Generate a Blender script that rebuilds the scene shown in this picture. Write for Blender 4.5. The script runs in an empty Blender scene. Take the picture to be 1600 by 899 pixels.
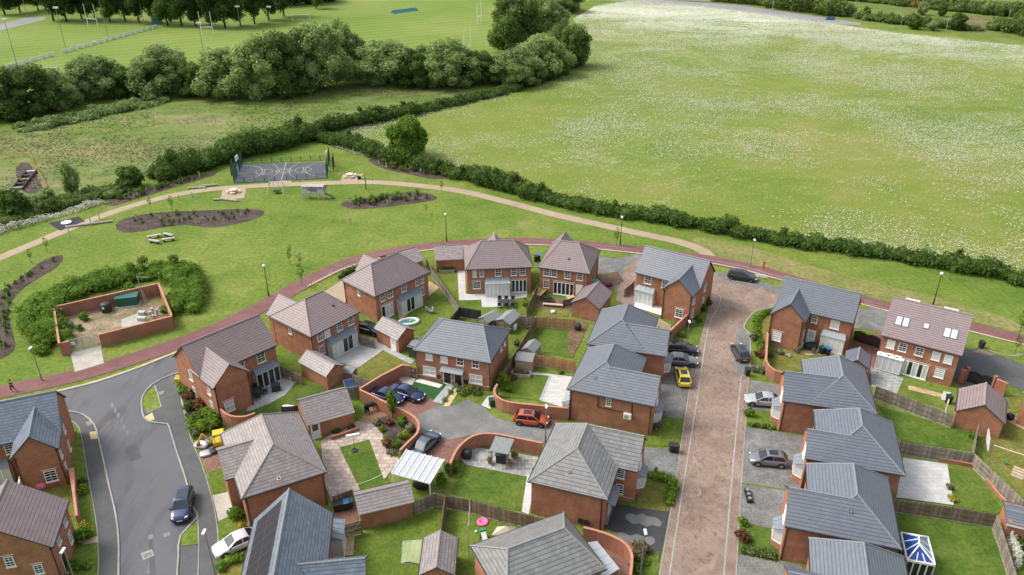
import bpy, bmesh, math, random
import numpy as np
from mathutils import Vector
R = math.radians
SC = bpy.context.scene
COL = SC.collection
random.seed(7)
rng = np.random.default_rng(7)

# ---------------------------------------------------------------- camera, sky, sun, exposure
CAM_H, FPX, PITCH = 58.0, 1240.0, R(27.75)
cd = bpy.data.cameras.new('camera')
cam = bpy.data.objects.new('camera', cd)
COL.objects.link(cam)
cam.location = (0, 0, CAM_H)
cam.rotation_euler = (R(90) - PITCH, 0, 0)
cd.sensor_width = 36
cd.lens = 36 * FPX / 1600
cd.clip_start = 0.5
cd.clip_end = 6000
SC.camera = cam

SUN_EL, SUN_AZ = R(50), R(-78)          # azimuth from +Y towards +X: the sun stands left of the far end
w = bpy.data.worlds.new('World')
SC.world = w
w.use_nodes = True
nt = w.node_tree
sky = nt.nodes.new('ShaderNodeTexSky')
sky.sky_type = 'NISHITA'
sky.sun_disc = False
sky.sun_elevation = SUN_EL
sky.sun_rotation = SUN_AZ
sky.air_density = 1.6
sky.dust_density = 5.0
sky.ozone_density = 1.0
bg = nt.nodes['Background']
bg.inputs['Strength'].default_value = 0.15
hs = nt.nodes.new('ShaderNodeHueSaturation')
hs.inputs['Saturation'].default_value = 0.45
nt.links.new(sky.outputs[0], hs.inputs['Color'])
nt.links.new(hs.outputs[0], bg.inputs[0])
ld = bpy.data.lights.new('sun', 'SUN')
ld.energy = 1.4
ld.angle = R(17)
ld.color = (1.0, 0.95, 0.87)
sun = bpy.data.objects.new('sun', ld)
COL.objects.link(sun)
sd = Vector((math.sin(SUN_AZ) * math.cos(SUN_EL), math.cos(SUN_AZ) * math.cos(SUN_EL), math.sin(SUN_EL)))
sun.rotation_euler = sd.to_track_quat('Z', 'Y').to_euler()
sun.location = (-60, 60, 120)
SC.view_settings.view_transform = 'Standard'
SC.view_settings.look = 'None'
SC.view_settings.exposure = 0.66
SC.view_settings.gamma = 1
SC.cycles.max_bounces = 5
SC.cycles.transparent_max_bounces = 6

# ---------------------------------------------------------------- survey: photo pixel (1600x899) -> ground point
CT, ST = math.cos(PITCH), math.sin(PITCH)

def ray(px, py):
    u = (px - 800) / FPX
    v = (py - 449.5) / FPX
    return Vector((u, CT - v * ST, -ST - v * CT))

def P(px, py, z=0.0):
    d = ray(px, py)
    t = (CAM_H - z) / (-d.z)
    return Vector((d.x * t, d.y * t, z))

def PL(pts, z=0.0):
    return [P(a, b, z) for a, b in pts]

# ---------------------------------------------------------------- materials
MATS = {}

def newmat(name):
    m = bpy.data.materials.new(name)
    m.use_nodes = True
    n = m.node_tree
    b = n.nodes['Principled BSDF']
    MATS[name] = m
    return m, n, b

def ramp(n, fac, stops):
    r = n.nodes.new('ShaderNodeValToRGB')
    e = r.color_ramp.elements
    while len(e) > 1:
        e.remove(e[-1])
    e[0].position = stops[0][0]
    e[0].color = (*stops[0][1], 1)
    for p, c in stops[1:]:
        k = e.new(p)
        k.color = (*c, 1)
    n.links.new(fac, r.inputs[0])
    return r.outputs[0]

def coords(n, kind='Object', scale=(1, 1, 1), rot=(0, 0, 0)):
    tc = n.nodes.new('ShaderNodeTexCoord')
    mp = n.nodes.new('ShaderNodeMapping')
    mp.inputs['Scale'].default_value = scale
    mp.inputs['Rotation'].default_value = rot
    n.links.new(tc.outputs[kind], mp.inputs[0])
    return mp.outputs[0]

def noise(n, vec, scale, detail=4, rough=0.55, dist=0.0):
    t = n.nodes.new('ShaderNodeTexNoise')
    t.inputs['Scale'].default_value = scale
    t.inputs['Detail'].default_value = detail
    t.inputs['Roughness'].default_value = rough
    t.inputs['Distortion'].default_value = dist
    if vec is not None:
        n.links.new(vec, t.inputs['Vector'])
    return t.outputs['Fac']

def mix(n, fac, a, b, mode='MIX'):
    m = n.nodes.new('ShaderNodeMix')
    m.data_type = 'RGBA'
    m.blend_type = mode
    for sock, val in ((m.inputs[0], fac), (m.inputs[6], a), (m.inputs[7], b)):
        if isinstance(val, (int, float)):
            sock.default_value = val
        elif isinstance(val, tuple):
            sock.default_value = (*val, 1)
        else:
            n.links.new(val, sock)
    return m.outputs[2]

def math_(n, op, a, b=0.0, c=None):
    m = n.nodes.new('ShaderNodeMath')
    m.operation = op
    for i, v in enumerate((a, b) if c is None else (a, b, c)):
        if isinstance(v, (int, float)):
            m.inputs[i].default_value = v
        else:
            n.links.new(v, m.inputs[i])
    return m.outputs[0]

def bump(n, b, height, strength=0.3, dist=0.05):
    x = n.nodes.new('ShaderNodeBump')
    x.inputs['Strength'].default_value = strength
    x.inputs['Distance'].default_value = dist
    n.links.new(height, x.inputs['Height'])
    n.links.new(x.outputs[0], b.inputs['Normal'])

def plain(name, col, rough=0.5, metal=0.0, spec=0.5, var=0.12, scale=3.0):
    m, n, b = newmat(name)
    v = coords(n)
    f = noise(n, v, scale)
    c = ramp(n, f, [(0.25, tuple(x * (1 - var) for x in col)), (0.75, tuple(min(1, x * (1 + var)) for x in col))])
    n.links.new(c, b.inputs['Base Color'])
    b.inputs['Roughness'].default_value = rough
    b.inputs['Metallic'].default_value = metal
    b.inputs['Specular IOR Level'].default_value = spec
    return m

def ground_mat(name, cols, s_big=0.05, s_mid=0.4, s_fine=4.0, rough=0.95, patch=None, spec=0.2, bumpy=0.4, stretch=(1, 1, 1), rot=0.0, fine_amt=0.35):
    """soil / grass / gravel: broad drifts, medium mottling and fine grain; cols = dark, mid, light"""
    m, n, b = newmat(name)
    v = coords(n, scale=stretch, rot=(0, 0, rot))
    big = noise(n, v, s_big, 5, 0.6)
    mid = noise(n, v, s_mid, 5, 0.6, 0.4)
    fine = noise(n, v, s_fine, 3, 0.7)
    f = math_(n, 'ADD', math_(n, 'MULTIPLY', big, 0.5), math_(n, 'MULTIPLY', mid, 0.5))
    c = ramp(n, f, [(0.36, cols[0]), (0.5, cols[1]), (0.64, cols[2])])
    dk = ramp(n, fine, [(0.3, (1 - fine_amt,) * 3), (0.7, (1 + fine_amt * 0.8,) * 3)])
    c = mix(n, 1.0, c, dk, 'MULTIPLY')
    if patch:
        pf = noise(n, v, patch[1], 4, 0.6, 0.8)
        pm = ramp(n, pf, [(patch[2], (0, 0, 0)), (patch[2] + 0.12, (1, 1, 1))])
        c = mix(n, math_(n, 'MULTIPLY', pm, patch[3]), c, patch[0])
    n.links.new(c, b.inputs['Base Color'])
    b.inputs['Roughness'].default_value = rough
    b.inputs['Specular IOR Level'].default_value = spec
    bump(n, b, fine, bumpy, 0.08)
    return m

def pattern_mat(name, c1, c2, mortar, bw, bh, ms, rough=0.85, offset=0.5, spec=0.3, var=0.25, vscale=0.6, bumpk=0.4, bias=0.0, sq=1.0, dirt=None):
    """brickwork, tiles, paving in metres through UV"""
    m, n, b = newmat(name)
    tc = n.nodes.new('ShaderNodeTexCoord')
    t = n.nodes.new('ShaderNodeTexBrick')
    t.offset = offset
    t.inputs['Scale'].default_value = 1.0
    t.inputs['Brick Width'].default_value = bw
    t.inputs['Row Height'].default_value = bh
    t.inputs['Mortar Size'].default_value = ms
    t.inputs['Mortar Smooth'].default_value = 0.15
    t.inputs['Bias'].default_value = bias
    t.inputs['Color1'].default_value = (*c1, 1)
    t.inputs['Color2'].default_value = (*c2, 1)
    t.inputs['Mortar'].default_value = (*mortar, 1)
    n.links.new(tc.outputs['UV'], t.inputs['Vector'])
    v = coords(n)
    f = noise(n, v, vscale, 5, 0.6)
    k = ramp(n, f, [(0.3, (1 - var,) * 3), (0.7, (1 + var * 0.7,) * 3)])
    c = mix(n, 1.0, t.outputs['Color'], k, 'MULTIPLY')
    if dirt:
        df = noise(n, v, dirt[1], 5, 0.65, 0.5)
        dm = ramp(n, df, [(dirt[2], (0, 0, 0)), (dirt[2] + 0.15, (1, 1, 1))])
        c = mix(n, math_(n, 'MULTIPLY', dm, dirt[3]), c, dirt[0])
    n.links.new(c, b.inputs['Base Color'])
    b.inputs['Roughness'].default_value = rough
    b.inputs['Specular IOR Level'].default_value = spec
    inv = math_(n, 'SUBTRACT', 1.0, t.outputs['Fac'])
    bump(n, b, inv, bumpk, 0.03)
    return m

def roof_mat(name, base, dark, rough=0.55, tile_w=0.33, course=0.34, streak=0.0, spec=0.5, joint=0.72):
    """interlocking roof tiles: every course laps the one below (saw-tooth height), butt joints staggered"""
    m, n, b = newmat(name)
    tc = n.nodes.new('ShaderNodeTexCoord')
    t = n.nodes.new('ShaderNodeTexBrick')
    t.offset = 0.5
    t.inputs['Scale'].default_value = 1.0
    t.inputs['Brick Width'].default_value = tile_w
    t.inputs['Row Height'].default_value = course
    t.inputs['Mortar Size'].default_value = 0.012
    t.inputs['Mortar Smooth'].default_value = 0.2
    t.inputs['Color1'].default_value = (*base, 1)
    t.inputs['Color2'].default_value = (*[x * (0.90 if joint > 0.7 else 0.74) for x in base], 1)
    t.inputs['Mortar'].default_value = (*[x * joint for x in base], 1)
    n.links.new(tc.outputs['UV'], t.inputs['Vector'])
    sx = n.nodes.new('ShaderNodeSeparateXYZ')
    n.links.new(tc.outputs['UV'], sx.inputs[0])
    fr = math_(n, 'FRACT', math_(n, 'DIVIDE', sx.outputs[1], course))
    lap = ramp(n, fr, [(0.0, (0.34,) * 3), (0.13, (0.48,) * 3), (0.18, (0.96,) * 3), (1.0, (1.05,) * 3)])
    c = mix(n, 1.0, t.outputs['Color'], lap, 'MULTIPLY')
    v = coords(n)
    f = noise(n, v, 0.9, 6, 0.65)
    c = mix(n, 1.0, c, ramp(n, f, [(0.3, (0.90,) * 3), (0.7, (1.09,) * 3)]), 'MULTIPLY')
    oi = n.nodes.new('ShaderNodeObjectInfo')
    c = mix(n, 1.0, c, ramp(n, oi.outputs['Random'], [(0.0, (0.92, 0.93, 0.95)), (1.0, (1.08, 1.07, 1.05))]), 'MULTIPLY')
    mo = noise(n, v, 5.0, 3, 0.7)
    c = mix(n, ramp(n, mo, [(0.68, (0, 0, 0)), (0.76, (0.35,) * 3)]), c, (0.20, 0.21, 0.15))
    if streak:
        s = noise(n, v, 1.7, 5, 0.7, 0.6)
        sm = ramp(n, s, [(0.5, (0, 0, 0)), (0.7, (1, 1, 1))])
        c = mix(n, math_(n, 'MULTIPLY', sm, streak), c, (0.19, 0.14, 0.15))
    n.links.new(c, b.inputs['Base Color'])
    b.inputs['Roughness'].default_value = rough
    b.inputs['Specular IOR Level'].default_value = spec
    bump(n, b, math_(n, 'SUBTRACT', 1.0, fr), 0.5, 0.04)
    return m

def leaf_mat(name, dark, mid, light, trans=0.45):
    m, n, b = newmat(name)
    g = n.nodes.new('ShaderNodeNewGeometry')
    oi = n.nodes.new('ShaderNodeObjectInfo')
    v = coords(n)
    f = noise(n, v, 0.55, 3, 0.6)
    k = math_(n, 'ADD', math_(n, 'MULTIPLY', g.outputs['Random Per Island'], 0.4), math_(n, 'MULTIPLY', f, 0.6))
    c = ramp(n, k, [(0.28, dark), (0.5, mid), (0.72, light)])
    c = mix(n, 1.0, c, ramp(n, oi.outputs['Random'], [(0.0, (0.85, 0.86, 0.85)), (1.0, (1.12, 1.1, 1.05))]), 'MULTIPLY')
    n.links.new(c, b.inputs['Base Color'])
    b.inputs['Roughness'].default_value = 0.6
    b.inputs['Specular IOR Level'].default_value = 0.12
    tr = n.nodes.new('ShaderNodeBsdfTranslucent')
    n.links.new(c, tr.inputs['Color'])
    ms = n.nodes.new('ShaderNodeMixShader')
    ms.inputs[0].default_value = trans
    n.links.new(b.outputs[0], ms.inputs[1])
    n.links.new(tr.outputs[0], ms.inputs[2])
    n.links.new(ms.outputs[0], n.nodes['Material Output'].inputs[0])
    return m

def glass_mat(name, col, rough=0.08):
    m, n, b = newmat(name)
    b.inputs['Base Color'].default_value = (*col, 1)
    b.inputs['Roughness'].default_value = rough
    b.inputs['Specular IOR Level'].default_value = 0.8
    return m

def M(name):
    return MATS[name]

# ---- ground covers
ground_mat('lawn', [(0.080, 0.142, 0.018), (0.124, 0.178, 0.027), (0.182, 0.212, 0.048)], 0.03, 0.16, 1.6, patch=((0.25, 0.225, 0.095), 0.06, 0.60, 0.55))
ground_mat('bank_grass', [(0.135, 0.165, 0.040), (0.190, 0.190, 0.062), (0.250, 0.210, 0.10)], 0.05, 0.2, 1.6)
ground_mat('garden_grass', [(0.066, 0.115, 0.014), (0.100, 0.150, 0.020), (0.148, 0.182, 0.034)], 0.12, 0.5, 3.0)
ground_mat('rich_grass', [(0.052, 0.102, 0.012), (0.078, 0.130, 0.017), (0.115, 0.152, 0.028)], 0.15, 0.6, 3.0)
ground_mat('dry_grass', [(0.11, 0.125, 0.022), (0.155, 0.155, 0.034), (0.20, 0.175, 0.058)], 0.15, 0.6, 3.0)
ground_mat('artificial_turf', [(0.024, 0.085, 0.022), (0.03, 0.098, 0.027), (0.036, 0.11, 0.03)], 0.3, 1.0, 6.0)
ground_mat('rough_meadow', [(0.078, 0.148, 0.020), (0.140, 0.180, 0.046), (0.235, 0.215, 0.105)], 0.035, 0.16, 1.2, patch=((0.225, 0.185, 0.135), 0.05, 0.60, 0.6), stretch=(1, 2.2, 1), rot=0.25)
ground_mat('mulch', [(0.04, 0.028, 0.024), (0.075, 0.055, 0.05), (0.12, 0.09, 0.085)], 0.4, 1.5, 5.0, fine_amt=0.6)
ground_mat('soil', [(0.10, 0.06, 0.035), (0.16, 0.105, 0.065), (0.23, 0.165, 0.11)], 0.3, 1.0, 4.0, fine_amt=0.5)
ground_mat('weedy_gravel', [(0.12, 0.14, 0.05), (0.25, 0.19, 0.12), (0.34, 0.28, 0.20)], 0.25, 0.6, 4.0, fine_amt=0.5)
ground_mat('tan_path', [(0.30, 0.235, 0.165), (0.345, 0.275, 0.195), (0.385, 0.31, 0.22)], 0.05, 0.5, 6.0, fine_amt=0.15)
ground_mat('red_tarmac', [(0.150, 0.070, 0.070), (0.18, 0.088, 0.086), (0.215, 0.108, 0.104)], 0.08, 0.6, 8.0, fine_amt=0.18, rough=0.85)
ground_mat('gravel_grey', [(0.12, 0.12, 0.115), (0.165, 0.165, 0.16), (0.235, 0.235, 0.225)], 0.15, 0.7, 5.0, fine_amt=0.4, patch=((0.30, 0.29, 0.27), 0.35, 0.6, 0.5))
ground_mat('tarmac_dark', [(0.082, 0.087, 0.090), (0.098, 0.102, 0.105), (0.118, 0.121, 0.123)], 0.1, 0.6, 9.0, fine_amt=0.15, rough=0.8)
ground_mat('tarmac_wet', [(0.045, 0.047, 0.049), (0.055, 0.057, 0.06), (0.07, 0.07, 0.072)], 0.2, 0.6, 9.0, fine_amt=0.15, rough=0.6)
ground_mat('shared_drive', [(0.14, 0.142, 0.14), (0.175, 0.176, 0.174), (0.23, 0.23, 0.225)], 0.1, 0.6, 5.0, fine_amt=0.2, patch=((0.29, 0.285, 0.275), 0.3, 0.6, 0.5))
ground_mat('concrete', [(0.33, 0.31, 0.27), (0.40, 0.38, 0.335), (0.46, 0.44, 0.39)], 0.2, 0.8, 6.0, fine_amt=0.12)
ground_mat('white_stone', [(0.58, 0.565, 0.53), (0.66, 0.645, 0.61), (0.73, 0.715, 0.68)], 0.3, 1.0, 6.0, fine_amt=0.1)
ground_mat('sand_gravel', [(0.42, 0.31, 0.15), (0.50, 0.385, 0.20), (0.57, 0.46, 0.27)], 0.3, 1.0, 5.0, fine_amt=0.2)
ground_mat('kerb_stone', [(0.26, 0.255, 0.235), (0.33, 0.32, 0.295), (0.40, 0.39, 0.36)], 0.3, 1.0, 6.0, fine_amt=0.1)
ground_mat('kerb_cream', [(0.34, 0.29, 0.21), (0.41, 0.355, 0.265), (0.47, 0.42, 0.33)], 0.3, 1.0, 6.0, fine_amt=0.1)
ground_mat('tactile_buff', [(0.48, 0.36, 0.16), (0.56, 0.43, 0.21), (0.62, 0.49, 0.27)], 0.3, 1.0, 6.0, fine_amt=0.1)
ground_mat('manhole_steel', [(0.16, 0.155, 0.15), (0.22, 0.21, 0.20), (0.28, 0.27, 0.25)], 0.3, 2.0, 9.0, fine_amt=0.3)
ground_mat('court_blue', [(0.080, 0.088, 0.104), (0.096, 0.105, 0.122), (0.112, 0.122, 0.138)], 0.05, 0.5, 8.0, fine_amt=0.1)
ground_mat('rubber_black', [(0.035, 0.034, 0.042), (0.045, 0.044, 0.052), (0.055, 0.054, 0.062)], 0.2, 1.0, 8.0, fine_amt=0.2)
ground_mat('far_tarmac', [(0.20, 0.195, 0.20), (0.24, 0.235, 0.24), (0.28, 0.275, 0.275)], 0.05, 0.5, 5.0, fine_amt=0.12)
ground_mat('crop_rows', [(0.085, 0.135, 0.024), (0.12, 0.165, 0.034), (0.155, 0.185, 0.05)], 0.05, 0.2, 1.5)

def road_material():
    """smooth asphalt of the estate road: damp sheen, tyre-darkened middle, pale worn streaks"""
    m, n, b = newmat('estate_asphalt')
    v = coords(n)
    big = noise(n, v, 0.09, 4, 0.55, 0.6)
    vs = coords(n, scale=(1.0, 0.22, 1), rot=(0, 0, R(14)))
    st = noise(n, vs, 0.5, 5, 0.6, 0.5)
    fine = noise(n, v, 14, 2)
    c = ramp(n, big, [(0.3, (0.082, 0.085, 0.098)), (0.55, (0.104, 0.107, 0.122)), (0.75, (0.124, 0.126, 0.140))])
    c = mix(n, ramp(n, st, [(0.50, (0, 0, 0)), (0.68, (0.65,) * 3)]), c, (0.050, 0.044, 0.047))
    sp = noise(n, v, 0.3, 5, 0.65, 0.9)
    c = mix(n, ramp(n, sp, [(0.66, (0, 0, 0)), (0.75, (0.5,) * 3)]), c, (0.17, 0.165, 0.145))
    c = mix(n, 1.0, c, ramp(n, fine, [(0.3, (0.88,) * 3), (0.7, (1.1,) * 3)]), 'MULTIPLY')
    n.links.new(c, b.inputs['Base Color'])
    n.links.new(ramp(n, big, [(0.35, (0.55,) * 3), (0.7, (0.72,) * 3)]), b.inputs['Roughness'])
    b.inputs['Specular IOR Level'].default_value = 0.35
    bump(n, b, fine, 0.15, 0.01)
road_material()

def blockpave(name, c1, c2, stain, rough=0.8):
    m, n, b = newmat(name)
    v = coords(n, rot=(0, 0, R(45)))
    t = n.nodes.new('ShaderNodeTexBrick')
    t.inputs['Scale'].default_value = 1.0
    t.inputs['Brick Width'].default_value = 0.30
    t.inputs['Row Height'].default_value = 0.15
    t.inputs['Mortar Size'].default_value = 0.016
    t.inputs['Color1'].default_value = (*c1, 1)
    t.inputs['Color2'].default_value = (*c2, 1)
    t.inputs['Mortar'].default_value = (0.10, 0.075, 0.065, 1)
    n.links.new(v, t.inputs['Vector'])
    o = coords(n)
    big = noise(n, o, 0.16, 6, 0.68, 0.5)
    k = ramp(n, big, [(0.3, (0.72, 0.68, 0.66)), (0.5, (1.0, 1.0, 1.0)), (0.7, (1.2, 1.22, 1.22))])
    c = mix(n, 1.0, t.outputs['Color'], k, 'MULTIPLY')
    st = noise(n, o, 0.55, 6, 0.7, 0.8)
    c = mix(n, ramp(n, st, [(0.52, (0, 0, 0)), (0.68, (0.55,) * 3)]), c, stain)
    wv = noise(n, coords(n, scale=(1, 0.5, 1)), 2.2, 4, 0.7, 1.2)
    c = mix(n, ramp(n, wv, [(0.54, (0, 0, 0)), (0.66, (0.68,) * 3)]), c, (0.088, 0.06, 0.053))
    n.links.new(c, b.inputs['Base Color'])
    b.inputs['Roughness'].default_value = rough
    b.inputs['Specular IOR Level'].default_value = 0.3
    bump(n, b, t.outputs['Fac'], -0.3, 0.02)
blockpave('block_paving', (0.262, 0.182, 0.142), (0.320, 0.238, 0.190), (0.34, 0.285, 0.24))
blockpave('block_red', (0.205, 0.092, 0.072), (0.255, 0.128, 0.098), (0.285, 0.175, 0.145))
pattern_mat('slab_grey', (0.33, 0.335, 0.34), (0.40, 0.405, 0.41), (0.24, 0.24, 0.245), 0.9, 0.6, 0.02, var=0.15)
pattern_mat('slab_pale', (0.46, 0.46, 0.45), (0.53, 0.53, 0.52), (0.34, 0.34, 0.335), 0.9, 0.6, 0.02, var=0.12, dirt=((0.62, 0.62, 0.61), 1.2, 0.55, 0.4))
pattern_mat('slab_pink', (0.40, 0.315, 0.27), (0.50, 0.42, 0.36), (0.24, 0.19, 0.17), 0.9, 0.6, 0.03, var=0.3, vscale=1.2, dirt=((0.24, 0.17, 0.14), 0.7, 0.52, 0.6))
pattern_mat('slab_crazy', (0.25, 0.26, 0.25), (0.33, 0.34, 0.33), (0.44, 0.44, 0.42), 0.8, 0.7, 0.05, var=0.3, vscale=1.0)
pattern_mat('slab_buff', (0.42, 0.30, 0.17), (0.50, 0.38, 0.23), (0.30, 0.22, 0.13), 0.6, 0.6, 0.02, var=0.2)
pattern_mat('decking', (0.30, 0.175, 0.10), (0.36, 0.22, 0.13), (0.12, 0.07, 0.045), 3.6, 0.14, 0.015, var=0.2)
# ---- building skins
pattern_mat('brick', (0.315, 0.108, 0.054), (0.43, 0.170, 0.090), (0.31, 0.21, 0.155), 0.225, 0.075, 0.010, var=0.24, vscale=1.1, bumpk=0.25, dirt=((0.46, 0.225, 0.135), 0.5, 0.52, 0.4))
pattern_mat('brick_wall', (0.315, 0.112, 0.062), (0.395, 0.155, 0.088), (0.33, 0.22, 0.165), 0.225, 0.075, 0.010, var=0.22, vscale=0.5, bumpk=0.25, dirt=((0.44, 0.24, 0.16), 0.6, 0.55, 0.4))
plain('coping_brick', (0.43, 0.20, 0.13), 0.85, var=0.2, scale=2.5)
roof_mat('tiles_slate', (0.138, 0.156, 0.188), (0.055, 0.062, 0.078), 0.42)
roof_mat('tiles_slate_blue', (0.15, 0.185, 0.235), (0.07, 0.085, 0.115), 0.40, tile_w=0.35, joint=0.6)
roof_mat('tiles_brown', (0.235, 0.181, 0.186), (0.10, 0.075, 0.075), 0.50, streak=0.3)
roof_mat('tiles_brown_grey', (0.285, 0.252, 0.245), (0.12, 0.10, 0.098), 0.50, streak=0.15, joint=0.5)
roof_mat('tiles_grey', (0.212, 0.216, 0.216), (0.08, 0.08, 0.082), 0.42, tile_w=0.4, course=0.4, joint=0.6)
plain('ridge_slate', (0.20, 0.218, 0.245), 0.5, var=0.1)
plain('ridge_brown', (0.25, 0.215, 0.20), 0.6, var=0.1)
plain('ridge_grey', (0.24, 0.24, 0.235), 0.6, var=0.1)
plain('white_upvc', (0.80, 0.80, 0.79), 0.35, var=0.03)
plain('white_render', (0.70, 0.67, 0.62), 0.7, var=0.06)
plain('black_plastic', (0.018, 0.018, 0.02), 0.4, var=0.2)
plain('lead_grey', (0.185, 0.215, 0.25), 0.5, var=0.15)
plain('lead_pale', (0.30, 0.325, 0.345), 0.5, var=0.12)
plain('soffit', (0.05, 0.045, 0.045), 0.6)
plain('white_fascia', (0.72, 0.72, 0.70), 0.5, var=0.05)
glass_mat('glass_dark', (0.022, 0.026, 0.032), 0.06)
glass_mat('glass_curtain', (0.56, 0.58, 0.59), 0.12)
glass_mat('glass_blind', (0.72, 0.73, 0.72), 0.15)
glass_mat('glass_blue', (0.012, 0.055, 0.24), 0.10)
glass_mat('glass_bluegrey', (0.20, 0.28, 0.38), 0.12)
glass_mat('glass_skylight', (0.50, 0.56, 0.60), 0.12)
glass_mat('glass_roofdark', (0.03, 0.045, 0.09), 0.1)
glass_mat('solar_glass', (0.022, 0.020, 0.027), 0.5)
MATS['solar_glass'].node_tree.nodes['Principled BSDF'].inputs['Specular IOR Level'].default_value = 0.25
plain('solar_frame', (0.10, 0.10, 0.11), 0.4)
plain('door_black', (0.015, 0.015, 0.016), 0.35)
def wood(name, col, lo=0.62, hi=1.3, scale=1.6):
    m = plain(name, col, 0.9, var=0.28, scale=scale)
    n = m.node_tree
    b = n.nodes['Principled BSDF']
    src = b.inputs['Base Color'].links[0].from_socket
    g = n.nodes.new('ShaderNodeNewGeometry')
    c = mix(n, 1.0, src, ramp(n, g.outputs['Random Per Island'], [(0.0, (lo,) * 3), (1.0, (hi, hi * 0.99, hi * 0.97))]), 'MULTIPLY')
    n.links.new(c, b.inputs['Base Color'])
wood('wood_grey', (0.235, 0.205, 0.17))
wood('wood_brown', (0.20, 0.148, 0.105))
wood('wood_orange', (0.40, 0.245, 0.125), 0.8, 1.2)
wood('wood_dark', (0.04, 0.04, 0.042))
plain('wood_pale', (0.45, 0.37, 0.26), 0.8, var=0.2)
plain('ply_sheet', (0.52, 0.37, 0.18), 0.7, var=0.1)
plain('wood_cream', (0.58, 0.50, 0.40), 0.8, var=0.1)
plain('felt_grey', (0.20, 0.215, 0.22), 0.9, var=0.2)
plain('shed_tan', (0.34, 0.25, 0.18), 0.85, var=0.18, scale=2)
plain('steel_post', (0.30, 0.31, 0.31), 0.45, metal=0.6, var=0.05)
plain('galv_steel', (0.42, 0.43, 0.43), 0.45, metal=0.4, var=0.08)
plain('black_metal', (0.015, 0.016, 0.018), 0.45)
plain('green_metal', (0.01, 0.062, 0.052), 0.45, var=0.15)
plain('green_cabinet', (0.008, 0.095, 0.075), 0.45, var=0.12)
plain('lamp_white', (0.72, 0.74, 0.75), 0.3)
plain('line_white', (0.46, 0.46, 0.43), 0.8, var=0.05)
plain('line_yellow', (0.42, 0.39, 0.27), 0.8, var=0.05)
plain('play_steel', (0.46, 0.47, 0.47), 0.45, var=0.06)
plain('bin_black', (0.02, 0.022, 0.026), 0.5)
plain('bin_green', (0.012, 0.07, 0.03), 0.5)
plain('bin_blue', (0.01, 0.16, 0.42), 0.45)
plain('plastic_yellow', (0.60, 0.43, 0.01), 0.45, var=0.05)
plain('plastic_pink', (0.72, 0.16, 0.36), 0.5, var=0.08)
plain('plastic_white', (0.78, 0.78, 0.77), 0.45, var=0.03)
plain('plastic_teal', (0.05, 0.33, 0.33), 0.5)
plain('plastic_green', (0.02, 0.22, 0.06), 0.5)
plain('plastic_red', (0.42, 0.03, 0.03), 0.5)
plain('maroon_sheet', (0.16, 0.02, 0.05), 0.6)
plain('rattan_black', (0.022, 0.022, 0.024), 0.6, var=0.3, scale=9)
plain('cushion_grey', (0.30, 0.31, 0.33), 0.9)
plain('terracotta', (0.36, 0.14, 0.07), 0.8)
plain('net_green', (0.30, 0.36, 0.18), 0.9, var=0.06)
plain('tarp_teal', (0.02, 0.16, 0.18), 0.6, var=0.15)
plain('rust', (0.32, 0.14, 0.05), 0.9, var=0.25)
plain('orange_mesh', (0.48, 0.27, 0.12), 0.8)
plain('bark', (0.085, 0.065, 0.05), 0.95, var=0.3, scale=6)
plain('log_grey', (0.36, 0.34, 0.31), 0.9, var=0.15)
plain('skin', (0.50, 0.30, 0.22), 0.6, var=0.05)
plain('cloth_black', (0.015, 0.015, 0.018), 0.9)
plain('cloth_white', (0.72, 0.72, 0.72), 0.9)
plain('tyre', (0.014, 0.014, 0.015), 0.8)
plain('alloy', (0.42, 0.43, 0.44), 0.3, metal=0.8)
plain('headlamp', (0.72, 0.74, 0.76), 0.15)
plain('tail_red', (0.32, 0.01, 0.01), 0.25)
plain('plate_yellow', (0.72, 0.56, 0.06), 0.5, var=0.02)
plain('plate_white', (0.75, 0.75, 0.74), 0.5, var=0.02)
glass_mat('car_glass', (0.012, 0.016, 0.024), 0.04)
glass_mat('poly_sheet', (0.42, 0.45, 0.47), 0.25)
# ---- foliage
leaf_mat('leaf_willow', (0.148, 0.217, 0.061), (0.26, 0.356, 0.122), (0.409, 0.504, 0.217))
leaf_mat('leaf_dark', (0.049, 0.101, 0.018), (0.091, 0.163, 0.031), (0.163, 0.247, 0.06))
leaf_mat('leaf_pine', (0.038, 0.074, 0.019), (0.074, 0.124, 0.034), (0.135, 0.196, 0.061))
leaf_mat('leaf_hedge', (0.072, 0.127, 0.026), (0.127, 0.195, 0.047), (0.221, 0.286, 0.091))
leaf_mat('leaf_bright', (0.078, 0.163, 0.018), (0.143, 0.26, 0.031), (0.234, 0.364, 0.06))
leaf_mat('leaf_lime', (0.13, 0.20, 0.016), (0.21, 0.29, 0.028), (0.31, 0.38, 0.06))
leaf_mat('leaf_grey', (0.15, 0.18, 0.10), (0.24, 0.27, 0.17), (0.35, 0.37, 0.26))
leaf_mat('leaf_red', (0.13, 0.06, 0.03), (0.21, 0.115, 0.06), (0.30, 0.20, 0.11))
leaf_mat('leaf_yellow', (0.28, 0.25, 0.03), (0.44, 0.39, 0.06), (0.58, 0.52, 0.12))
leaf_mat('leaf_brown', (0.13, 0.10, 0.055), (0.20, 0.16, 0.09), (0.29, 0.24, 0.15))
leaf_mat('petal_white', (0.48, 0.50, 0.40), (0.60, 0.61, 0.54), (0.72, 0.72, 0.68))

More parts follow.
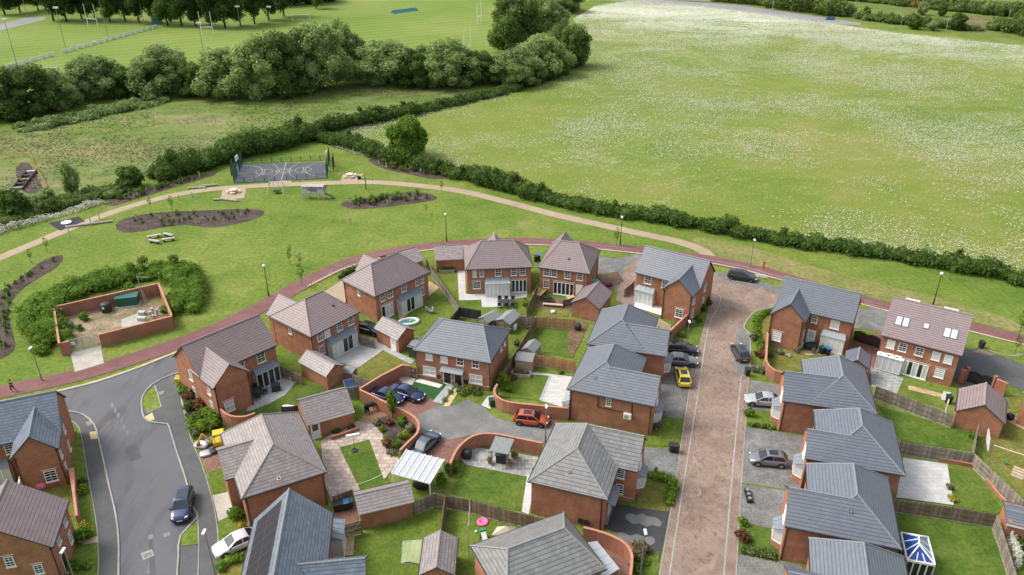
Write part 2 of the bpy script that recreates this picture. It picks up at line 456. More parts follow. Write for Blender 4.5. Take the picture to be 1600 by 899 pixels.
def field_material():
    """hay meadow full of ox-eye daisies: densest along the far (road) side"""
    m, n, b = newmat('daisy_field')
    v = coords(n)
    sx = n.nodes.new('ShaderNodeSeparateXYZ')
    n.links.new(v, sx.inputs[0])
    big = noise(n, v, 0.018, 6, 0.62, 0.5)
    mid = noise(n, v, 0.11, 6, 0.65, 0.5)
    g = ramp(n, math_(n, 'ADD', math_(n, 'MULTIPLY', big, 0.6), math_(n, 'MULTIPLY', mid, 0.4)),
             [(0.36, (0.108, 0.165, 0.022)), (0.5, (0.152, 0.198, 0.034)), (0.64, (0.205, 0.212, 0.060))])
    fine = noise(n, v, 1.8, 3, 0.7)
    g = mix(n, 1.0, g, ramp(n, fine, [(0.3, (0.78,) * 3), (0.7, (1.22,) * 3)]), 'MULTIPLY')
    # distance across the field, 0 at the hedge, 1 by the road
    rd = math_(n, 'DIVIDE', math_(n, 'SUBTRACT', math_(n, 'ADD', sx.outputs[1], math_(n, 'MULTIPLY', sx.outputs[0], 0.35)), 150.0), 300.0)
    drift = noise(n, coords(n, scale=(0.6, 1.0, 1), rot=(0, 0, R(-15))), 0.03, 8, 0.72, 1.0)
    edge = ramp(n, rd, [(0.5, (0, 0, 0)), (0.82, (1, 1, 1))])
    dens = math_(n, 'ADD', math_(n, 'ADD', math_(n, 'MULTIPLY', rd, 0.12), math_(n, 'MULTIPLY', edge, 0.16)), math_(n, 'MULTIPLY', math_(n, 'SUBTRACT', drift, 0.5), 0.95))
    vs = coords(n, scale=(0.75, 1.0, 1))
    sp1 = noise(n, vs, 2.0, 5, 0.85)
    sp2 = noise(n, vs, 0.5, 4, 0.7)
    sp = math_(n, 'ADD', math_(n, 'MULTIPLY', sp1, 0.72), math_(n, 'MULTIPLY', sp2, 0.28))
    k = math_(n, 'ADD', sp, math_(n, 'MULTIPLY', dens, 0.42))
    fl = ramp(n, k, [(0.568, (0, 0, 0)), (0.615, (1, 1, 1))])
    c = mix(n, math_(n, 'MULTIPLY', fl, math_(n, 'ADD', 0.34, math_(n, 'MULTIPLY', edge, 0.5))), g, (0.62, 0.63, 0.55))
    n.links.new(c, b.inputs['Base Color'])
    b.inputs['Roughness'].default_value = 0.95
    b.inputs['Specular IOR Level'].default_value = 0.15
    bump(n, b, sp1, 0.6, 0.3)
field_material()

def pitch_material():
    m, n, b = newmat('mown_pitch')
    v = coords(n)
    wv = n.nodes.new('ShaderNodeTexWave')
    wv.wave_type = 'BANDS'
    wv.bands_direction = 'X'
    wv.inputs['Scale'].default_value = 0.052
    wv.inputs['Distortion'].default_value = 0.6
    wv.inputs['Detail'].default_value = 2
    n.links.new(coords(n, rot=(0, 0, R(62))), wv.inputs['Vector'])
    big = noise(n, v, 0.02, 5, 0.6)
    fine = noise(n, v, 0.7, 4, 0.7)
    c = ramp(n, big, [(0.3, (0.118, 0.188, 0.030)), (0.5, (0.152, 0.212, 0.042)), (0.7, (0.192, 0.235, 0.062))])
    c = mix(n, 1.0, c, ramp(n, wv.outputs['Fac'], [(0.3, (0.91, 0.94, 0.91)), (0.7, (1.09, 1.06, 1.09))]), 'MULTIPLY')
    c = mix(n, 1.0, c, ramp(n, fine, [(0.3, (0.88,) * 3), (0.7, (1.12,) * 3)]), 'MULTIPLY')
    n.links.new(c, b.inputs['Base Color'])
    b.inputs['Roughness'].default_value = 0.95
    b.inputs['Specular IOR Level'].default_value = 0.15
pitch_material()

def car_paint(name, col, metal=0.3, rough=0.3):
    m, n, b = newmat(name)
    b.inputs['Base Color'].default_value = (*col, 1)
    b.inputs['Metallic'].default_value = metal
    b.inputs['Roughness'].default_value = rough
    b.inputs['Coat Weight'].default_value = 1.0
    b.inputs['Coat Roughness'].default_value = 0.04
for nm, c in (('black', (0.008, 0.008, 0.01)), ('navy', (0.008, 0.022, 0.095)), ('yellow', (0.78, 0.60, 0.008)), ('silver', (0.40, 0.42, 0.44)),
              ('grey', (0.17, 0.18, 0.20)), ('orange', (0.50, 0.085, 0.02)), ('bluegrey', (0.075, 0.105, 0.15)), ('white', (0.66, 0.70, 0.75)), ('darkgrey', (0.05, 0.055, 0.065)), ('blue', (0.03, 0.13, 0.42))):
    car_paint('paint_' + nm, c, 0.0 if nm in ('yellow', 'black') else 0.3)
# ---------------------------------------------------------------- mesh helpers
class MB:
    """collects shapes, then links them as ONE mesh object"""
    def __init__(self):
        self.v, self.f, self.mi = [], [], []

    def face(self, pts, mi=0):
        k = len(self.v)
        self.v += [tuple(p) for p in pts]
        self.f.append(tuple(range(k, k + len(pts))))
        self.mi.append(mi)

    def mesh(self, verts, faces, mi=0):
        k = len(self.v)
        self.v += [tuple(p) for p in verts]
        self.f += [tuple(k + i for i in f) for f in faces]
        self.mi += [mi] * len(faces)

    def box(self, x0, y0, z0, x1, y1, z1, mi=0):
        self.mesh([(x0, y0, z0), (x1, y0, z0), (x1, y1, z0), (x0, y1, z0), (x0, y0, z1), (x1, y0, z1), (x1, y1, z1), (x0, y1, z1)],
                  [(0, 3, 2, 1), (4, 5, 6, 7), (0, 1, 5, 4), (1, 2, 6, 5), (2, 3, 7, 6), (3, 0, 4, 7)], mi)

    def prism(self, poly, z0, z1, mi=0):
        n = len(poly)
        k = [(p[0], p[1], z0) for p in poly] + [(p[0], p[1], z1) for p in poly]
        self.mesh(k, [tuple(range(n - 1, -1, -1)), tuple(range(n, 2 * n))] + [(i, (i + 1) % n, n + (i + 1) % n, n + i) for i in range(n)], mi)

    def slab(self, top, drop, mi=0, mis=None):
        """polygon in space with a vertical thickness"""
        n = len(top)
        bot = [(p[0], p[1], p[2] - drop) for p in top]
        self.mesh(list(top) + bot, [tuple(range(n))], mi)
        self.mesh(list(top) + bot, [tuple(range(2 * n - 1, n - 1, -1))] + [(i, n + i, n + (i + 1) % n, (i + 1) % n) for i in range(n)], mi if mis is None else mis)

    def tube(self, p, q, r, n=6, mi=0, r2=None):
        p, q = Vector(p), Vector(q)
        d = (q - p)
        if d.length < 1e-6:
            return
        d.normalize()
        a = d.orthogonal().normalized()
        b_ = d.cross(a)
        r2 = r if r2 is None else r2
        ring = lambda c, rr: [c + (a * math.cos(t) + b_ * math.sin(t)) * rr for t in [2 * math.pi * i / n for i in range(n)]]
        self.mesh(ring(p, r) + ring(q, r2), [(i, (i + 1) % n, n + (i + 1) % n, n + i) for i in range(n)] + [tuple(range(n - 1, -1, -1)), tuple(range(n, 2 * n))], mi)

    def lathe(self, prof, c=(0, 0, 0), n=12, mi=0, axis='z'):
        k, F = [], []
        for r, z in prof:
            for i in range(n):
                t = 2 * math.pi * i / n
                if axis == 'z':
                    k.append((c[0] + r * math.cos(t), c[1] + r * math.sin(t), c[2] + z))
                else:
                    k.append((c[0] + r * math.cos(t), c[1] + z, c[2] + r * math.sin(t)))
        for j in range(len(prof) - 1):
            for i in range(n):
                F.append((j * n + i, j * n + (i + 1) % n, (j + 1) * n + (i + 1) % n, (j + 1) * n + i))
        F.append(tuple(range(n - 1, -1, -1)))
        F.append(tuple(range((len(prof) - 1) * n, len(prof) * n)))
        self.mesh(k, F, mi)

    def data(self, name, mats, smooth=False):
        me = bpy.data.meshes.new(name)
        me.from_pydata(self.v, [], self.f)
        for m in (mats if isinstance(mats, (list, tuple)) else [mats]):
            me.materials.append(M(m) if isinstance(m, str) else m)
        me.polygons.foreach_set('material_index', self.mi)
        if smooth:
            me.polygons.foreach_set('use_smooth', [True] * len(me.polygons))
        me.update()
        uv = me.uv_layers.new(name='UVMap')
        co = np.empty(len(me.vertices) * 3)
        me.vertices.foreach_get('co', co)
        co = co.reshape(-1, 3)
        nor = np.empty(len(me.polygons) * 3)
        me.polygons.foreach_get('normal', nor)
        nor = nor.reshape(-1, 3)
        tot = np.empty(len(me.polygons), dtype=np.int32)
        me.polygons.foreach_get('loop_total', tot)
        li = np.empty(len(me.loops), dtype=np.int32)
        me.loops.foreach_get('vertex_index', li)
        ln = np.repeat(nor, tot, axis=0)
        u = np.stack([-ln[:, 1], ln[:, 0], np.zeros(len(ln))], 1)
        lu = np.linalg.norm(u, axis=1)
        flat = lu < 0.08
        u[~flat] /= lu[~flat][:, None]
        u[flat] = (1, 0, 0)
        ln[flat] = (0, 0, 1)
        vv = np.cross(ln, u)
        p = co[li]
        uvs = np.stack([(p * u).sum(1), (p * vv).sum(1)], 1)
        uv.data.foreach_set('uv', uvs.ravel())
        return me

    def build(self, name, mats, parent=None, loc=None, rz=0.0, smooth=False):
        return link(name, self.data(name, mats, smooth), parent, loc, rz)

def link(name, me, parent=None, loc=None, rz=0.0):
    o = bpy.data.objects.new(name, me)
    COL.objects.link(o)
    if parent is not None:
        o.parent = parent
    if loc is not None:
        o.location = loc
    if rz:
        o.rotation_euler = (0, 0, rz)
    return o

def tag(o, label=None, cat=None, group=None, kind=None):
    for k, v in (('label', label), ('category', cat), ('group', group), ('kind', kind)):
        if v:
            o[k] = v
    return o

def thing(name, label, cat, loc=(0, 0, 0), rz=0.0, group=None):
    o = bpy.data.objects.new(name, None)
    COL.objects.link(o)
    o.empty_display_size = 0.3
    o.location = loc
    o.rotation_euler = (0, 0, rz)
    return tag(o, label, cat, group)

KIDS = {}
def dup(root, loc, rz=0.0, label=None, group=None, scale=None, cat=None):
    """copy of a thing with copies of its parts and sub-parts (mesh data shared)"""
    if root not in KIDS:
        KIDS[root] = [(c, list(c.children)) for c in root.children]
    r = root.copy()
    COL.objects.link(r)
    r.location = loc
    r.rotation_euler = (0, 0, rz)
    if scale is not None:
        r.scale = scale if isinstance(scale, tuple) else (scale,) * 3
    tag(r, label, cat, group)
    for ch, gs in KIDS[root]:
        c = ch.copy()
        COL.objects.link(c)
        c.parent = r
        for g in gs:
            d = g.copy()
            COL.objects.link(d)
            d.parent = c
    return r

def smooth_line(pts, step=1.5, closed=False):
    """Catmull-Rom through points (Vectors)"""
    n = len(pts)
    out = []
    rngi = range(n if closed else n - 1)
    for i in rngi:
        p1, p2 = pts[i], pts[(i + 1) % n]
        p0 = pts[i - 1] if (i > 0 or closed) else p1 * 2 - p2
        p3 = pts[(i + 2) % n] if (i + 2 < n or closed) else p2 * 2 - p1
        k = max(2, int((p2 - p1).length / step))
        for j in range(k):
            t = j / k
            out.append(0.5 * ((2 * p1) + (p2 - p0) * t + (2 * p0 - 5 * p1 + 4 * p2 - p3) * t * t + (3 * p1 - p0 - 3 * p2 + p3) * t ** 3))
    if not closed:
        out.append(pts[-1].copy())
    return out

def offsets(pts, closed=False):
    n = len(pts)
    res = []
    for i in range(n):
        a = pts[i - 1] if (i > 0 or closed) else pts[i]
        c = pts[(i + 1) % n] if (i + 1 < n or closed) else pts[i]
        d = (c - a)
        d.z = 0
        d.normalize()
        nrm = Vector((-d.y, d.x, 0))
        k = 1.0
        if 0 < i < n - 1:
            e = (pts[i] - pts[i - 1])
            e.z = 0
            if e.length > 1e-6:
                e.normalize()
                k = 1 / max(0.5, abs(Vector((-e.y, e.x, 0)).dot(nrm)))
        res.append(nrm * k)
    return res

LV = 0.012
_cnt = {}
def lvz(level):
    _cnt[level] = (_cnt.get(level, 0) + 1) % 10
    return level * LV + _cnt[level] * 0.001
def sheet(name, px, mat, level, smooth=None, world=None, closed_smooth=1.5):
    """a flat piece of ground: polygon given by its outline"""
    pts = world if world else PL(px)
    if smooth:
        pts = smooth_line(pts, closed_smooth, True)
    m = MB()
    zz = lvz(level)
    m.face([(p.x, p.y, zz) for p in pts])
    if len(pts) > 2:
        a = sum(pts[i].x * pts[(i + 1) % len(pts)].y - pts[(i + 1) % len(pts)].x * pts[i].y for i in range(len(pts)))
        if a < 0:
            m.v = m.v[::-1]
    o = m.build(name, mat)
    return tag(o, kind='structure')

def ribbon(name, px, width, mat, level, smooth=True, z=0.0, thick=0.0, world=None):
    pts = world if world else PL(px)
    if smooth:
        pts = smooth_line(pts, 1.5)
    of = offsets(pts)
    m = MB()
    h = width / 2
    zz = lvz(level) + z
    L = [p + n * h for p, n in zip(pts, of)]
    Rr = [p - n * h for p, n in zip(pts, of)]
    for i in range(len(pts) - 1):
        q = [Rr[i], Rr[i + 1], L[i + 1], L[i]]
        if thick:
            m.slab([(a.x, a.y, zz + thick) for a in q], thick)
        else:
            m.face([(a.x, a.y, zz) for a in q])
    o = m.build(name, mat)
    return tag(o, kind='structure')

def wall_run(label, px_top, h, th=0.22, mat='brick_wall', smooth=False, world=None, piers=(), name='garden_wall'):
    """free-standing brick wall along a line given by its top edge; coping is a part"""
    pts = [Vector((p.x, p.y, 0)) for p in (world if world else PL(px_top, h))]
    if smooth:
        pts = smooth_line(pts, 0.6)
    of = offsets(pts)
    o0 = pts[0].copy()
    root = thing(name, label, 'wall', o0)
    m, c = MB(), MB()
    for (mm, hw, z0, z1) in ((m, th / 2, -0.05, h - 0.07), (c, th / 2 + 0.02, h - 0.07, h)):
        A = [p + n * hw - o0 for p, n in zip(pts, of)]
        B = [p - n * hw - o0 for p, n in zip(pts, of)]
        k = len(pts)
        V_ = [(a.x, a.y, z0) for a in A] + [(a.x, a.y, z1) for a in A] + [(a.x, a.y, z0) for a in B] + [(a.x, a.y, z1) for a in B]
        F_ = []
        for i in range(k - 1):
            F_ += [(i + 1, i, k + i, k + i + 1), (2 * k + i, 2 * k + i + 1, 3 * k + i + 1, 3 * k + i), (k + i, 3 * k + i, 3 * k + i + 1, k + i + 1)]
        F_ += [(0, 2 * k, 3 * k, k), (2 * k + k - 1, k - 1, 2 * k - 1, 4 * k - 1)]
        mm.mesh(V_, F_)
    m.build('brickwork', mat, root)
    c.build('coping', 'coping_brick', root)
    for (a, b) in piers:
        q = P(a, b, h) - o0
        pm = MB()
        pm.box(q.x - 0.22, q.y - 0.22, -0.05, q.x + 0.22, q.y + 0.22, h + 0.12)
        pm.build('pier', mat, root)
    return root

def fence_run(label, px, h, mat='wood_grey', top=True, bay=1.83, rails=0, name='garden_fence', post_h=0.05, world=None, gravel=True):
    """close-boarded fence: bays of boards between posts, arris rails on one side, gravel board below"""
    pts = [Vector((p.x, p.y, 0)) for p in (world if world else PL(px, h if top else 0))]
    root = thing(name, label, 'fence', pts[0])
    o0 = pts[0]
    for a, b in zip(pts[:-1], pts[1:]):
        d = b - a
        L = d.length
        n = max(1, round(L / bay))
        d.normalize()
        nr = Vector((-d.y, d.x, 0))
        ang = math.atan2(d.y, d.x)
        bl = L / n
        for i in range(n):
            s = a + d * (bl * i) - o0
            m = MB()
            k = max(4, int(bl / 0.14))
            for j in range(k):
                off = 0.012 * (j % 2)
                m.box(0.05 + (bl - 0.1) * j / k + 0.004, -0.012 + off, 0.14, 0.05 + (bl - 0.1) * (j + 1) / k - 0.004, 0.012 + off, h + random.uniform(-0.012, 0.012))
            for z in (0.4, h * 0.55, h - 0.22):
                m.box(0.05, -rails * 0.015 - 0.045 if rails <= 0 else 0.026, z, bl - 0.05, -0.014 if rails <= 0 else 0.075, z + 0.09)
            m.build('panel', mat, root, s, ang)
            if i == 0 and gravel:
                g = MB()
                g.box(0, -0.025, -0.03, L, 0.025, 0.135)
                g.build('gravel_board', 'concrete', root, s, ang)
        for i in range(n + 1):
            s = a + d * (bl * i) - o0
            m = MB()
            m.box(-0.05, -0.05, -0.05, 0.05, 0.05, h + post_h)
            m.build('post', mat, root, s, ang)
    return root

# ---------------------------------------------------------------- foliage
def quads_mesh(name, cen, nrm, size, mats, core=None):
    """leaf sprays: one small bent card per point"""
    n = len(cen)
    nrm = nrm / np.maximum(1e-6, np.linalg.norm(nrm, axis=1))[:, None]
    rnd = rng.normal(size=(n, 3))
    a = np.cross(nrm, rnd)
    a /= np.maximum(1e-6, np.linalg.norm(a, axis=1))[:, None]
    b = np.cross(nrm, a)
    s = size * rng.uniform(0.6, 1.35, n)[:, None]
    asp = rng.uniform(0.45, 0.8, n)[:, None]
    V = np.empty((n, 4, 3))
    V[:, 0] = cen - a * s
    V[:, 1] = cen - b * s * asp + nrm * s * 0.18
    V[:, 2] = cen + a * s
    V[:, 3] = cen + b * s * asp + nrm * s * 0.18
    v = V.reshape(-1, 3)
    f = np.arange(4 * n, dtype=np.int32)
    cv, cf = core if core else (np.zeros((0, 3)), [])
    me = bpy.data.meshes.new(name)
    allv = np.concatenate([v, cv]) if len(cv) else v
    nl = 4 * n + sum(len(q) for q in cf)
    me.vertices.add(len(allv))
    me.vertices.foreach_set('co', allv.ravel())
    me.loops.add(nl)
    idx = np.concatenate([f] + [np.array(q, dtype=np.int32) + 4 * n for q in cf]) if cf else f
    me.loops.foreach_set('vertex_index', idx)
    me.polygons.add(n + len(cf))
    tot = np.concatenate([np.full(n, 4, dtype=np.int32), np.array([len(q) for q in cf], dtype=np.int32)]) if cf else np.full(n, 4, dtype=np.int32)
    st = np.concatenate([[0], np.cumsum(tot)[:-1]]).astype(np.int32)
    me.polygons.foreach_set('loop_start', st)
    me.polygons.foreach_set('loop_total', tot)
    for m in (mats if isinstance(mats, list) else [mats]):
        me.materials.append(M(m))
    me.update(calc_edges=True)
    me.validate()
    return me

_bm = bmesh.new()
bmesh.ops.create_icosphere(_bm, subdivisions=2, radius=1)
ICO_V = np.array([v.co[:] for v in _bm.verts])
ICO_F = [tuple(v.index for v in f.verts) for f in _bm.faces]
_bm.free()

def crown_mesh(name, lobes, leaf, density, mat, core=0.68, jitter=0.85, up=0.3):
    """lobes: (x,y,z,rx,ry,rz); leaves spread through the outer third of every lobe, a rough inner mass behind them"""
    C, N = [], []
    L = np.array(lobes)
    for i, (x, y, z, rx, ry, rz) in enumerate(lobes):
        area = 4 * math.pi * ((rx * ry + rx * rz + ry * rz) / 3)
        n = int(area * density)
        d = rng.normal(size=(n, 3))
        d /= np.linalg.norm(d, axis=1)[:, None]
        # clumps: push points out or in by a low-frequency bumpiness
        ph = rng.uniform(0, 6.28, 6)
        lump = (np.sin(d[:, 0] * 5 + ph[0]) * np.sin(d[:, 1] * 5 + ph[1]) + np.sin(d[:, 2] * 6 + ph[2]) * np.sin(d[:, 0] * 7 + ph[3])) * 0.10
        r = 1.0 + lump - np.abs(rng.normal(size=n)) * 0.17 + (rng.random(n) < 0.16) * rng.uniform(0.0, 0.22, n)
        p = np.array([x, y, z]) + d * r[:, None] * np.array([rx, ry, rz])
        keep = np.ones(n, bool)
        for j in range(len(lobes)):
            if j != i and abs(L[j, 0] - x) < L[j, 3] + rx * 1.3 and abs(L[j, 1] - y) < L[j, 4] + ry * 1.3:
                q = (p - L[j, :3]) / L[j, 3:]
                keep &= (q ** 2).sum(1) > 0.62
        p, d = p[keep], d[keep]
        keep = p[:, 2] > 0.05
        C.append(p[keep])
        N.append((d + rng.normal(size=d.shape) * jitter + np.array([0, 0, up]))[keep])
    cen, nrm = np.concatenate(C), np.concatenate(N)
    cv, cf = [], []
    if core:
        for (x, y, z, rx, ry, rz) in lobes:
            k = sum(len(q) for q in cv)
            v = ICO_V * (1 + rng.normal(size=(len(ICO_V), 1)) * 0.07) * np.array([rx, ry, rz]) * core + np.array([x, y, z])
            v[:, 2] = np.maximum(v[:, 2], 0.02)
            cv.append(v)
            cf += [tuple(a + k for a in f) for f in ICO_F]
        return quads_mesh(name, cen, nrm, leaf, mat, (np.concatenate(cv), cf))
    return quads_mesh(name, cen, nrm, leaf, mat)

def rand_lobes(n, R0, H, seed, squash=0.9, base=0.3, spread=0.62):
    r = random.Random(seed)
    out = [(0, 0, H * (base + (1 - base) * 0.5), R0 * 0.62, R0 * 0.62, H * (1 - base) * 0.46)]
    for i in range(n):
        a = 2 * math.pi * (i + r.uniform(-0.3, 0.3)) / n * 1.618
        k = (i + 0.5) / n
        zz = H * (base + 0.12 + (0.86 - base) * k)
        rad = R0 * spread * math.sqrt(max(0.05, 1 - (2 * k - 0.75) ** 2 * 0.9)) * r.uniform(0.75, 1.1)
        s = R0 * r.uniform(0.30, 0.48)
        zz = min(zz, H - s * squash * 0.9)
        out.append((rad * math.cos(a), rad * math.sin(a), zz, s, s, s * squash))
    return out

def trunk_mesh(name, H, r, forks=4, seed=0, spread=0.3):
    q = random.Random(seed)
    m = MB()
    m.tube((0, 0, -0.1), (0.05, 0.02, H * 0.55), r, 8, r2=r * 0.7)
    for i in range(forks):
        a = 2 * math.pi * i / forks + q.uniform(-.4, .4)
        m.tube((0.05, 0.02, H * (0.4 + 0.12 * (i % 2))), (H * spread * math.cos(a), H * spread * math.sin(a), H * q.uniform(0.75, 0.9)), r * 0.45, 6, r2=r * 0.12)
    return m.data(name, 'bark', True)

def tree_proto(kind, lobes, leaf, density, mat, H, r, seed, label, cat='tree', up=0.3, core=0.68, jitter=0.85):
    root = thing(kind, label, cat)
    link('crown', crown_mesh('crown', lobes, leaf, density, mat, core=core, up=up, jitter=jitter), root)
    link('trunk', trunk_mesh('trunk', H, r, seed=seed), root)
    return root

def hedge_run(name, label, cat, px, h, wd, mat, leaf=0.28, dens=7.0, lump=0.3, kind=None, group=None, world=None, smooth=True, core=0.7, seed=1):
    """a hedge along a line: a chain of bushes of uneven size grown into each other"""
    q = random.Random(seed + int(px[0][0]))
    pts = PL(px)
    pts = smooth_line(pts, 0.6)
    of = offsets(pts)
    o0 = pts[0].copy()
    cum = [0.0]
    for a, b in zip(pts[:-1], pts[1:]):
        cum.append(cum[-1] + (b - a).length)
    lobes = []
    rows = 1 if wd < 1.6 * h else 2
    s_, i = 0.2, 0
    drift = 1.0
    while s_ < cum[-1]:
        while i < len(cum) - 2 and cum[i + 1] < s_:
            i += 1
        c = pts[i].lerp(pts[i + 1], (s_ - cum[i]) / max(1e-6, cum[i + 1] - cum[i])) - o0
        drift = min(1 + lump, max(1 - lump, drift + q.uniform(-lump, lump) * 0.6))
        e = min(1.0, 0.6 + 0.4 * min(s_, cum[-1] - s_) / max(1.0, wd))
        step = 0.0
        for k in range(rows):
            r_ = wd / 2 * q.uniform(0.75, 1.15) * e / (1 if rows == 1 else 1.35)
            hh = h * drift * q.uniform(1 - lump * 0.7, 1 + lump * 0.45) * e
            lat = q.uniform(-0.13, 0.13) * wd + (0 if rows == 1 else (k - 0.5) * wd * 0.45)
            v = c + of[i] * lat
            lobes.append((v.x, v.y, hh * 0.46, r_, r_ * q.uniform(0.85, 1.2), hh * 0.54))
            step = max(step, r_)
        if q.random() < 0.25 * lump / 0.4:
            lobes.append((c.x + q.uniform(-.3, .3) * wd, c.y + q.uniform(-.3, .3) * wd, h * drift * 0.95, wd * 0.16, wd * 0.16, h * 0.3))
        s_ += step * q.uniform(0.75, 1.15)
    return tag(link(name, crown_mesh(name, lobes, leaf, dens, mat, core=core), None, o0), label, cat, group, kind)

def scatter(name, px, n, size, mats, mask=None, zr=(0.05, 0.3), up=1.2, level=0.03):
    """countless small sprays (grass tufts, flowers) spread over a piece of ground"""
    W_ = np.array([(p.x, p.y) for p in PL(px)])
    lo, hi = W_.min(0), W_.max(0)
    pts = rng.uniform(lo, hi, (n * 6, 2))
    ins = np.zeros(len(pts), bool)
    for i in range(len(W_)):
        a, b = W_[i], W_[i - 1]
        c = (a[1] > pts[:, 1]) != (b[1] > pts[:, 1])
        with np.errstate(divide='ignore', invalid='ignore'):
            ins ^= c & (pts[:, 0] < (b[0] - a[0]) * (pts[:, 1] - a[1]) / (b[1] - a[1]) + a[0])
    pts = pts[ins]
    if mask is not None:
        pts = pts[rng.random(len(pts)) < mask(pts)]
    pts = pts[:n]
    c = np.concatenate([pts, rng.uniform(zr[0], zr[1], (len(pts), 1)) + level], 1)
    nrm = rng.normal(size=c.shape) * 0.6 + np.array([0, -0.25, up])
    return tag(link(name, quads_mesh(name, c, nrm, size, mats)), kind='stuff')

def fnoise(p, scale, seed, octs=4):
    """value noise on the ground, 0..1"""
    r = np.random.default_rng(seed)
    t = r.random((256, 256))
    out, amp, tot = 0, 1.0, 0
    for o in range(octs):
        q = p * scale * 2 ** o + o * 17.3
        i = np.floor(q).astype(int)
        f = q - i
        f = f * f * (3 - 2 * f)
        g = lambda a, b: t[(i[:, 0] + a) % 256, (i[:, 1] + b) % 256]
        out = out + amp * ((g(0, 0) * (1 - f[:, 0]) + g(1, 0) * f[:, 0]) * (1 - f[:, 1]) + (g(0, 1) * (1 - f[:, 0]) + g(1, 1) * f[:, 0]) * f[:, 1])
        tot += amp
        amp *= 0.6
    return out / tot
# ---------------------------------------------------------------- houses
WIN_CACHE = {}

def win_meshes(w_, h_, cols, rows, glass, mid, style):
    key = (round(w_, 2), round(h_, 2), cols, rows, glass, mid, style)
    if key in WIN_CACHE:
        return WIN_CACHE[key]
    f, p, s, l = MB(), MB(), MB(), MB()
    a, b = -w_ / 2, w_ / 2
    t = 0.075
    dep = 0.05
    f.box(a, -dep, 0, a + t, 0.04, h_)
    f.box(b - t, -dep, 0, b, 0.04, h_)
    f.box(a + t, -dep, h_ - t, b - t, 0.04, h_)
    f.box(a + t, -dep, 0, b - t, 0.04, t)
    for i in range(1, cols):
        x = a + w_ * i / cols
        k = mid if (cols % 2 == 0 and i == cols // 2) else 0.028
        f.box(x - k / 2, -dep + 0.005, t, x + k / 2, 0.03, h_ - t)
    for j in range(1, rows):
        z = h_ * j / rows
        k = 0.07 if (style == 'sash' and j * 2 == rows) else 0.03
        f.box(a + t, -dep + 0.002, z - k / 2, b - t, 0.03, z + k / 2)
    p.box(a + t * 0.6, -0.012, t * 0.6, b - t * 0.6, 0.02, h_ - t * 0.6)
    s.box(a - 0.07, -0.12, -0.10, b + 0.07, 0.02, -0.004)
    l.box(a - 0.16, -0.035, h_ + 0.15, b + 0.16, 0.02, h_ + 0.20)
    r = (f.data('window', 'white_upvc'), p.data('pane', glass), s.data('sill', 'white_render'), l.data('lintel', 'white_render'))
    WIN_CACHE[key] = r
    return r

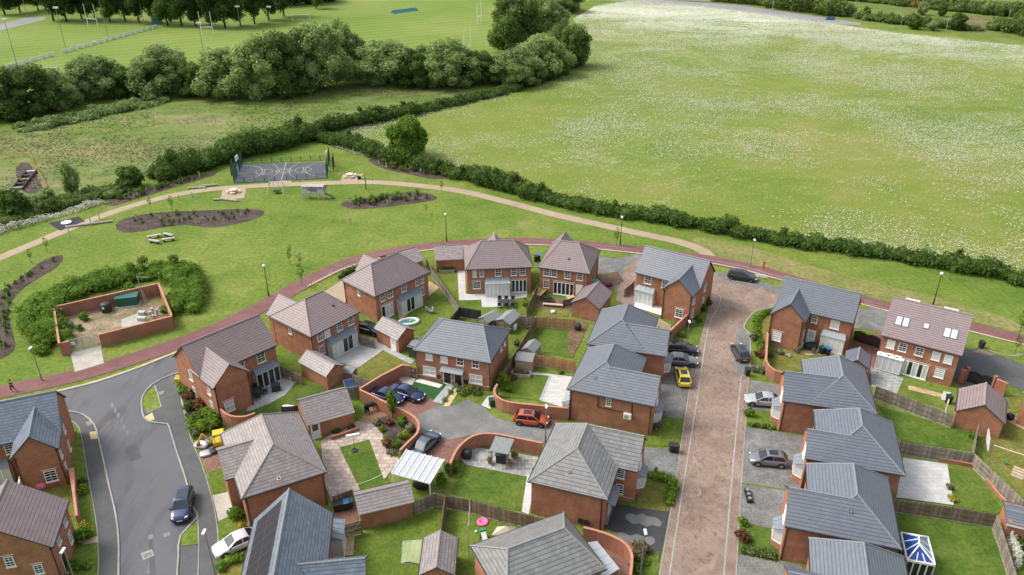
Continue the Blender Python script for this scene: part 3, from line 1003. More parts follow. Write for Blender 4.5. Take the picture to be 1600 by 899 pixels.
class House:
    def __init__(self, name, label, cat, O, ang, W, D, group=None):
        self.root = thing(name, label, cat, O, ang, group)
        self.O, self.ang, self.W, self.D = Vector((O[0], O[1], 0)), ang, W, D
        self.ex = Vector((math.cos(ang), math.sin(ang), 0))
        self.ey = Vector((-math.sin(ang), math.cos(ang), 0))
        self.ov = 0.28
        self.sides = {}

    def wallside(self, key, x0, y0, x1, y1):
        """wall seen from outside, left end first (local coordinates)"""
        d = Vector((x1 - x0, y1 - y0))
        L = d.length
        d /= L
        self.sides[key] = ((x0, y0), d, L)

    def rect_sides(self, x0, y0, x1, y1, pre=''):
        self.wallside(pre + 'front', x0, y0, x1, y0)
        self.wallside(pre + 'right', x1, y0, x1, y1)
        self.wallside(pre + 'back', x1, y1, x0, y1)
        self.wallside(pre + 'left', x0, y1, x0, y0)

    def hit(self, key, px, py):
        (x0, y0), d, L = self.sides[key]
        o = self.O + self.ex * x0 + self.ey * y0
        dw = self.ex * d.x + self.ey * d.y
        n = Vector((dw.y, -dw.x, 0))
        r = ray(px, py)
        c = Vector((0, 0, CAM_H))
        t = (o - c).dot(n) / r.dot(n)
        p = c + r * t
        return (p - o).dot(dw), p.z

    def at(self, key, u, off=0.0):
        (x0, y0), d, L = self.sides[key]
        return Vector((x0 + d.x * u + d.y * off, y0 + d.y * u - d.x * off, 0)), math.atan2(d.y, d.x)

    def place(self, key, px=None, u=None, z=0.0):
        if px is not None:
            uu, zz = self.hit(key, *px)
            return uu, zz
        return u, z

    def window(self, key, px=None, w_=1.0, h_=1.2, u=None, z=None, cols=2, rows=4, glass='glass_dark', style='sash', mid=0.03, lintel=False, sill=True, zfix=None):
        """px = pixel of the window's middle"""
        if px is not None:
            u, zc = self.hit(key, *px)
            z = zc - h_ / 2
        if zfix is not None:
            z = zfix
        q, a = self.at(key, u)
        q.z = z
        f, p, s, l = win_meshes(w_, h_, cols, rows, glass, mid, style)
        o = link('window', f, self.root, q, a)
        link('pane', p, o)
        if sill:
            link('sill', s, o)
        if lintel:
            link('lintel', l, o)
        return o

    def door(self, key, px=None, u=None, z=0.05, w_=0.95, h_=2.05, mat='white_upvc', pane='glass_curtain', half=True):
        if px is not None:
            u, zc = self.hit(key, *px)
        q, a = self.at(key, u)
        q.z = z
        m, p = MB(), MB()
        b = w_ / 2
        m.box(-b, -0.05, 0, b, 0.03, h_, 0)
        m.box(-b - 0.08, -0.03, 0, -b - 0.002, 0.03, h_ + 0.08, 1)
        m.box(b + 0.002, -0.03, 0, b + 0.08, 0.03, h_ + 0.08, 1)
        m.box(-b, -0.03, h_ + 0.002, b, 0.03, h_ + 0.08, 1)
        m.box(-b - 0.1, -0.16, -0.08, b + 0.1, -0.052, -0.005, 1)
        o = m.build('door', [mat, 'white_upvc'], self.root, q, a)
        if half:
            p.box(-b + 0.14, -0.062, h_ * 0.5, b - 0.14, -0.045, h_ - 0.16)
            p.build('pane', pane, o)
        hm = MB()
        hm.box(b - 0.16, -0.10, 1.0, b - 0.12, -0.052, 1.16)
        hm.build('handle', 'galv_steel', o)
        return o

    def glazed(self, key, px=None, u=None, w_=3.0, h_=2.1, n=5, z=0.08, glass='glass_curtain', darkp=(), lintel=True):
        """patio or folding doors"""
        if px is not None:
            u, zc = self.hit(key, *px)
        q, a = self.at(key, u)
        q.z = z
        m, p, p2 = MB(), MB(), MB()
        b = w_ / 2
        m.box(-b, -0.06, h_ - 0.09, b, 0.03, h_)
        m.box(-b, -0.06, 0, b, 0.03, 0.09)
        for i in range(n + 1):
            x = -b + w_ * i / n
            k = 0.075
            x0, x1 = max(-b, x - k), min(b, x + k)
            m.box(x0, -0.06, 0.09, x1, 0.03, h_ - 0.09)
        for i in range(n):
            t = p2 if i in darkp else p
            t.box(-b + w_ * i / n + 0.04, -0.02, 0.08, -b + w_ * (i + 1) / n - 0.04, 0.0, h_ - 0.08)
        m.box(-b - 0.05, -0.18, -0.07, b + 0.05, -0.062, 0.0)
        o = m.build('patio_door', 'white_upvc', self.root, q, a)
        if p.v:
            p.build('pane', glass, o)
        if p2.v:
            p2.build('pane', 'glass_dark', o)
        if lintel:
            l = MB()
            l.box(-b - 0.2, -0.035, h_ + 0.16, b + 0.2, 0.02, h_ + 0.22)
            l.build('lintel', 'white_render', o)
        return o

    def bay(self, key, px=None, u=None, w_=3.4, h_=2.25, proj=0.9, n=6, roof='lead_grey', glass='glass_curtain', darkp=(), base=0.0, rise=0.45, taper=0.0, z=0.05):
        """glazed bay or garden room under a lead lean-to roof; taper = canted sides"""
        if px is not None:
            u, zc = self.hit(key, *px)
        q, a = self.at(key, u)
        q.z = z
        m, p, p2, r = MB(), MB(), MB(), MB()
        b = w_ / 2
        bt = b - taper
        y = -proj
        zb = base
        pts = [(-b, 0.0), (-bt, y), (bt, y), (b, 0.0)]
        def panelset(A, B, k, dset=()):
            dx, dy = B[0] - A[0], B[1] - A[1]
            L = math.hypot(dx, dy)
            ux, uy = dx / L, dy / L
            nx, ny = uy, -ux
            def bx(mm, s0, s1, z0, z1, o0, o1):
                c = [(A[0] + ux * s + nx * o, A[1] + uy * s + ny * o) for s, o in ((s0, o0), (s1, o0), (s1, o1), (s0, o1))]
                mm.prism(c, z0, z1)
            bx(m, 0, L, zb, zb + 0.10, -0.04, 0.03)
            bx(m, 0, L, h_ - 0.12, h_, -0.04, 0.03)
            for i in range(k + 1):
                s = L * i / k
                bx(m, max(0, s - 0.05), min(L, s + 0.05), zb + 0.10, h_ - 0.12, -0.04, 0.03)
            for i in range(k):
                bx(p2 if i in dset else p, L * i / k + 0.04, L * (i + 1) / k - 0.04, zb + 0.09, h_ - 0.11, -0.02, 0.0)
        panelset(pts[0], pts[1], max(1, int(proj / 0.8)))
        panelset(pts[1], pts[2], n, darkp)
        panelset(pts[2], pts[3], max(1, int(proj / 0.8)))
        o = m.build('bay_window', 'white_upvc', self.root, q, a)
        p.build('pane', glass, o)
        if p2.v:
            p2.build('pane', 'glass_dark', o)
        e = 0.14
        out = [(-b - e, 0.02), (-bt - e * 0.7, y - e), (bt + e * 0.7, y - e), (b + e, 0.02)]
        tl = [(-b * 0.93 - 0.02, 0.02), (b * 0.93 + 0.02, 0.02)]
        Z0, Z1 = h_ + 0.02, h_ + rise
        r.slab([(out[1][0], out[1][1], Z0), (out[2][0], out[2][1], Z0), (tl[1][0], tl[1][1], Z1), (tl[0][0], tl[0][1], Z1)], 0.05)
        r.face([(out[0][0], out[0][1], Z0), (out[1][0], out[1][1], Z0), (tl[0][0], tl[0][1], Z1)])
        r.face([(out[2][0], out[2][1], Z0), (out[3][0], out[3][1], Z0), (tl[1][0], tl[1][1], Z1)])
        r.prism(out, h_ - 0.03, Z0 - 0.03, 1)
        nr = max(3, int(w_ / 0.6))
        for i in range(nr + 1):
            t = i / nr
            x0 = out[1][0] * (1 - t) + out[2][0] * t
            x1 = tl[0][0] * (1 - t) + tl[1][0] * t
            r.tube((x0, out[1][1], Z0 + 0.015), (x1, 0.0, Z1 + 0.015), 0.022, 4)
        r.build('bay_roof', [roof, 'white_fascia'], o)
        if base > 0.2:
            bm_ = MB()
            bm_.prism([(-b, 0.0), (-bt, y), (bt, y), (b, 0.0)], -0.05, zb - 0.01)
            bm_.build('dwarf_wall', 'brick', o)
        return o

    def walls(self, x0, y0, x1, y1, h, gables=(), rz=0, mid=None, axis='x', bm_=None):
        """brick box with optional gable peaks ('x0','x1','y0','y1')"""
        m = bm_ if bm_ is not None else MB()
        m.box(x0, y0, -0.15, x1, y1, h)
        for g in gables:
            if g in ('x0', 'x1'):
                x = x0 if g == 'x0' else x1 - 0.28
                yc = mid if mid is not None else (y0 + y1) / 2
                V_ = [(x, y0, h), (x, y1, h), (x, yc, rz), (x + 0.28, y0, h), (x + 0.28, y1, h), (x + 0.28, yc, rz)]
                m.mesh(V_, [(0, 2, 1), (3, 4, 5), (0, 3, 5, 2), (2, 5, 4, 1)])
            else:
                y = y0 if g == 'y0' else y1 - 0.28
                xc = mid if mid is not None else (x0 + x1) / 2
                V_ = [(x0, y, h), (x1, y, h), (xc, y, rz), (x0, y + 0.28, h), (x1, y + 0.28, h), (xc, y + 0.28, rz)]
                m.mesh(V_, [(0, 1, 2), (3, 5, 4), (0, 2, 5, 3), (1, 4, 5, 2)])
        return m

    def roof(self, x0, y0, x1, y1, ze, zr, o0=2.5, o1=2.5, axis='x', mid=None, mat='tiles_slate', ridge='ridge_slate', name='roof', fascia='soffit', thick=0.16, hipcut=()):
        """hip / gable roof; o0,o1 = hip runs at the two ends (0 = gable)"""
        m = MB()
        rd = MB()
        if axis == 'x':
            T = lambda a, b, z: (a, b, z)
            A0, A1, B0, B1 = x0, x1, y0, y1
        else:
            T = lambda a, b, z: (b, a, z)
            A0, A1, B0, B1 = y0, y1, x0, x1
        c = (B0 + B1) / 2 if mid is None else mid
        r0, r1 = (A0 + o0, c, zr), (A1 - o1, c, zr)
        e = [(A0, B0, ze), (A1, B0, ze), (A1, B1, ze), (A0, B1, ze)]
        faces = [[e[0], e[1], r1, r0], [e[2], e[3], r0, r1]]
        if o1 > 0:
            faces.append([e[1], e[2], r1])
        if o0 > 0:
            faces.append([e[3], e[0], r0])
        flip = axis == 'y'
        for f in faces:
            t = [T(*p) for p in f]
            b_ = [(p[0], p[1], p[2] - thick) for p in t]
            m.face(t[::-1] if flip else t, 0)
            m.face(b_ if flip else b_[::-1], 1)
        loop = [e[0], e[1]] + ([] if o1 > 0 else [r1]) + [e[2], e[3]] + ([] if o0 > 0 else [r0])
        for i in range(len(loop)):
            p, q = T(*loop[i]), T(*loop[(i + 1) % len(loop)])
            f = [(p[0], p[1], p[2] - thick), (q[0], q[1], q[2] - thick), q, p]
            m.face(f[::-1] if flip else f, 1)
        o = m.build(name, [mat, fascia], self.root)
        lines = [(r0, r1)]
        if o0 > 0:
            lines += [((Vector(e[k]).lerp(Vector(r0), dict(hipcut).get(k, 0.0))), r0) for k in (0, 3)]
        if o1 > 0:
            lines += [(e[1], r1), (e[2], r1)]
        for p, q in lines:
            p, q = Vector(T(*p)), Vector(T(*q))
            L = (q - p).length
            k = max(1, int(L / 0.45))
            for i in range(k):
                a, b = p.lerp(q, i / k), p.lerp(q, (i + 0.96) / k)
                rd.tube(a + Vector((0, 0, -0.02)), b + Vector((0, 0, -0.005)), 0.095, 6)
        rd.build('ridge_tiles', ridge, o)
        return o

    def gutter(self, pts, name='gutter'):
        for p, q in pts:
            m = MB()
            m.tube(p, q, 0.06, 6)
            m.build(name, 'black_plastic', self.root)

    def pipe(self, x, y, zt, zb=0.0):
        m = MB()
        m.tube((x, y, zb), (x, y, zt), 0.05, 6)
        m.box(x - 0.08, y - 0.08, zt - 0.18, x + 0.08, y + 0.08, zt)
        return m.build('downpipe', 'black_plastic', self.root)

    def box_part(self, name, x0, y0, z0, x1, y1, z1, mat):
        m = MB()
        m.box(x0, y0, z0, x1, y1, z1)
        return m.build(name, mat, self.root)

def eframe(a, b, z):
    A = a if isinstance(a, Vector) else P(*a, z)
    B = b if isinstance(b, Vector) else P(*b, z)
    d = B - A
    d.z = 0
    return Vector((A.x, A.y, 0)), math.atan2(d.y, d.x), d.length

def local(O, ang, px, z):
    p = P(*px, z) - O
    return (p.x * math.cos(ang) + p.y * math.sin(ang), -p.x * math.sin(ang) + p.y * math.cos(ang))

EZ = 4.4

def hip_house(label, a, b, D, tiles='tiles_brown', ridge='ridge_brown', o=(2.5, 2.5), zr=7.2, ze=EZ, name='detached_house', cat='house', group=None, extra=None):
    """rectangular hipped house; a, b = pixels of the left and right corners of the near eave"""
    O, ang, W = eframe(a, b, ze)
    h = House(name, label, cat, O, ang, W, D, group)
    ov = h.ov
    m = h.walls(ov, ov, W - ov, D - ov, ze + 0.12)
    if extra:
        extra(h, m)
    m.build('wall', 'brick', h.root)
    h.roof(0, 0, W, D, ze, zr, o[0], o[1], 'x', None, tiles, ridge)
    h.rect_sides(ov, ov, W - ov, D - ov)
    g = ze - 0.06
    h.gutter([((-0.04, -0.05, g), (W + 0.04, -0.05, g)), ((W + 0.05, 0, g), (W + 0.05, D, g)), ((W, D + 0.05, g), (0, D + 0.05, g)), ((-0.05, D, g), (-0.05, 0, g))])
    return h

def corner_house(label, a, ang_b, wing, tiles, ridge, W=10.2, D=10.0, fy=3.0, ww=4.7, ze=4.8, zm=7.9, zw=7.0, name='corner_house', group=None, origin=None):
    """gabled house with a gabled wing towards the viewer, flush with one gable end.
    a, ang_b = pixels of the wing's left and right eave corners; wing = 'L' or 'R' end"""
    A, ang, w0 = eframe(a, ang_b, ze)
    ex = Vector((math.cos(ang), math.sin(ang), 0))
    O = A if wing == 'L' else A - ex * (W - ww)
    h = House(name, label, 'house', O, ang, W, D, group)
    ov = 0.16
    x0, x1 = (0, ww) if wing == 'L' else (W - ww, W)
    k = (zm - ze) / ((D - fy) / 2)
    m = h.walls(ov, fy + 0.28, W - ov, D - 0.28, ze + 0.1, ('x0', 'x1'), zm - 0.12, mid=(fy + D) / 2)
    kw = (zw - ze) / (ww / 2)
    wl, wr = (x0 + ov, x1 - 0.26) if wing == 'L' else (x0 + 0.26, x1 - ov)
    h.walls(wl, ov, wr, fy + 0.28, ze + 0.1, ('y0',), zw - 0.12, mid=(x0 + x1) / 2, bm_=m)
    m.build('wall', 'brick', h.root)
    h.roof(0, fy, W, D, ze, zm, 0, 0, 'x', None, tiles, ridge)
    yin = fy + (zw - ze) / k + 0.3
    e = 0.004
    h.roof(x0 + (e if wing == 'L' else 0), 0, x1 - (0 if wing == 'L' else e), yin, ze + 0.006, zw, 0, 0, 'y', (x0 + x1) / 2, tiles, ridge, name='wing_roof')
    h.wallside('wing', wl, ov, wr, ov)
    h.wallside('wingside', *((wr, ov, wr, fy + 0.28) if wing == 'L' else (wl, fy + 0.28, wl, ov)))
    if wing == 'L':
        h.wallside('front', wr, fy + 0.28, W - ov, fy + 0.28)
    else:
        h.wallside('front', ov, fy + 0.28, wl, fy + 0.28)
    h.wallside('left', ov, D - 0.28, ov, ov)
    h.wallside('right', W - ov, ov, W - ov, D - 0.28)
    h.wallside('back', W - ov, D - 0.28, ov, D - 0.28)
    g = ze - 0.08
    gx = (ww, W) if wing == 'L' else (0, W - ww)
    h.gutter([((gx[0], fy - 0.05, g), (gx[1], fy - 0.05, g)), ((0, D + 0.05, g), (W, D + 0.05, g)), ((x0 - 0.04, 0, g), (x0 - 0.04, fy, g)), ((x1 + 0.04, 0, g), (x1 + 0.04, fy, g))])
    h.pipe(wl + 0.12, ov - 0.06, ze - 0.1)
    h.pipe(wr - 0.12, ov - 0.06, ze - 0.1)
    h.wing = (x0, x1)
    return h

def cross_house(label, nl, nr, D, main, hips, wing, tiles, ridge, zr=7.0, ze=EZ, name='detached_house', group=None):
    """hipped block with its ridge running away from the near eave plus a gabled wing to one side.
    nl, nr = pixels of the two ends of the near eave; main = (x0, x1) of the block; hips = (near, far) runs;
    wing = (side 'L'/'R', y0, y1, ridge height)"""
    O, ang, W = eframe(nl, nr, ze)
    if wing[0] == 'R' and wing[1] > 0.5 and len(wing) > 4:
        W = wing[4]
    if wing[0] == 'L' and len(wing) > 4:
        pass
    h = House(name, label, 'house', O, ang, W, D, group)
    ov = h.ov
    m0, m1 = main
    side, y0, y1, zw = wing[:4]
    m = h.walls(m0 + ov, ov, m1 - ov, D - ov, ze + 0.12)
    kmain = (zr - ze) / ((m1 - m0) / 2)
    if side == 'L':
        X0 = wing[4] if len(wing) > 4 else 0.0
        h.walls(X0 + 0.16, y0 + ov + (0.004 if y0 < 0.1 else 0), m0 + ov + 0.05, y1 - ov, ze + 0.12, ('x0',), zw - 0.12, bm_=m)
        xin = m0 + (zw - ze) / kmain + 0.4
        h.roof(X0, y0 + (0.02 if y0 < 0.1 else 0), xin, y1, ze - (0.0 if y0 > 0.1 else 0.012), zw, 0, 0, 'x', None, tiles, ridge, name='wing_roof')
        xl, xr = X0 + 0.16, m0 + ov
        h.wallside('gable', xl, y1 - ov, xl, y0 + ov)
    else:
        X1 = wing[4] if len(wing) > 4 else W
        h.walls(m1 - ov - 0.05, y0 + ov + (0.004 if y0 < 0.1 else 0), X1 - 0.16, y1 - ov - 0.004, ze + 0.12, ('x1',), zw - 0.12, bm_=m)
        xin = m1 - (zw - ze) / kmain - 0.4
        h.roof(xin, y0 + (0.02 if y0 < 0.1 else 0), X1, y1, ze - (0.0 if y0 > 0.1 else 0.012), zw, 0, 0, 'x', None, tiles, ridge, name='wing_roof')
        xl, xr = m1 - ov, X1 - 0.16
        h.wallside('gable', xr, y0 + ov, xr, y1 - ov)
    m.build('wall', 'brick', h.root)
    h.wallside('wingfront', xl, y0 + ov, xr, y0 + ov)
    h.wallside('wingback', xr, y1 - ov, xl, y1 - ov)
    # where the wing's slope continues the hip, the hip ridge only shows above the wing
    cut = ((0 if side == 'L' else 3, min(0.97, (zw - ze) / (zr - ze))),) if y0 < 0.1 else ()
    h.roof(m0, 0, m1, D, ze, zr, hips[0], hips[1], 'y', None, tiles, ridge, hipcut=cut)
    h.rect_sides(m0 + ov, ov, m1 - ov, D - ov)
    if y0 < 0.1:
        h.wallside('near', min(xl, m0 + ov), ov, max(xr, m1 - ov), ov)
    g = ze - 0.06
    lo, hi = (min(m0, X0 if side == 'L' else m0), max(m1, X1 if side == 'R' else m1)) if y0 < 0.1 else (m0, m1)
    h.gutter([((lo, -0.05, g), (hi, -0.05, g)), ((m0, D + 0.05, g), (m1, D + 0.05, g)),
              ((m0 - 0.05, (y1 if side == 'L' and y0 < 0.1 else 0), g), (m0 - 0.05, D, g)), ((m1 + 0.05, (y1 if side == 'R' and y0 < 0.1 else 0), g), (m1 + 0.05, (y0 if side == 'R' and y0 > 0.1 else D), g))])
    h.wing = (side, y0, y1, xl, xr)
    return h

def garage(label, a, b, D, axis='y', ze=2.35, zr=None, pitch=0.62, tiles='tiles_brown_grey', ridge='ridge_brown', name='garage', z_px=None, ov=0.18, group=None, W=None):
    """small gabled outbuilding; a, b = pixels of the near eave or gable corners; axis = ridge direction in its own frame"""
    O, ang, w0 = eframe(a, b, ze)
    W = W or w0
    h = House(name, label, 'garage', O, ang, W, D, group)
    half = (W if axis == 'y' else D) / 2
    zr = zr or ze + half * pitch
    m = h.walls(ov, ov, W - ov, D - ov, ze + 0.08, ('y0', 'y1') if axis == 'y' else ('x0', 'x1'), zr - 0.1)
    m.build('wall', 'brick', h.root)
    h.roof(0, 0, W, D, ze, zr, 0, 0, axis, None, tiles, ridge, thick=0.12)
    h.rect_sides(ov, ov, W - ov, D - ov)
    g = ze - 0.05
    if axis == 'y':
        h.gutter([((-0.05, 0, g), (-0.05, D, g)), ((W + 0.05, 0, g), (W + 0.05, D, g))])
    else:
        m = MB()
        m.box(0, -0.03, ze - 0.2, W, -0.005, ze - 0.02)
        m.build('fascia', 'white_fascia', h.root)
        h.gutter([((0, D + 0.05, g), (W, D + 0.05, g))])
    return h

def gable_house(label, nl, nr, D, axis, ze, zr, tiles, ridge, name='gabled_house', extra=None, group=None):
    O, ang, W = eframe(nl, nr, ze)
    h = House(name, label, 'house', O, ang, W, D, group)
    ov = 0.25
    m = h.walls(ov, ov, W - ov, D - ov, ze + 0.1, ('x0', 'x1') if axis == 'x' else ('y0', 'y1'), zr - 0.12)
    if extra:
        extra(h, m)
    m.build('wall', 'brick', h.root)
    h.roof(0, 0, W, D, ze, zr, 0, 0, axis, None, tiles, ridge)
    h.rect_sides(ov, ov, W - ov, D - ov)
    g = ze - 0.08
    h.gutter([((0, -0.05, g), (W, -0.05, g)), ((0, D + 0.05, g), (W, D + 0.05, g))] if axis == 'x' else [((-0.05, 0, g), (-0.05, D, g)), ((W + 0.05, 0, g), (W + 0.05, D, g))])
    return h

def rear_wing(x0, x1, y1, zw, tiles, ridge, zr, D):
    def f(h, m):
        k = (zr - EZ) / (D / 2)
        h.walls(x0 + 0.16 + (h.ov - 0.16 if x0 < 0.1 else 0), D - 0.6, x1 - 0.16, y1 - 0.16, EZ + 0.1, ('y1',), zw - 0.12, bm_=m)
        h.roof(x0 + (0.02 if x0 < 0.1 else 0), D - (zw - EZ) / k - 0.4, x1, y1, EZ - 0.012, zw, 0, 0, 'y', None, tiles, ridge, name='wing_roof')
    return f
# ---------------------------------------------------------------- vehicles
def car_proto(kind):
    """profiles in metres, nose towards +x: (x, half width, sill z, belt z) and the cabin outline"""
    S = {
        'hatch': dict(L=4.2, W=1.78, H=1.47, belt=0.90, nose=0.66, tail=0.88, wsb=1.05, wst=0.30, rt=-1.45, rb=-1.98, hood=0.90),
        'estate': dict(L=4.65, W=1.82, H=1.50, belt=0.92, nose=0.66, tail=0.92, wsb=1.15, wst=0.35, rt=-1.80, rb=-2.22, hood=0.92),
        'saloon': dict(L=4.7, W=1.83, H=1.42, belt=0.90, nose=0.64, tail=0.92, wsb=1.05, wst=0.25, rt=-0.95, rb=-1.65, hood=0.90),
        'coupe': dict(L=4.5, W=1.82, H=1.36, belt=0.86, nose=0.62, tail=0.88, wsb=0.95, wst=0.10, rt=-0.85, rb=-1.75, hood=0.86),
        'suv': dict(L=4.6, W=1.90, H=1.66, belt=1.05, nose=0.82, tail=1.05, wsb=1.15, wst=0.45, rt=-1.70, rb=-2.15, hood=1.05),
    }[kind]
    L, W, H = S['L'], S['W'], S['H']
    h = L / 2
    root = thing('parked_car', kind, 'car')
    # lower body: loft of cross-sections
    st = [(-h, 0.74, 0.42, S['tail'] - 0.14), (-h + 0.10, 0.90, 0.32, S['tail'] - 0.02), (-h + 0.45, 0.985, 0.24, S['tail']), (-h + 0.95, 1.0, 0.22, S['belt'] + 0.02), (-0.4, 1.0, 0.20, S['belt']),
          (0.5, 1.0, 0.20, S['belt']), (S['wsb'], 0.99, 0.22, S['hood']), (h - 0.75, 0.985, 0.24, (S['hood'] + S['nose']) / 2 + 0.07), (h - 0.3, 0.94, 0.26, S['nose'] + 0.06), (h - 0.08, 0.82, 0.28, S['nose'] - 0.06), (h, 0.66, 0.36, S['nose'] - 0.18)]
    m = MB()
    V_, F_ = [], []
    for x, k, z0, z1 in st:
        w2 = W / 2 * k
        zm = z0 + (z1 - z0) * 0.55
        half = [(0.0, z0), (w2 * 0.88, z0), (w2 * 0.98, z0 + 0.14), (w2, zm), (w2 * 0.965, z1 - 0.07), (w2 * 0.88, z1), (w2 * 0.5, z1 + 0.022), (0.0, z1 + 0.03)]
        ring = half + [(-y, z) for y, z in half[-2:0:-1]]
        V_ += [(x, y, z) for y, z in ring]
    n = 14
    for i in range(len(st) - 1):
        for j in range(n):
            F_.append((i * n + j, (i + 1) * n + j, (i + 1) * n + (j + 1) % n, i * n + (j + 1) % n)[::-1])
    F_.append(tuple(range(n)))
    F_.append(tuple(range((len(st) - 1) * n, len(st) * n))[::-1])
    m.mesh(V_, F_)
    # cabin: pillars and roof skin
    cw0, cw1 = W / 2 * 0.90, W / 2 * 0.70
    zb, zt = S['belt'] - 0.02, H
    prof = [(S['wsb'] + 0.12, zb), (S['wst'], zt - 0.05), (S['wst'] - 0.45, zt), (S['rt'] + 0.4, zt - 0.005), (S['rt'], zt - 0.06), (S['rb'], zb)]
    def wid(z):
        return cw0 + (cw1 - cw0) * (z - zb) / (zt - zb)
    k0 = len(m.v)
    CV = []
    for x, z in prof:
        CV += [(x, wid(z), z), (x, wid(z) * 0.86, z + (0.02 if z > zb + 0.1 else 0)), (x, -wid(z) * 0.86, z + (0.02 if z > zb + 0.1 else 0)), (x, -wid(z), z)]
    CF = []
    for i in range(len(prof) - 1):
        for j in range(3):
            CF.append((i * 4 + j, (i + 1) * 4 + j, (i + 1) * 4 + j + 1, i * 4 + j + 1)[::-1])
    CF.append(tuple(i * 4 for i in range(len(prof))))
    CF.append(tuple(i * 4 + 3 for i in range(len(prof)))[::-1])
    m.mesh(CV, CF)
    me = m.data('body', 'paint_black', True)
    me.set_sharp_from_angle(angle=R(40))
    body = link('body', me, root)
    def pane(name, pts, out, mat='car_glass', t=0.012):
        g = MB()
        o = Vector(out).normalized()
        A = [Vector(p) + o * t for p in pts]
        B = [Vector(p) - o * 0.03 for p in pts]
        k = len(pts)
        nn = (A[1] - A[0]).cross(A[2] - A[0])
        idx = list(range(k))
        if nn.dot(o) < 0:
            idx = idx[::-1]
        g.mesh(A + B, [tuple(idx)] + [(i, k + i, k + (i + 1) % k, (i + 1) % k) for i in range(k)])
        return g.build(name, mat, root)
    def lerp(p, q, t):
        return tuple(a + (b - a) * t for a, b in zip(p, q))
    # windscreen and rear screen
    for nm, (xb, zb_), (xt, zt_), sgn in (('windscreen', prof[0], prof[1], 1), ('rear_screen', prof[5], prof[4], -1)):
        a0, a1 = 0.12, 0.97
        xb2, zb2 = xb + (xt - xb) * a0, zb_ + (zt_ - zb_) * a0
        xt2, zt2 = xb + (xt - xb) * a1, zb_ + (zt_ - zb_) * a1
        wb, wt = wid(zb2) * 0.89, wid(zt2) * 0.86
        pane(nm, [(xb2, wb, zb2), (xb2, -wb, zb2), (xt2, -wt, zt2 + 0.015), (xt2, wt, zt2 + 0.015)], (zt_ - zb_, 0, abs(xt - xb)) if sgn > 0 else (-(zt_ - zb_), 0, abs(xt - xb)), t=0.02)
    # side windows: front and rear, both sides
    z0, z1 = zb + 0.07, zt - 0.10
    def xf(z):
        return prof[0][0] + (prof[1][0] - prof[0][0]) * (z - zb) / (prof[1][1] - zb)
    def xr(z):
        return prof[5][0] + (prof[4][0] - prof[5][0]) * (z - zb) / (prof[4][1] - zb)
    mx = -0.35
    for s in (1, -1):
        for (A, B_, C, D_) in (((xf(z0) - 0.16, z0), (mx + 0.05, z0), (mx + 0.05, z1), (xf(z1) - 0.06, z1)), ((mx - 0.05, z0), (xr(z0) + 0.22, z0), (xr(z1) + 0.14, z1), (mx - 0.05, z1))):
            pane('side_window', [(x, s * wid(z), z) for x, z in (A, B_, C, D_)], (0, s, 0.25), t=0.014)
    if kind in ('hatch', 'suv', 'estate'):
        g = MB()
        g.slab([(S['wst'] - 0.25, -cw1 * 0.66, zt + 0.028), (S['rt'] + 0.55, -cw1 * 0.66, zt + 0.026), (S['rt'] + 0.55, cw1 * 0.66, zt + 0.026), (S['wst'] - 0.25, cw1 * 0.66, zt + 0.028)][::-1], 0.02)
        g.build('sunroof', 'car_glass', root)
    for s in (1, -1):
        g = MB()
        g.box(-h + 1.25, min(s * W * 0.485, s * W * 0.503), 0.17, h - 1.28, max(s * W * 0.485, s * W * 0.503), 0.30)
        g.build('sill_trim', 'black_plastic', root)
        for sx in (h - 0.86, -h + 0.84):
            g = MB()
            n_, r0_, r1_ = 10, 0.345 if kind != 'suv' else 0.375, 0.42 if kind != 'suv' else 0.45
            A_ = [(sx + r * math.cos(math.pi * i / n_), y, 0.33 + r * math.sin(math.pi * i / n_)) for y in (s * W * 0.46, s * (W / 2 + 0.012)) for r in (0.0, r1_) for i in range(n_ + 1)]
            k_ = n_ + 1
            g.mesh(A_[:], [(2 * k_ + i, 3 * k_ + i, 3 * k_ + i + 1, 2 * k_ + i + 1)[::s] for i in range(n_)] + [(k_ + i, k_ + i + 1, 3 * k_ + i + 1, 3 * k_ + i)[::s] for i in range(n_)])
            g.build('wheel_arch', 'black_plastic', root)
    # wheels with rims
    wr = 0.33 if kind != 'suv' else 0.36
    for sx in (h - 0.86, -h + 0.84):
        for s in (1, -1):
            t = MB()
            prof_t = [(wr * 0.62, -0.11), (wr * 0.94, -0.115), (wr, -0.06), (wr, 0.06), (wr * 0.94, 0.115), (wr * 0.62, 0.11)]
            t.lathe(prof_t, (0, 0, 0), 16, axis='y')
            wo = t.build('wheel', 'tyre', root, (sx, s * (W / 2 - 0.085), wr))
            r = MB()
            r.lathe([(wr * 0.62, 0.0), (wr * 0.60, 0.02), (wr * 0.2, 0.012)], (0, s * 0.095, 0), 14, axis='y')
            for q in range(5):
                a = 2 * math.pi * q / 5
                r.tube((0, s * 0.112, 0), (wr * 0.58 * math.cos(a), s * 0.112, wr * 0.58 * math.sin(a)), 0.03, 4)
            r.build('rim', 'alloy', wo)
    for s in (1, -1):
        g = MB()
        zl = S['nose'] - 0.06
        g.prism([(h - 0.42, s * W * 0.463), (h - 0.12, s * W * 0.40), (h - 0.035, s * W * 0.27), (h - 0.2, s * W * 0.30)][::s], zl - 0.06, zl + 0.085)
        g.build('headlight', 'headlamp', root)
        g = MB()
        zt_ = S['tail'] - 0.18
        g.prism([(-h + 0.30, s * W * 0.478), (-h + 0.07, s * W * 0.435), (-h - 0.012, s * W * 0.29), (-h + 0.16, s * W * 0.31)][::-s], zt_ - 0.05, zt_ + 0.12)
        g.build('tail_light', 'tail_red', root)
        g = MB()
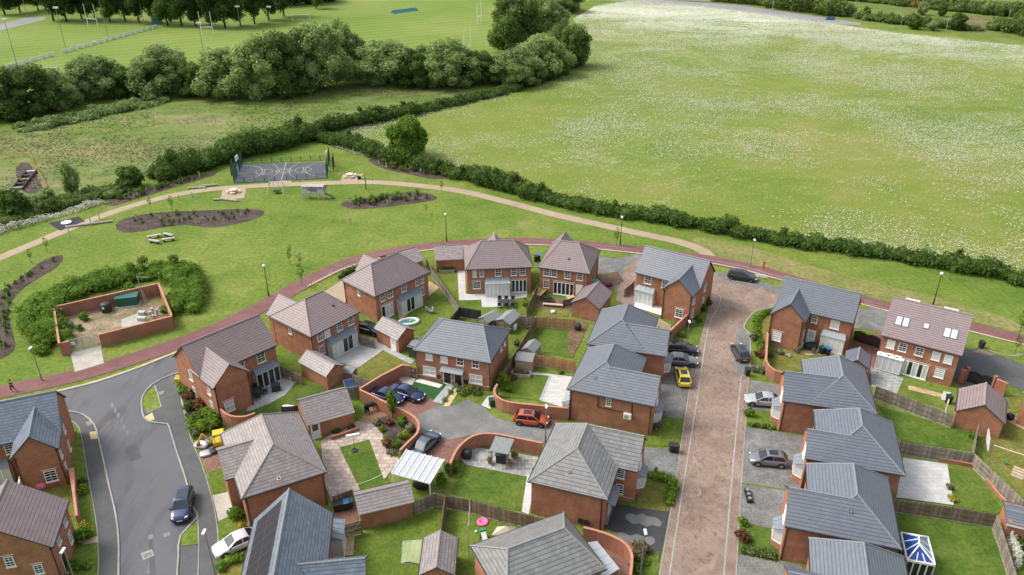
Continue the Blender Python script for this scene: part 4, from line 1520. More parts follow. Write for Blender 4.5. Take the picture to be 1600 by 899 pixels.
        g.prism([(S['wsb'] - 0.22, s * W * 0.46), (S['wsb'] - 0.20, s * (W / 2 + 0.15)), (S['wsb'] - 0.07, s * (W / 2 + 0.13)), (S['wsb'] - 0.04, s * W * 0.46)][::-s], S['belt'] + 0.01, S['belt'] + 0.13)
        g.build('wing_mirror', 'black_plastic', root)
    g = MB()
    g.box(h - 0.02, -0.42, 0.30, h + 0.012, 0.42, 0.44)
    g.build('grille', 'black_plastic', root)
    for x, mt in ((-h - 0.012, 'plate_yellow'), (h + 0.016, 'plate_white')):
        g = MB()
        z = 0.52 if x < 0 else 0.46
        g.box(min(x, x * 0.995), -0.26, z, max(x, x * 0.995), 0.26, z + 0.11)
        g.build('number_plate', mt, root)
    return root, body

CARS = {}
def car(kind, px, ang, paint, label, group=None, z=0.03, name='parked_car', roof=None, world=None):
    """ang: heading of the nose in degrees, 0 = right, 90 = away"""
    if kind not in CARS:
        CARS[kind] = list(car_proto(kind)) + [False]
    root, body, used = CARS[kind]
    p = world if world is not None else P(px[0], px[1], 0.6)
    loc = (p.x, p.y, z)
    if not used:
        CARS[kind][2] = True
        r = root
        r.location = loc
        r.rotation_euler = (0, 0, R(ang))
        tag(r, label, 'car', group)
        KIDS[root] = [(c, list(c.children)) for c in root.children]
        b = body
    else:
        r = dup(root, loc, R(ang), label, group)
        b = [c for c in r.children if c.name.startswith('body')][0]
    b.material_slots[0].link = 'OBJECT'
    b.material_slots[0].material = M('paint_' + paint)
    return r

# ---------------------------------------------------------------- street furniture and garden things
LAMP = {}
def street_lamp(px, label, h=5.0, mat='black_metal', head='globe', group='street lamps'):
    p = P(*px)
    key = (h, mat, head)
    if key in LAMP:
        return dup(LAMP[key], p, 0, label, group)
    root = thing('street_lamp', label, 'street lamp', p, 0, group)
    m = MB()
    m.lathe([(0.11, -0.1), (0.11, 0.9), (0.07, 1.0), (0.045, h)], n=8)
    m.build('column', mat, root)
    g = MB()
    if head == 'globe':
        g.lathe([(0.10, h), (0.22, h + 0.12), (0.24, h + 0.3), (0.16, h + 0.42), (0.03, h + 0.46)], n=12)
    else:
        g.box(-0.12, -0.50, h - 0.02, 0.12, 0.16, h + 0.10)
    g.build('lantern', 'lamp_white', root)
    LAMP[key] = root
    return root

BINP = {}
def wheelie_bin(px, body, lid, label, ang=0.0, group='wheelie bins', world=None, name='wheelie_bin'):
    p = world if world is not None else P(*px)
    key = (body, lid)
    if key in BINP:
        return dup(BINP[key], (p.x, p.y, 0.035), R(ang), label, group)
    root = thing(name, label, 'bin', (p.x, p.y, 0.035), R(ang), group)
    m = MB()
    a = [(-0.22, -0.26, 0.06), (0.22, -0.26, 0.06), (0.22, 0.24, 0.06), (-0.22, 0.24, 0.06)]
    b = [(-0.29, -0.34, 0.98), (0.29, -0.34, 0.98), (0.29, 0.32, 0.98), (-0.29, 0.32, 0.98)]
    m.mesh(a + b, [(0, 3, 2, 1), (4, 5, 6, 7), (0, 1, 5, 4), (1, 2, 6, 5), (2, 3, 7, 6), (3, 0, 4, 7)])
    m.build('bin_body', body, root)
    l = MB()
    l.slab([(-0.31, -0.37, 1.04), (0.31, -0.37, 1.04), (0.31, 0.36, 1.10), (-0.31, 0.36, 1.10)], 0.06)
    l.tube((-0.25, 0.39, 1.05), (0.25, 0.39, 1.05), 0.03, 6)
    l.build('lid', lid, root)
    for s in (-1, 1):
        w_ = MB()
        w_.lathe([(0.10, -0.03), (0.10, 0.03)], n=10, axis='y')
        w_.build('wheel', 'tyre', root, (s * 0.24, 0.22, 0.10), R(90))
    BINP[key] = root
    return root

def shed(label, a, b, D, h=1.75, rise=0.55, wall='wood_grey', roof='felt_grey', axis='y', name='garden_shed', door=True):
    O, ang, W = eframe(a, b, h)
    root = thing(name, label, 'shed', O, ang)
    m = MB()
    ov = 0.1
    c = W / 2 if axis == 'y' else D / 2
    m.box(ov, ov, 0, W - ov, D - ov, h)
    if axis == 'y':
        for y in (ov, D - ov - 0.05):
            V_ = [(ov, y, h), (W - ov, y, h), (c, y, h + rise - 0.05), (ov, y + .05, h), (W - ov, y + .05, h), (c, y + .05, h + rise - 0.05)]
            m.mesh(V_, [(0, 1, 2), (3, 5, 4), (0, 2, 5, 3), (1, 4, 5, 2)])
        n = int((W - 2 * ov) / 0.2)
        for i in range(n + 1):
            x = ov + (W - 2 * ov) * i / n
            m.box(x - 0.012, ov - 0.02, 0.02, x + 0.012, ov - 0.002, h - 0.02)
    else:
        for x in (ov, W - ov - 0.05):
            V_ = [(x, ov, h), (x, D - ov, h), (x, c, h + rise - 0.05), (x + .05, ov, h), (x + .05, D - ov, h), (x + .05, c, h + rise - 0.05)]
            m.mesh(V_, [(0, 2, 1), (3, 4, 5), (0, 3, 5, 2), (2, 5, 4, 1)])
    m.build('wall', wall, root)
    r = MB()
    if axis == 'y':
        r.slab([(0, 0, h - 0.05), (c, 0, h + rise), (c, D, h + rise), (0, D, h - 0.05)][::-1][::-1], 0.05)
        r.slab([(c, 0, h + rise), (W, 0, h - 0.05), (W, D, h - 0.05), (c, D, h + rise)], 0.05)
    else:
        r.slab([(0, 0, h - 0.05), (W, 0, h - 0.05), (W, c, h + rise), (0, c, h + rise)], 0.05)
        r.slab([(0, c, h + rise), (W, c, h + rise), (W, D, h - 0.05), (0, D, h - 0.05)], 0.05)
    r.build('roof', roof, root)
    if door:
        d = MB()
        d.box(W * 0.3, ov - 0.05, 0.1, W * 0.3 + 0.75, ov - 0.022, h - 0.08)
        d.build('door', wall, root)
    return root

def post_obj(name, label, cat, px, h, r=0.04, mat='galv_steel', group=None):
    m = MB()
    m.tube((0, 0, -0.1), (0, 0, h), r, 6, r2=r * 0.8)
    m.lathe([(r * 1.2, h), (r * 1.6, h + r), (r * 0.6, h + r * 2.5)], n=8)
    return tag(m.build(name, mat, None, P(*px)), label, cat, group)

PERSON = {}
def person(px, label, shirt='cloth_white', legs='cloth_black', pose='walk', ang=0.0):
    """one continuous skinned body (head, torso, limbs), clothes and hair as children"""
    p = P(*px)
    verts = [(0, 0, 0.95), (0, 0, 1.15), (0, 0, 1.38), (0, 0, 1.50), (0, 0.01, 1.58), (0, 0.01, 1.70),
             (0.17, 0, 1.40), (0.24, 0.06, 1.14), (0.24, 0.2, 0.95), (-0.17, 0, 1.40), (-0.24, -0.06, 1.14), (-0.24, 0.06, 0.92),
             (0.10, 0, 0.90), (0.11, 0.16, 0.50), (0.11, 0.06, 0.08), (0.11, 0.19, 0.04), (-0.10, 0, 0.90), (-0.11, -0.10, 0.50), (-0.11, -0.30, 0.12), (-0.11, -0.20, 0.04)]
    edges = [(0, 1), (1, 2), (2, 3), (3, 4), (4, 5), (2, 6), (6, 7), (7, 8), (2, 9), (9, 10), (10, 11), (0, 12), (12, 13), (13, 14), (14, 15), (0, 16), (16, 17), (17, 18), (18, 19)]
    rad = [.15, .14, .16, .06, .10, .085, .065, .05, .04, .065, .05, .04, .10, .07, .05, .04, .10, .07, .05, .04]
    def skin(name, vi, k, mat, parent):
        mp = {v: i for i, v in enumerate(vi)}
        me = bpy.data.meshes.new(name)
        me.from_pydata([verts[v] for v in vi], [(mp[a], mp[b]) for a, b in edges if a in mp and b in mp], [])
        ob = bpy.data.objects.new(name, me)
        COL.objects.link(ob)
        md = ob.modifiers.new('skin', 'SKIN')
        for i, v in enumerate(vi):
            me.skin_vertices[0].data[i].radius = (rad[v] * k, rad[v] * k * 0.85)
        me.skin_vertices[0].data[0].use_root = True
        ob.modifiers.new('sub', 'SUBSURF').levels = 1
        ob.modifiers['sub'].render_levels = 1
        me.materials.append(M(mat))
        ob.parent = parent
        return ob
    root = skin('person', list(range(20)), 1.0, 'skin', None)
    root.location = p
    root.rotation_euler = (0, 0, R(ang))
    tag(root, label, 'person')
    skin('shirt', [0, 1, 2, 6, 7, 9, 10], 1.14, shirt, root)
    skin('trousers', [0, 12, 13, 14, 16, 17, 18], 1.14, legs, root)
    hm = MB()
    hm.lathe([(0.10, 1.62), (0.118, 1.70), (0.10, 1.79), (0.03, 1.83)], (0, -0.012, 0), 10)
    hm.build('hair', 'cloth_black', root, smooth=True)
    return root
# ================================================================= THE SETTING
def S(name, px, mat, lv, smooth=None):
    return sheet(name, px, mat, lv, smooth)

g = MB()
g.face([(-2500, -300, 0), (2500, -300, 0), (2500, 4000, 0), (-2500, 4000, 0)])
tag(g.build('ground', 'lawn'), kind='structure')
# ---- beyond the estate
S('sports_field', [(-700, 170), (-60, 190), (100, 165), (300, 150), (520, 130), (600, 133), (745, 134), (775, 120), (800, 40), (905, 12), (940, -14), (400, -14), (-700, 30)], 'mown_pitch', 1)
S('rough_field', [(-140, 420), (-300, 300), (-80, 215), (60, 200), (200, 168), (420, 152), (560, 131), (650, 134), (745, 136), (738, 152), (640, 172), (560, 188), (480, 208), (400, 226), (250, 272), (100, 305), (0, 332)], 'rough_meadow', 2)
S('wildflower_field', [(510, 214), (560, 193), (640, 178), (735, 158), (830, 140), (905, 105), (925, 70), (895, 30), (930, 10), (985, 2), (1060, 8), (1130, 14), (1290, 36), (1400, 52), (1600, 72), (1900, 100), (1900, 520), (1600, 436), (1450, 408), (1350, 392), (1250, 378), (1100, 352), (950, 328), (850, 309), (760, 284), (640, 254), (560, 232)], 'daisy_field', 1)
S('far_field', [(1190, 16), (1345, 30), (1500, 52), (1620, 66), (2100, 120), (2100, -25), (900, -25), (985, 1), (1060, 7)], 'crop_rows', 3)
S('far_road', [(950, -6), (1000, -2), (1150, 8), (1290, 28), (1345, 36), (1345, 40), (1280, 36), (1130, 14), (1060, 8), (985, 2), (930, 0)], 'far_tarmac', 4)
S('plough_plot', [(1455, 31), (1490, 31), (1550, 39), (1545, 47), (1480, 44)], 'soil', 4)
S('plough_plot', [(1490, 24), (1600, 34), (1700, 42), (1700, 47), (1600, 39), (1500, 28)], 'soil', 4)
S('plough_plot', [(1240, 0), (1260, 3), (1300, 3), (1290, -3), (1250, -3)], 'soil', 4)
S('car_park', [(-200, 60), (0, 48), (70, 31), (72, 26), (40, 28), (0, 38), (-200, 45)], 'far_tarmac', 3)
S('field_track', [(1200, 4), (1230, 2), (1240, -4), (1170, -6), (1150, 2)], 'far_tarmac', 5)
# trench on the rough field
S('trench_spoil', [(25, 262), (45, 255), (62, 285), (70, 300), (50, 303), (34, 297)], 'mulch', 4, 1)
# ---- park
TAN = [(-120, 442), (-40, 418), (0, 403), (60, 378), (140, 345), (220, 318), (300, 300), (380, 292), (440, 289), (520, 286), (580, 285), (640, 289), (720, 299), (800, 318), (860, 334), (940, 352), (1000, 365), (1060, 378), (1100, 393), (1108, 405)]
ribbon('park_path', TAN, 2.3, 'tan_path', 2)
S('path_apron', [(347, 297), (385, 292), (382, 310), (345, 313)], 'tan_path', 3)
S('path_apron', [(530, 288), (536, 273), (567, 272), (563, 286)], 'tan_path', 3)
S('path_apron', [(424, 291), (422, 284), (455, 282), (457, 289)], 'tan_path', 3)
S('mulch_bed', [(181, 352), (195, 342), (225, 335), (270, 331), (320, 329), (370, 327), (405, 328), (413, 334), (400, 342), (370, 350), (330, 356), (295, 352), (260, 355), (220, 362), (190, 363)], 'mulch', 2, 1)
S('mulch_bed', [(532, 320), (545, 314), (590, 307), (630, 301), (660, 301), (681, 307), (678, 313), (640, 319), (590, 325), (550, 327)], 'mulch', 2, 1)
S('mulch_bed', [(576, 252), (590, 248), (640, 258), (690, 268), (706, 277), (680, 280), (640, 273), (600, 264)], 'mulch', 2, 1)
S('mulch_bed', [(160, 320), (200, 305), (260, 287), (340, 268), (335, 274), (260, 297), (180, 322)], 'mulch', 2)
S('mulch_bed', [(98, 399), (94, 412), (80, 424), (50, 441), (25, 462), (14, 485), (18, 515), (24, 540), (12, 556), (-20, 560), (-40, 500), (-10, 460), (10, 450), (40, 428), (70, 406)], 'mulch', 2, 1)
S('play_mat', [(76, 349), (122, 339), (133, 346), (94, 361)], 'rubber_black', 3)
S('play_mat', [(478, 292), (511, 290), (508, 300), (475, 301)], 'rubber_black', 3)
S('sports_court', [(360, 257), (366, 286.5), (511, 279), (509, 254)], 'court_blue', 3)
# ---- cycle path, estate roads
RED = [(-120, 640), (-60, 628), (0, 613), (100, 592), (180, 570), (280, 537), (350, 509), (420, 474), (480, 441), (540, 413), (600, 397), (660, 387), (740, 380), (820, 378), (900, 382), (980, 390), (1060, 399), (1140, 412), (1226, 434), (1350, 470), (1520, 512), (1600, 532), (1750, 572)]
ribbon('cycle_path', RED, 3.2, 'red_tarmac', 4)
ribbon('path_edging', [(a, b) for a, b in RED], 0.10, 'red_tarmac', 5)
ribbon('path_lip', [(480, 448), (540, 419), (600, 402.5), (660, 392), (740, 384.5), (820, 382.5), (900, 386.5), (980, 394.5), (1060, 404), (1140, 417), (1226, 439.5), (1350, 476.5), (1520, 519), (1600, 539)], 0.35, 'kerb_cream', 5)
S('estate_road', [(60, 625), (88.6, 612), (151, 596), (211, 576), (245, 562), (282, 547), (300, 552), (290, 588), (282, 583), (264, 588), (237.6, 601.5), (222.5, 620), (221.7, 637), (226, 656), (241, 661), (264, 665.6), (275, 703), (290, 748.5), (301.7, 793.8), (309, 809), (281, 839), (277, 899), (276, 960), (186, 960), (185.5, 899), (185.5, 846), (181, 805), (169.7, 756), (154.6, 688), (147, 665.6), (128, 648.6), (103.7, 643.7), (60, 645)], 'estate_asphalt', 1)
S('pavement', [(103.7, 643.7), (128, 648.6), (147, 665.6), (154.6, 688), (169.7, 756), (181, 805), (185.5, 846), (185.5, 899), (186, 960), (150, 960), (154, 880), (152, 830), (146, 790), (136, 735), (127, 680), (120, 664), (108, 657), (98, 655)], 'tarmac_dark', 2)
S('pavement', [(282, 583), (275, 586), (264, 588), (237.6, 601.5), (222.5, 620), (221.7, 637), (226, 656), (241, 661), (264, 665.6), (275, 703), (290, 748.5), (301.7, 793.8), (309, 809), (311, 855), (309, 960), (340, 960), (342, 880), (339, 820), (330, 775), (315, 725), (300, 690), (290, 655), (283, 625), (272, 600), (278, 592)], 'tarmac_dark', 2)
S('pavement', [(281, 839), (277, 899), (276, 960), (311, 960), (311, 853)], 'tarmac_dark', 2)
def kerb(px, mat='kerb_stone', wd=0.16, hgt=0.10, sm=True):
    o = ribbon('kerb', px, wd, mat, 2, sm, 0, hgt)
    return o
kerb([(98, 643), (115, 644.5), (131, 649), (147, 664), (154.6, 688), (169.7, 756), (181, 805), (185.5, 846), (185.5, 899), (186, 960)])
kerb([(284, 582), (264, 588), (238, 601.5), (223, 620), (221.7, 637), (226, 655), (241, 661), (258, 663), (264, 667), (275, 703), (290, 748.5), (301.7, 793.8), (309, 809), (282, 838), (279, 870), (277, 899), (276, 960)])
kerb([(-60, 640), (40, 621), (88.6, 612), (151, 596.5), (211, 576.5), (245, 563), (285, 547)], 'kerb_cream', 0.45, 0.06)
for q in ([(98, 655), (108, 657), (120, 664), (127, 680), (136, 735), (146, 790), (152, 830), (154, 880), (150, 960)], [(283, 625), (290, 655), (300, 690), (315, 725), (330, 775), (339, 820), (342, 880), (340, 960)], [(309, 809), (311, 853), (309, 905)]):
    kerb(q, 'kerb_stone', 0.08, 0.05)
for q in ((175, 634, 3.5, 4), (180, 642, 2.2, 5), (185, 650, 2.8, 5), (190, 659, 2, 5), (194, 668, 2.4, 5), (199, 677, 3, 4), (232, 890, 2.5, 9)):
    S('worn_patch', [(q[0] + q[2] * math.cos(a) * random.uniform(.7, 1.3), q[1] + q[3] * math.sin(a) * random.uniform(.7, 1.3)) for a in (0, .8, 1.6, 2.4, 3.2, 4, 4.8, 5.6)], 'shared_drive', 2, 0.5)
S('road_patch', [(196, 700), (214, 694), (222, 716), (203, 722)], 'tarmac_dark', 2)
S('road_patch', [(232, 846), (238, 843), (244, 899), (234, 899)], 'tarmac_dark', 2)
S('verge', [(226, 640), (222, 632), (225, 618), (242, 603), (246, 615), (252, 636), (230, 646)], 'lawn', 4)
S('verge', [(283, 835), (309, 812), (311, 851), (283, 854)], 'lawn', 4)
ribbon('verge_edging', [(242, 603), (246, 615), (252, 636), (230, 646)], 0.12, 'kerb_stone', 5, False)
S('tactile_paving', [(226.5, 652), (238, 645.5), (242, 656), (230, 660)], 'tactile_buff', 5)
S('tactile_paving', [(140, 676), (152, 674.5), (154, 686), (142, 687.5)], 'tactile_buff', 5)
S('inspection_cover', [(248, 613), (256, 611), (257, 616), (249, 618)], 'manhole_steel', 5)
S('inspection_cover', [(134, 660), (142, 658.5), (144, 665), (136, 667)], 'manhole_steel', 5)
S('inspection_cover', [(220, 865), (238, 859), (241, 869), (224, 876)], 'kerb_stone', 3)
S('inspection_cover', [(223, 867), (236, 862.5), (238, 868.5), (226, 872.5)], 'manhole_steel', 4)
S('inspection_cover', [(255, 834), (266, 831), (267, 837), (256, 840)], 'manhole_steel', 3)
S('inspection_cover', [(232, 837), (239, 835), (240, 842), (233, 844)], 'manhole_steel', 3)
# brick street on the right
S('brick_street', [(1113, 424), (1150, 436), (1222, 455), (1212, 478), (1204, 482), (1180, 486), (1166, 502), (1162, 514), (1173, 523), (1172, 577), (1169, 600), (1161, 700), (1150, 899), (1145, 960), (1012, 960), (1030, 899), (1056, 748), (1068, 660), (1080, 589), (1093, 535), (1108, 478), (1104, 455)], 'block_paving', 3)
KL = [(1113, 458), (1124, 462), (1126, 469), (1120, 484), (1110, 503), (1101.8, 537), (1093, 600), (1069, 750), (1046, 899), (1036, 965)]
ribbon('channel_strip', KL, 0.15, 'kerb_stone', 5)
ribbon('channel_strip', [(1158, 589), (1146, 720), (1130.8, 899), (1126, 965)], 0.15, 'kerb_stone', 5, False)
ribbon('channel_strip', [(1212, 478), (1204.5, 481), (1182, 486), (1167, 501), (1162.5, 513.6), (1171, 521), (1172.5, 530), (1171, 578), (1158, 589)], 0.15, 'kerb_stone', 5)
ribbon('channel_strip', [(1170, 590), (1162, 700), (1150, 899), (1146, 965)], 0.09, 'kerb_stone', 5, False)
ribbon('channel_strip', [(1086, 560), (1080, 589), (1056, 748), (1030, 899), (1018, 965)], 0.09, 'kerb_stone', 5)
S('parking_strip', [(1151, 514), (1166, 514), (1173, 523), (1171, 575), (1160, 587), (1146, 585), (1148, 545)], 'gravel_grey', 4)
S('parking_strip', [(1116, 424), (1150, 432), (1222, 450), (1218, 458), (1170, 448), (1118, 434)], 'gravel_grey', 5)
S('inspection_cover', [(1117, 715), (1124, 713), (1126, 719), (1118, 721)], 'manhole_steel', 5)
for q in ((1088, 649), (1068, 779), (1061, 728), (1153, 446), (1124, 447)):
    a, b = q
    S('drain_cover', [(a - 3, b - 1.5), (a + 3, b - 2), (a + 3, b + 2), (a - 3, b + 2)], 'manhole_steel', 5)
# drives off the brick street
for q in ([(1040, 530), (1090, 542), (1080, 590), (1072, 640), (1066, 658), (1036, 650), (1030, 620), (1036, 560)], [(1004, 699), (1062, 704), (1054, 752), (1012, 744), (1000, 735)], [(1172, 594), (1222, 602), (1216, 644), (1168, 640)], [(1166, 668), (1260, 682), (1250, 770), (1228, 765), (1158, 755)], [(1157, 758), (1234, 768), (1222, 830), (1154, 815)], [(1153, 866), (1255, 884), (1250, 960), (1147, 960)], [(940, 395), (1000, 398), (1010, 420), (985, 470), (955, 448), (935, 430), (925, 400)], [(1330, 478), (1400, 480), (1385, 520), (1330, 512)]):
    S('driveway', q, 'gravel_grey', 2)
S('driveway', [(950, 786), (1046, 800), (1030, 880), (1000, 860), (975, 838), (945, 826)], 'tarmac_wet', 3)
S('driveway', [(975, 420), (1000, 402), (1008, 440), (990, 482), (962, 470)], 'block_paving', 4)
for q in ([(976, 808), (984, 803), (994, 806), (1003, 803), (1012, 808), (1024, 809), (1034, 817), (1030, 824), (1020, 821), (1010, 824), (1000, 819), (990, 820), (981, 814)], [(962, 835), (974, 833), (984, 838), (996, 835), (1006, 840), (1018, 839), (1024, 847), (1016, 853), (1004, 848), (994, 853), (984, 846), (972, 846)]):
    S('dry_patch', q, 'shared_drive', 5, 0.5)
# top right road and drives
S('side_road', [(1475, 540), (1520, 545), (1565, 556), (1610, 575), (1700, 610), (1700, 660), (1600, 612), (1575, 600), (1480, 595), (1440, 590), (1465, 560)], 'tarmac_dark', 2)
S('grass_bank', [(1085, 372), (1160, 383), (1300, 425), (1450, 462), (1580, 500), (1590, 518), (1480, 492), (1350, 458), (1180, 418), (1110, 402)], 'bank_grass', 1, 3)
S('driveway', [(1320, 540), (1375, 520), (1390, 530), (1372, 600), (1330, 590)], 'block_red', 2)
S('driveway', [(1500, 590), (1560, 600), (1580, 640), (1500, 620)], 'tarmac_dark', 3)
kerb([(1520, 540), (1560, 553), (1585, 557), (1612, 549)], 'kerb_stone', 0.12, 0.08)
S('path_apron', [(1520, 550), (1545, 545), (1560, 553), (1548, 557)], 'block_paving', 3)
# cul-de-sac court
S('court_drive', [(654, 649), (684.6, 633), (704, 635.6), (716.6, 631), (731, 624), (752, 633), (772, 652.6), (800, 660), (872, 668), (866, 680), (848, 694), (773.5, 680), (732, 681), (690, 690), (652, 673)], 'shared_drive', 3)
S('court_paving', [(560, 612), (600, 590), (632, 585), (684.6, 633), (654, 649), (650, 668), (620, 640)], 'block_red', 2)
S('court_paving', [(650, 668), (690, 676), (732, 680), (715, 700), (702, 726), (660, 722), (640, 705)], 'block_red', 2)
S('court_paving', [(800, 662), (815, 642), (872, 650), (880, 690), (845, 690)], 'block_red', 2)
# ---- gardens: lawns
for q, mt in (([(380, 648), (430, 590), (470, 600), (512, 606), (500, 625), (462, 640), (420, 650)], 'rich_grass'),
              ([(550, 572), (600, 549), (642, 568), (625, 580), (575, 600)], 'dry_grass'),
              ([(625, 500), (690, 425), (722, 480), (700, 500), (655, 525)], 'garden_grass'),
              ([(684, 428), (715, 424), (735, 468), (722, 482)], 'garden_grass'),
              ([(718, 470), (835, 458), (840, 490), (760, 495), (718, 492)], 'garden_grass'),
              ([(700, 505), (722, 484), (752, 500), (745, 505)], 'garden_grass'),
              ([(800, 510), (826, 512), (800, 552), (790, 560), (798, 520)], 'garden_grass'),
              ([(836, 506), (912, 514), (895, 560), (832, 548)], 'rich_grass'),
              ([(780, 620), (790, 586), (855, 588), (842, 626), (800, 622)], 'garden_grass'),
              ([(836, 480), (890, 484), (888, 495), (838, 496)], 'dry_grass'),
              ([(638, 600), (655, 592), (696, 600), (684, 628), (660, 618)], 'artificial_turf'),
              ([(690, 632), (706, 612), (722, 608), (768, 616), (752, 636), (731, 624), (716.6, 631), (704, 635.6)], 'garden_grass'),
              ([(762, 640), (778, 628), (806, 648), (800, 660)], 'lawn'),
              ([(1000, 470), (1060, 490), (1052, 512), (1015, 500)], 'garden_grass'),
              ([(1056, 525), (1086, 500), (1098, 510), (1086, 548), (1060, 545)], 'garden_grass'),
              ([(1035, 652), (1068, 654), (1060, 700), (1008, 696), (1010, 675)], 'garden_grass'),
              ([(1000, 745), (1052, 752), (1046, 800), (994, 795)], 'dry_grass'),
              ([(1204, 575), (1206, 548), (1255, 552), (1262, 580), (1215, 582)], 'dry_grass'),
              ([(1178, 520), (1206, 486), (1212, 520), (1196, 560)], 'dry_grass'),
              ([(1166, 640), (1216, 646), (1212, 672), (1166, 668)], 'garden_grass'),
              ([(1156, 820), (1220, 828), (1215, 872), (1154, 866)], 'rich_grass'),
              ([(1405, 600), (1480, 622), (1480, 640), (1398, 618)], 'garden_grass'),
              ([(1370, 634), (1488, 668), (1526, 678), (1520, 706), (1408, 690)], 'rich_grass'),
              ([(1482, 732), (1525, 738), (1568, 800), (1556, 803), (1490, 792)], 'rich_grass'),
              ([(1398, 798), (1543, 820), (1580, 899), (1590, 960), (1390, 960)], 'rich_grass'),
              ([(1528, 690), (1580, 665), (1620, 640), (1680, 700), (1640, 800), (1590, 770)], 'dry_grass'),
              ([(1575, 620), (1592, 612), (1600, 640), (1584, 645)], 'dry_grass'),
              ([(1498, 548), (1520, 524), (1610, 545), (1610, 556), (1575, 562), (1530, 545)], 'lawn'),
              ([(1330, 470), (1362, 476), (1358, 484), (1326, 480)], 'lawn'),
              ([(840, 385), (872, 386), (876, 394), (840, 396)], 'lawn'),
              ([(936, 392), (965, 392), (990, 400), (960, 404), (932, 400)], 'lawn'),
              ([(325, 740), (352, 728), (362, 772), (335, 780)], 'garden_grass'),
              ([(340, 815), (378, 800), (390, 840), (342, 848)], 'garden_grass'),
              ([(342, 868), (390, 850), (380, 960), (340, 960)], 'dry_grass'),
              ([(104, 660), (116, 664), (124, 690), (136, 745), (146, 800), (150, 840), (120, 840), (105, 760), (108, 700)], 'lawn'),
              ([(95, 840), (152, 838), (153, 880), (120, 890), (90, 880)], 'lawn'),
              ([(60, 760), (110, 735), (125, 800), (100, 815)], 'dry_grass'),
              ([(530, 700), (577, 687.5), (610, 755), (565, 770)], 'rich_grass'),
              ([(545, 850), (590, 825), (648, 800), (690, 800), (680, 960), (540, 960)], 'garden_grass'),
              ([(690, 830), (700, 798), (780, 806), (850, 822), (800, 960), (690, 960)], 'garden_grass'),
              ([(704, 770), (728, 727), (830, 745), (818, 800), (780, 794)], 'rich_grass'),
              ([(540, 432), (575, 412), (560, 425), (545, 440)], 'lawn'),
              ([(1000, 870), (1030, 862), (1022, 960), (985, 960)], 'garden_grass')):
    S('garden_lawn', q, mt, 4)
# ---- gardens: paving
for q, mt in (([(385, 645), (396, 605), (436, 590), (462, 598), (445, 618), (420, 632)], 'slab_grey'),
              ([(520, 565), (545, 545), (580, 528), (610, 540), (560, 575)], 'slab_grey'),
              ([(602, 542), (648, 564), (642, 570), (600, 549)], 'slab_grey'),
              ([(715, 424), (727, 422), (728, 460), (752, 458), (752, 469), (717, 470)], 'slab_pale'),
              ([(727, 460), (824, 458), (823, 466), (802, 467), (806, 479), (753, 481), (752, 469), (728, 470)], 'slab_pale'),
              ([(1000, 460), (1040, 462), (1034, 494), (990, 480)], 'white_stone'),
              ([(800, 578), (900, 590), (888, 640), (842, 626), (858, 588), (798, 584)], 'slab_pale'),
              ([(890, 500), (920, 505), (905, 540), (892, 560), (888, 545)], 'soil'),
              ([(502, 690), (530, 668), (570, 656), (590, 665), (625, 720), (600, 750), (577, 687.5), (530, 700), (565, 770), (520, 790), (505, 750)], 'slab_pink'),
              ([(560, 660), (580, 635), (615, 625), (640, 655), (600, 665)], 'decking'),
              ([(574, 600), (605, 606), (640, 650), (600, 650), (570, 630)], 'block_red'),
              ([(712, 712), (745, 700), (842, 715), (836, 748), (728, 727)], 'slab_crazy'),
              ([(824, 742), (838, 744), (826, 805), (815, 800)], 'slab_pale'),
              ([(515, 800), (550, 775), (565, 790), (555, 825), (520, 830)], 'block_red'),
              ([(538, 842), (554, 838), (552, 868), (536, 870)], 'slab_buff'),
              ([(1411, 716), (1480, 726), (1490, 790), (1400, 778)], 'slab_pale'),
              ([(1360, 575), (1412, 592), (1400, 618), (1362, 605)], 'slab_crazy'),
              ([(1420, 603), (1488, 620), (1486, 626), (1418, 609)], 'slab_buff'),
              ([(1474, 612), (1486, 614), (1484, 628), (1470, 625)], 'slab_pale'),
              ([(1244, 552), (1268, 545), (1320, 548), (1316, 556), (1262, 556)], 'slab_buff'),
              ([(676, 628), (700, 600), (710, 602), (690, 632)], 'slab_grey'),
              ([(692, 636), (712, 606), (720, 606), (702, 635.6)], 'sand_gravel'),
              ([(752, 634), (762, 620), (774, 618), (766, 640)], 'slab_pale'),
              ([(622, 592), (636, 588), (650, 592), (642, 605), (632, 602)], 'concrete'),
              ([(648, 597), (655, 592), (692, 602), (686, 607)], 'white_stone'),
              ([(615, 470), (672, 440), (686, 450), (625, 502)], 'slab_buff'),
              ([(310, 700), (345, 690), (352, 728), (326, 742)], 'block_red'),
              ([(332, 775), (362, 768), (375, 800), (342, 815)], 'concrete'),
              ([(345, 850), (400, 820), (395, 870), (345, 872)], 'block_red'),
              ([(1560, 640), (1600, 660), (1600, 672), (1565, 655)], 'slab_buff'),
              ([(506, 457), (535, 438), (542, 470), (530, 486), (518, 470)], 'tan_path'),
              ([(110, 552), (157, 540), (163, 568), (117, 582)], 'concrete'),
              ([(838, 466), (905, 468), (892, 486), (838, 482)], 'soil'),
              ([(930, 430), (965, 425), (975, 440), (955, 452), (930, 450)], 'soil'),
              ([(915, 830), (990, 845), (990, 920), (925, 920)], 'block_red'),
              ([(40, 850), (60, 850), (60, 870), (40, 870)], 'tan_path'),
              ([(120, 845), (154, 838), (154, 848), (130, 852)], 'tan_path')):
    S('garden_paving', q, mt, 5 if mt not in ('block_red',) else 3)
S('patio_border', [(842, 626), (858, 588), (862, 589), (847, 627)], 'slab_grey', 6)
S('mulch_bed', [(283, 602), (290, 600), (345, 650), (348, 668), (318, 688), (302, 688), (294, 655)], 'mulch', 5)
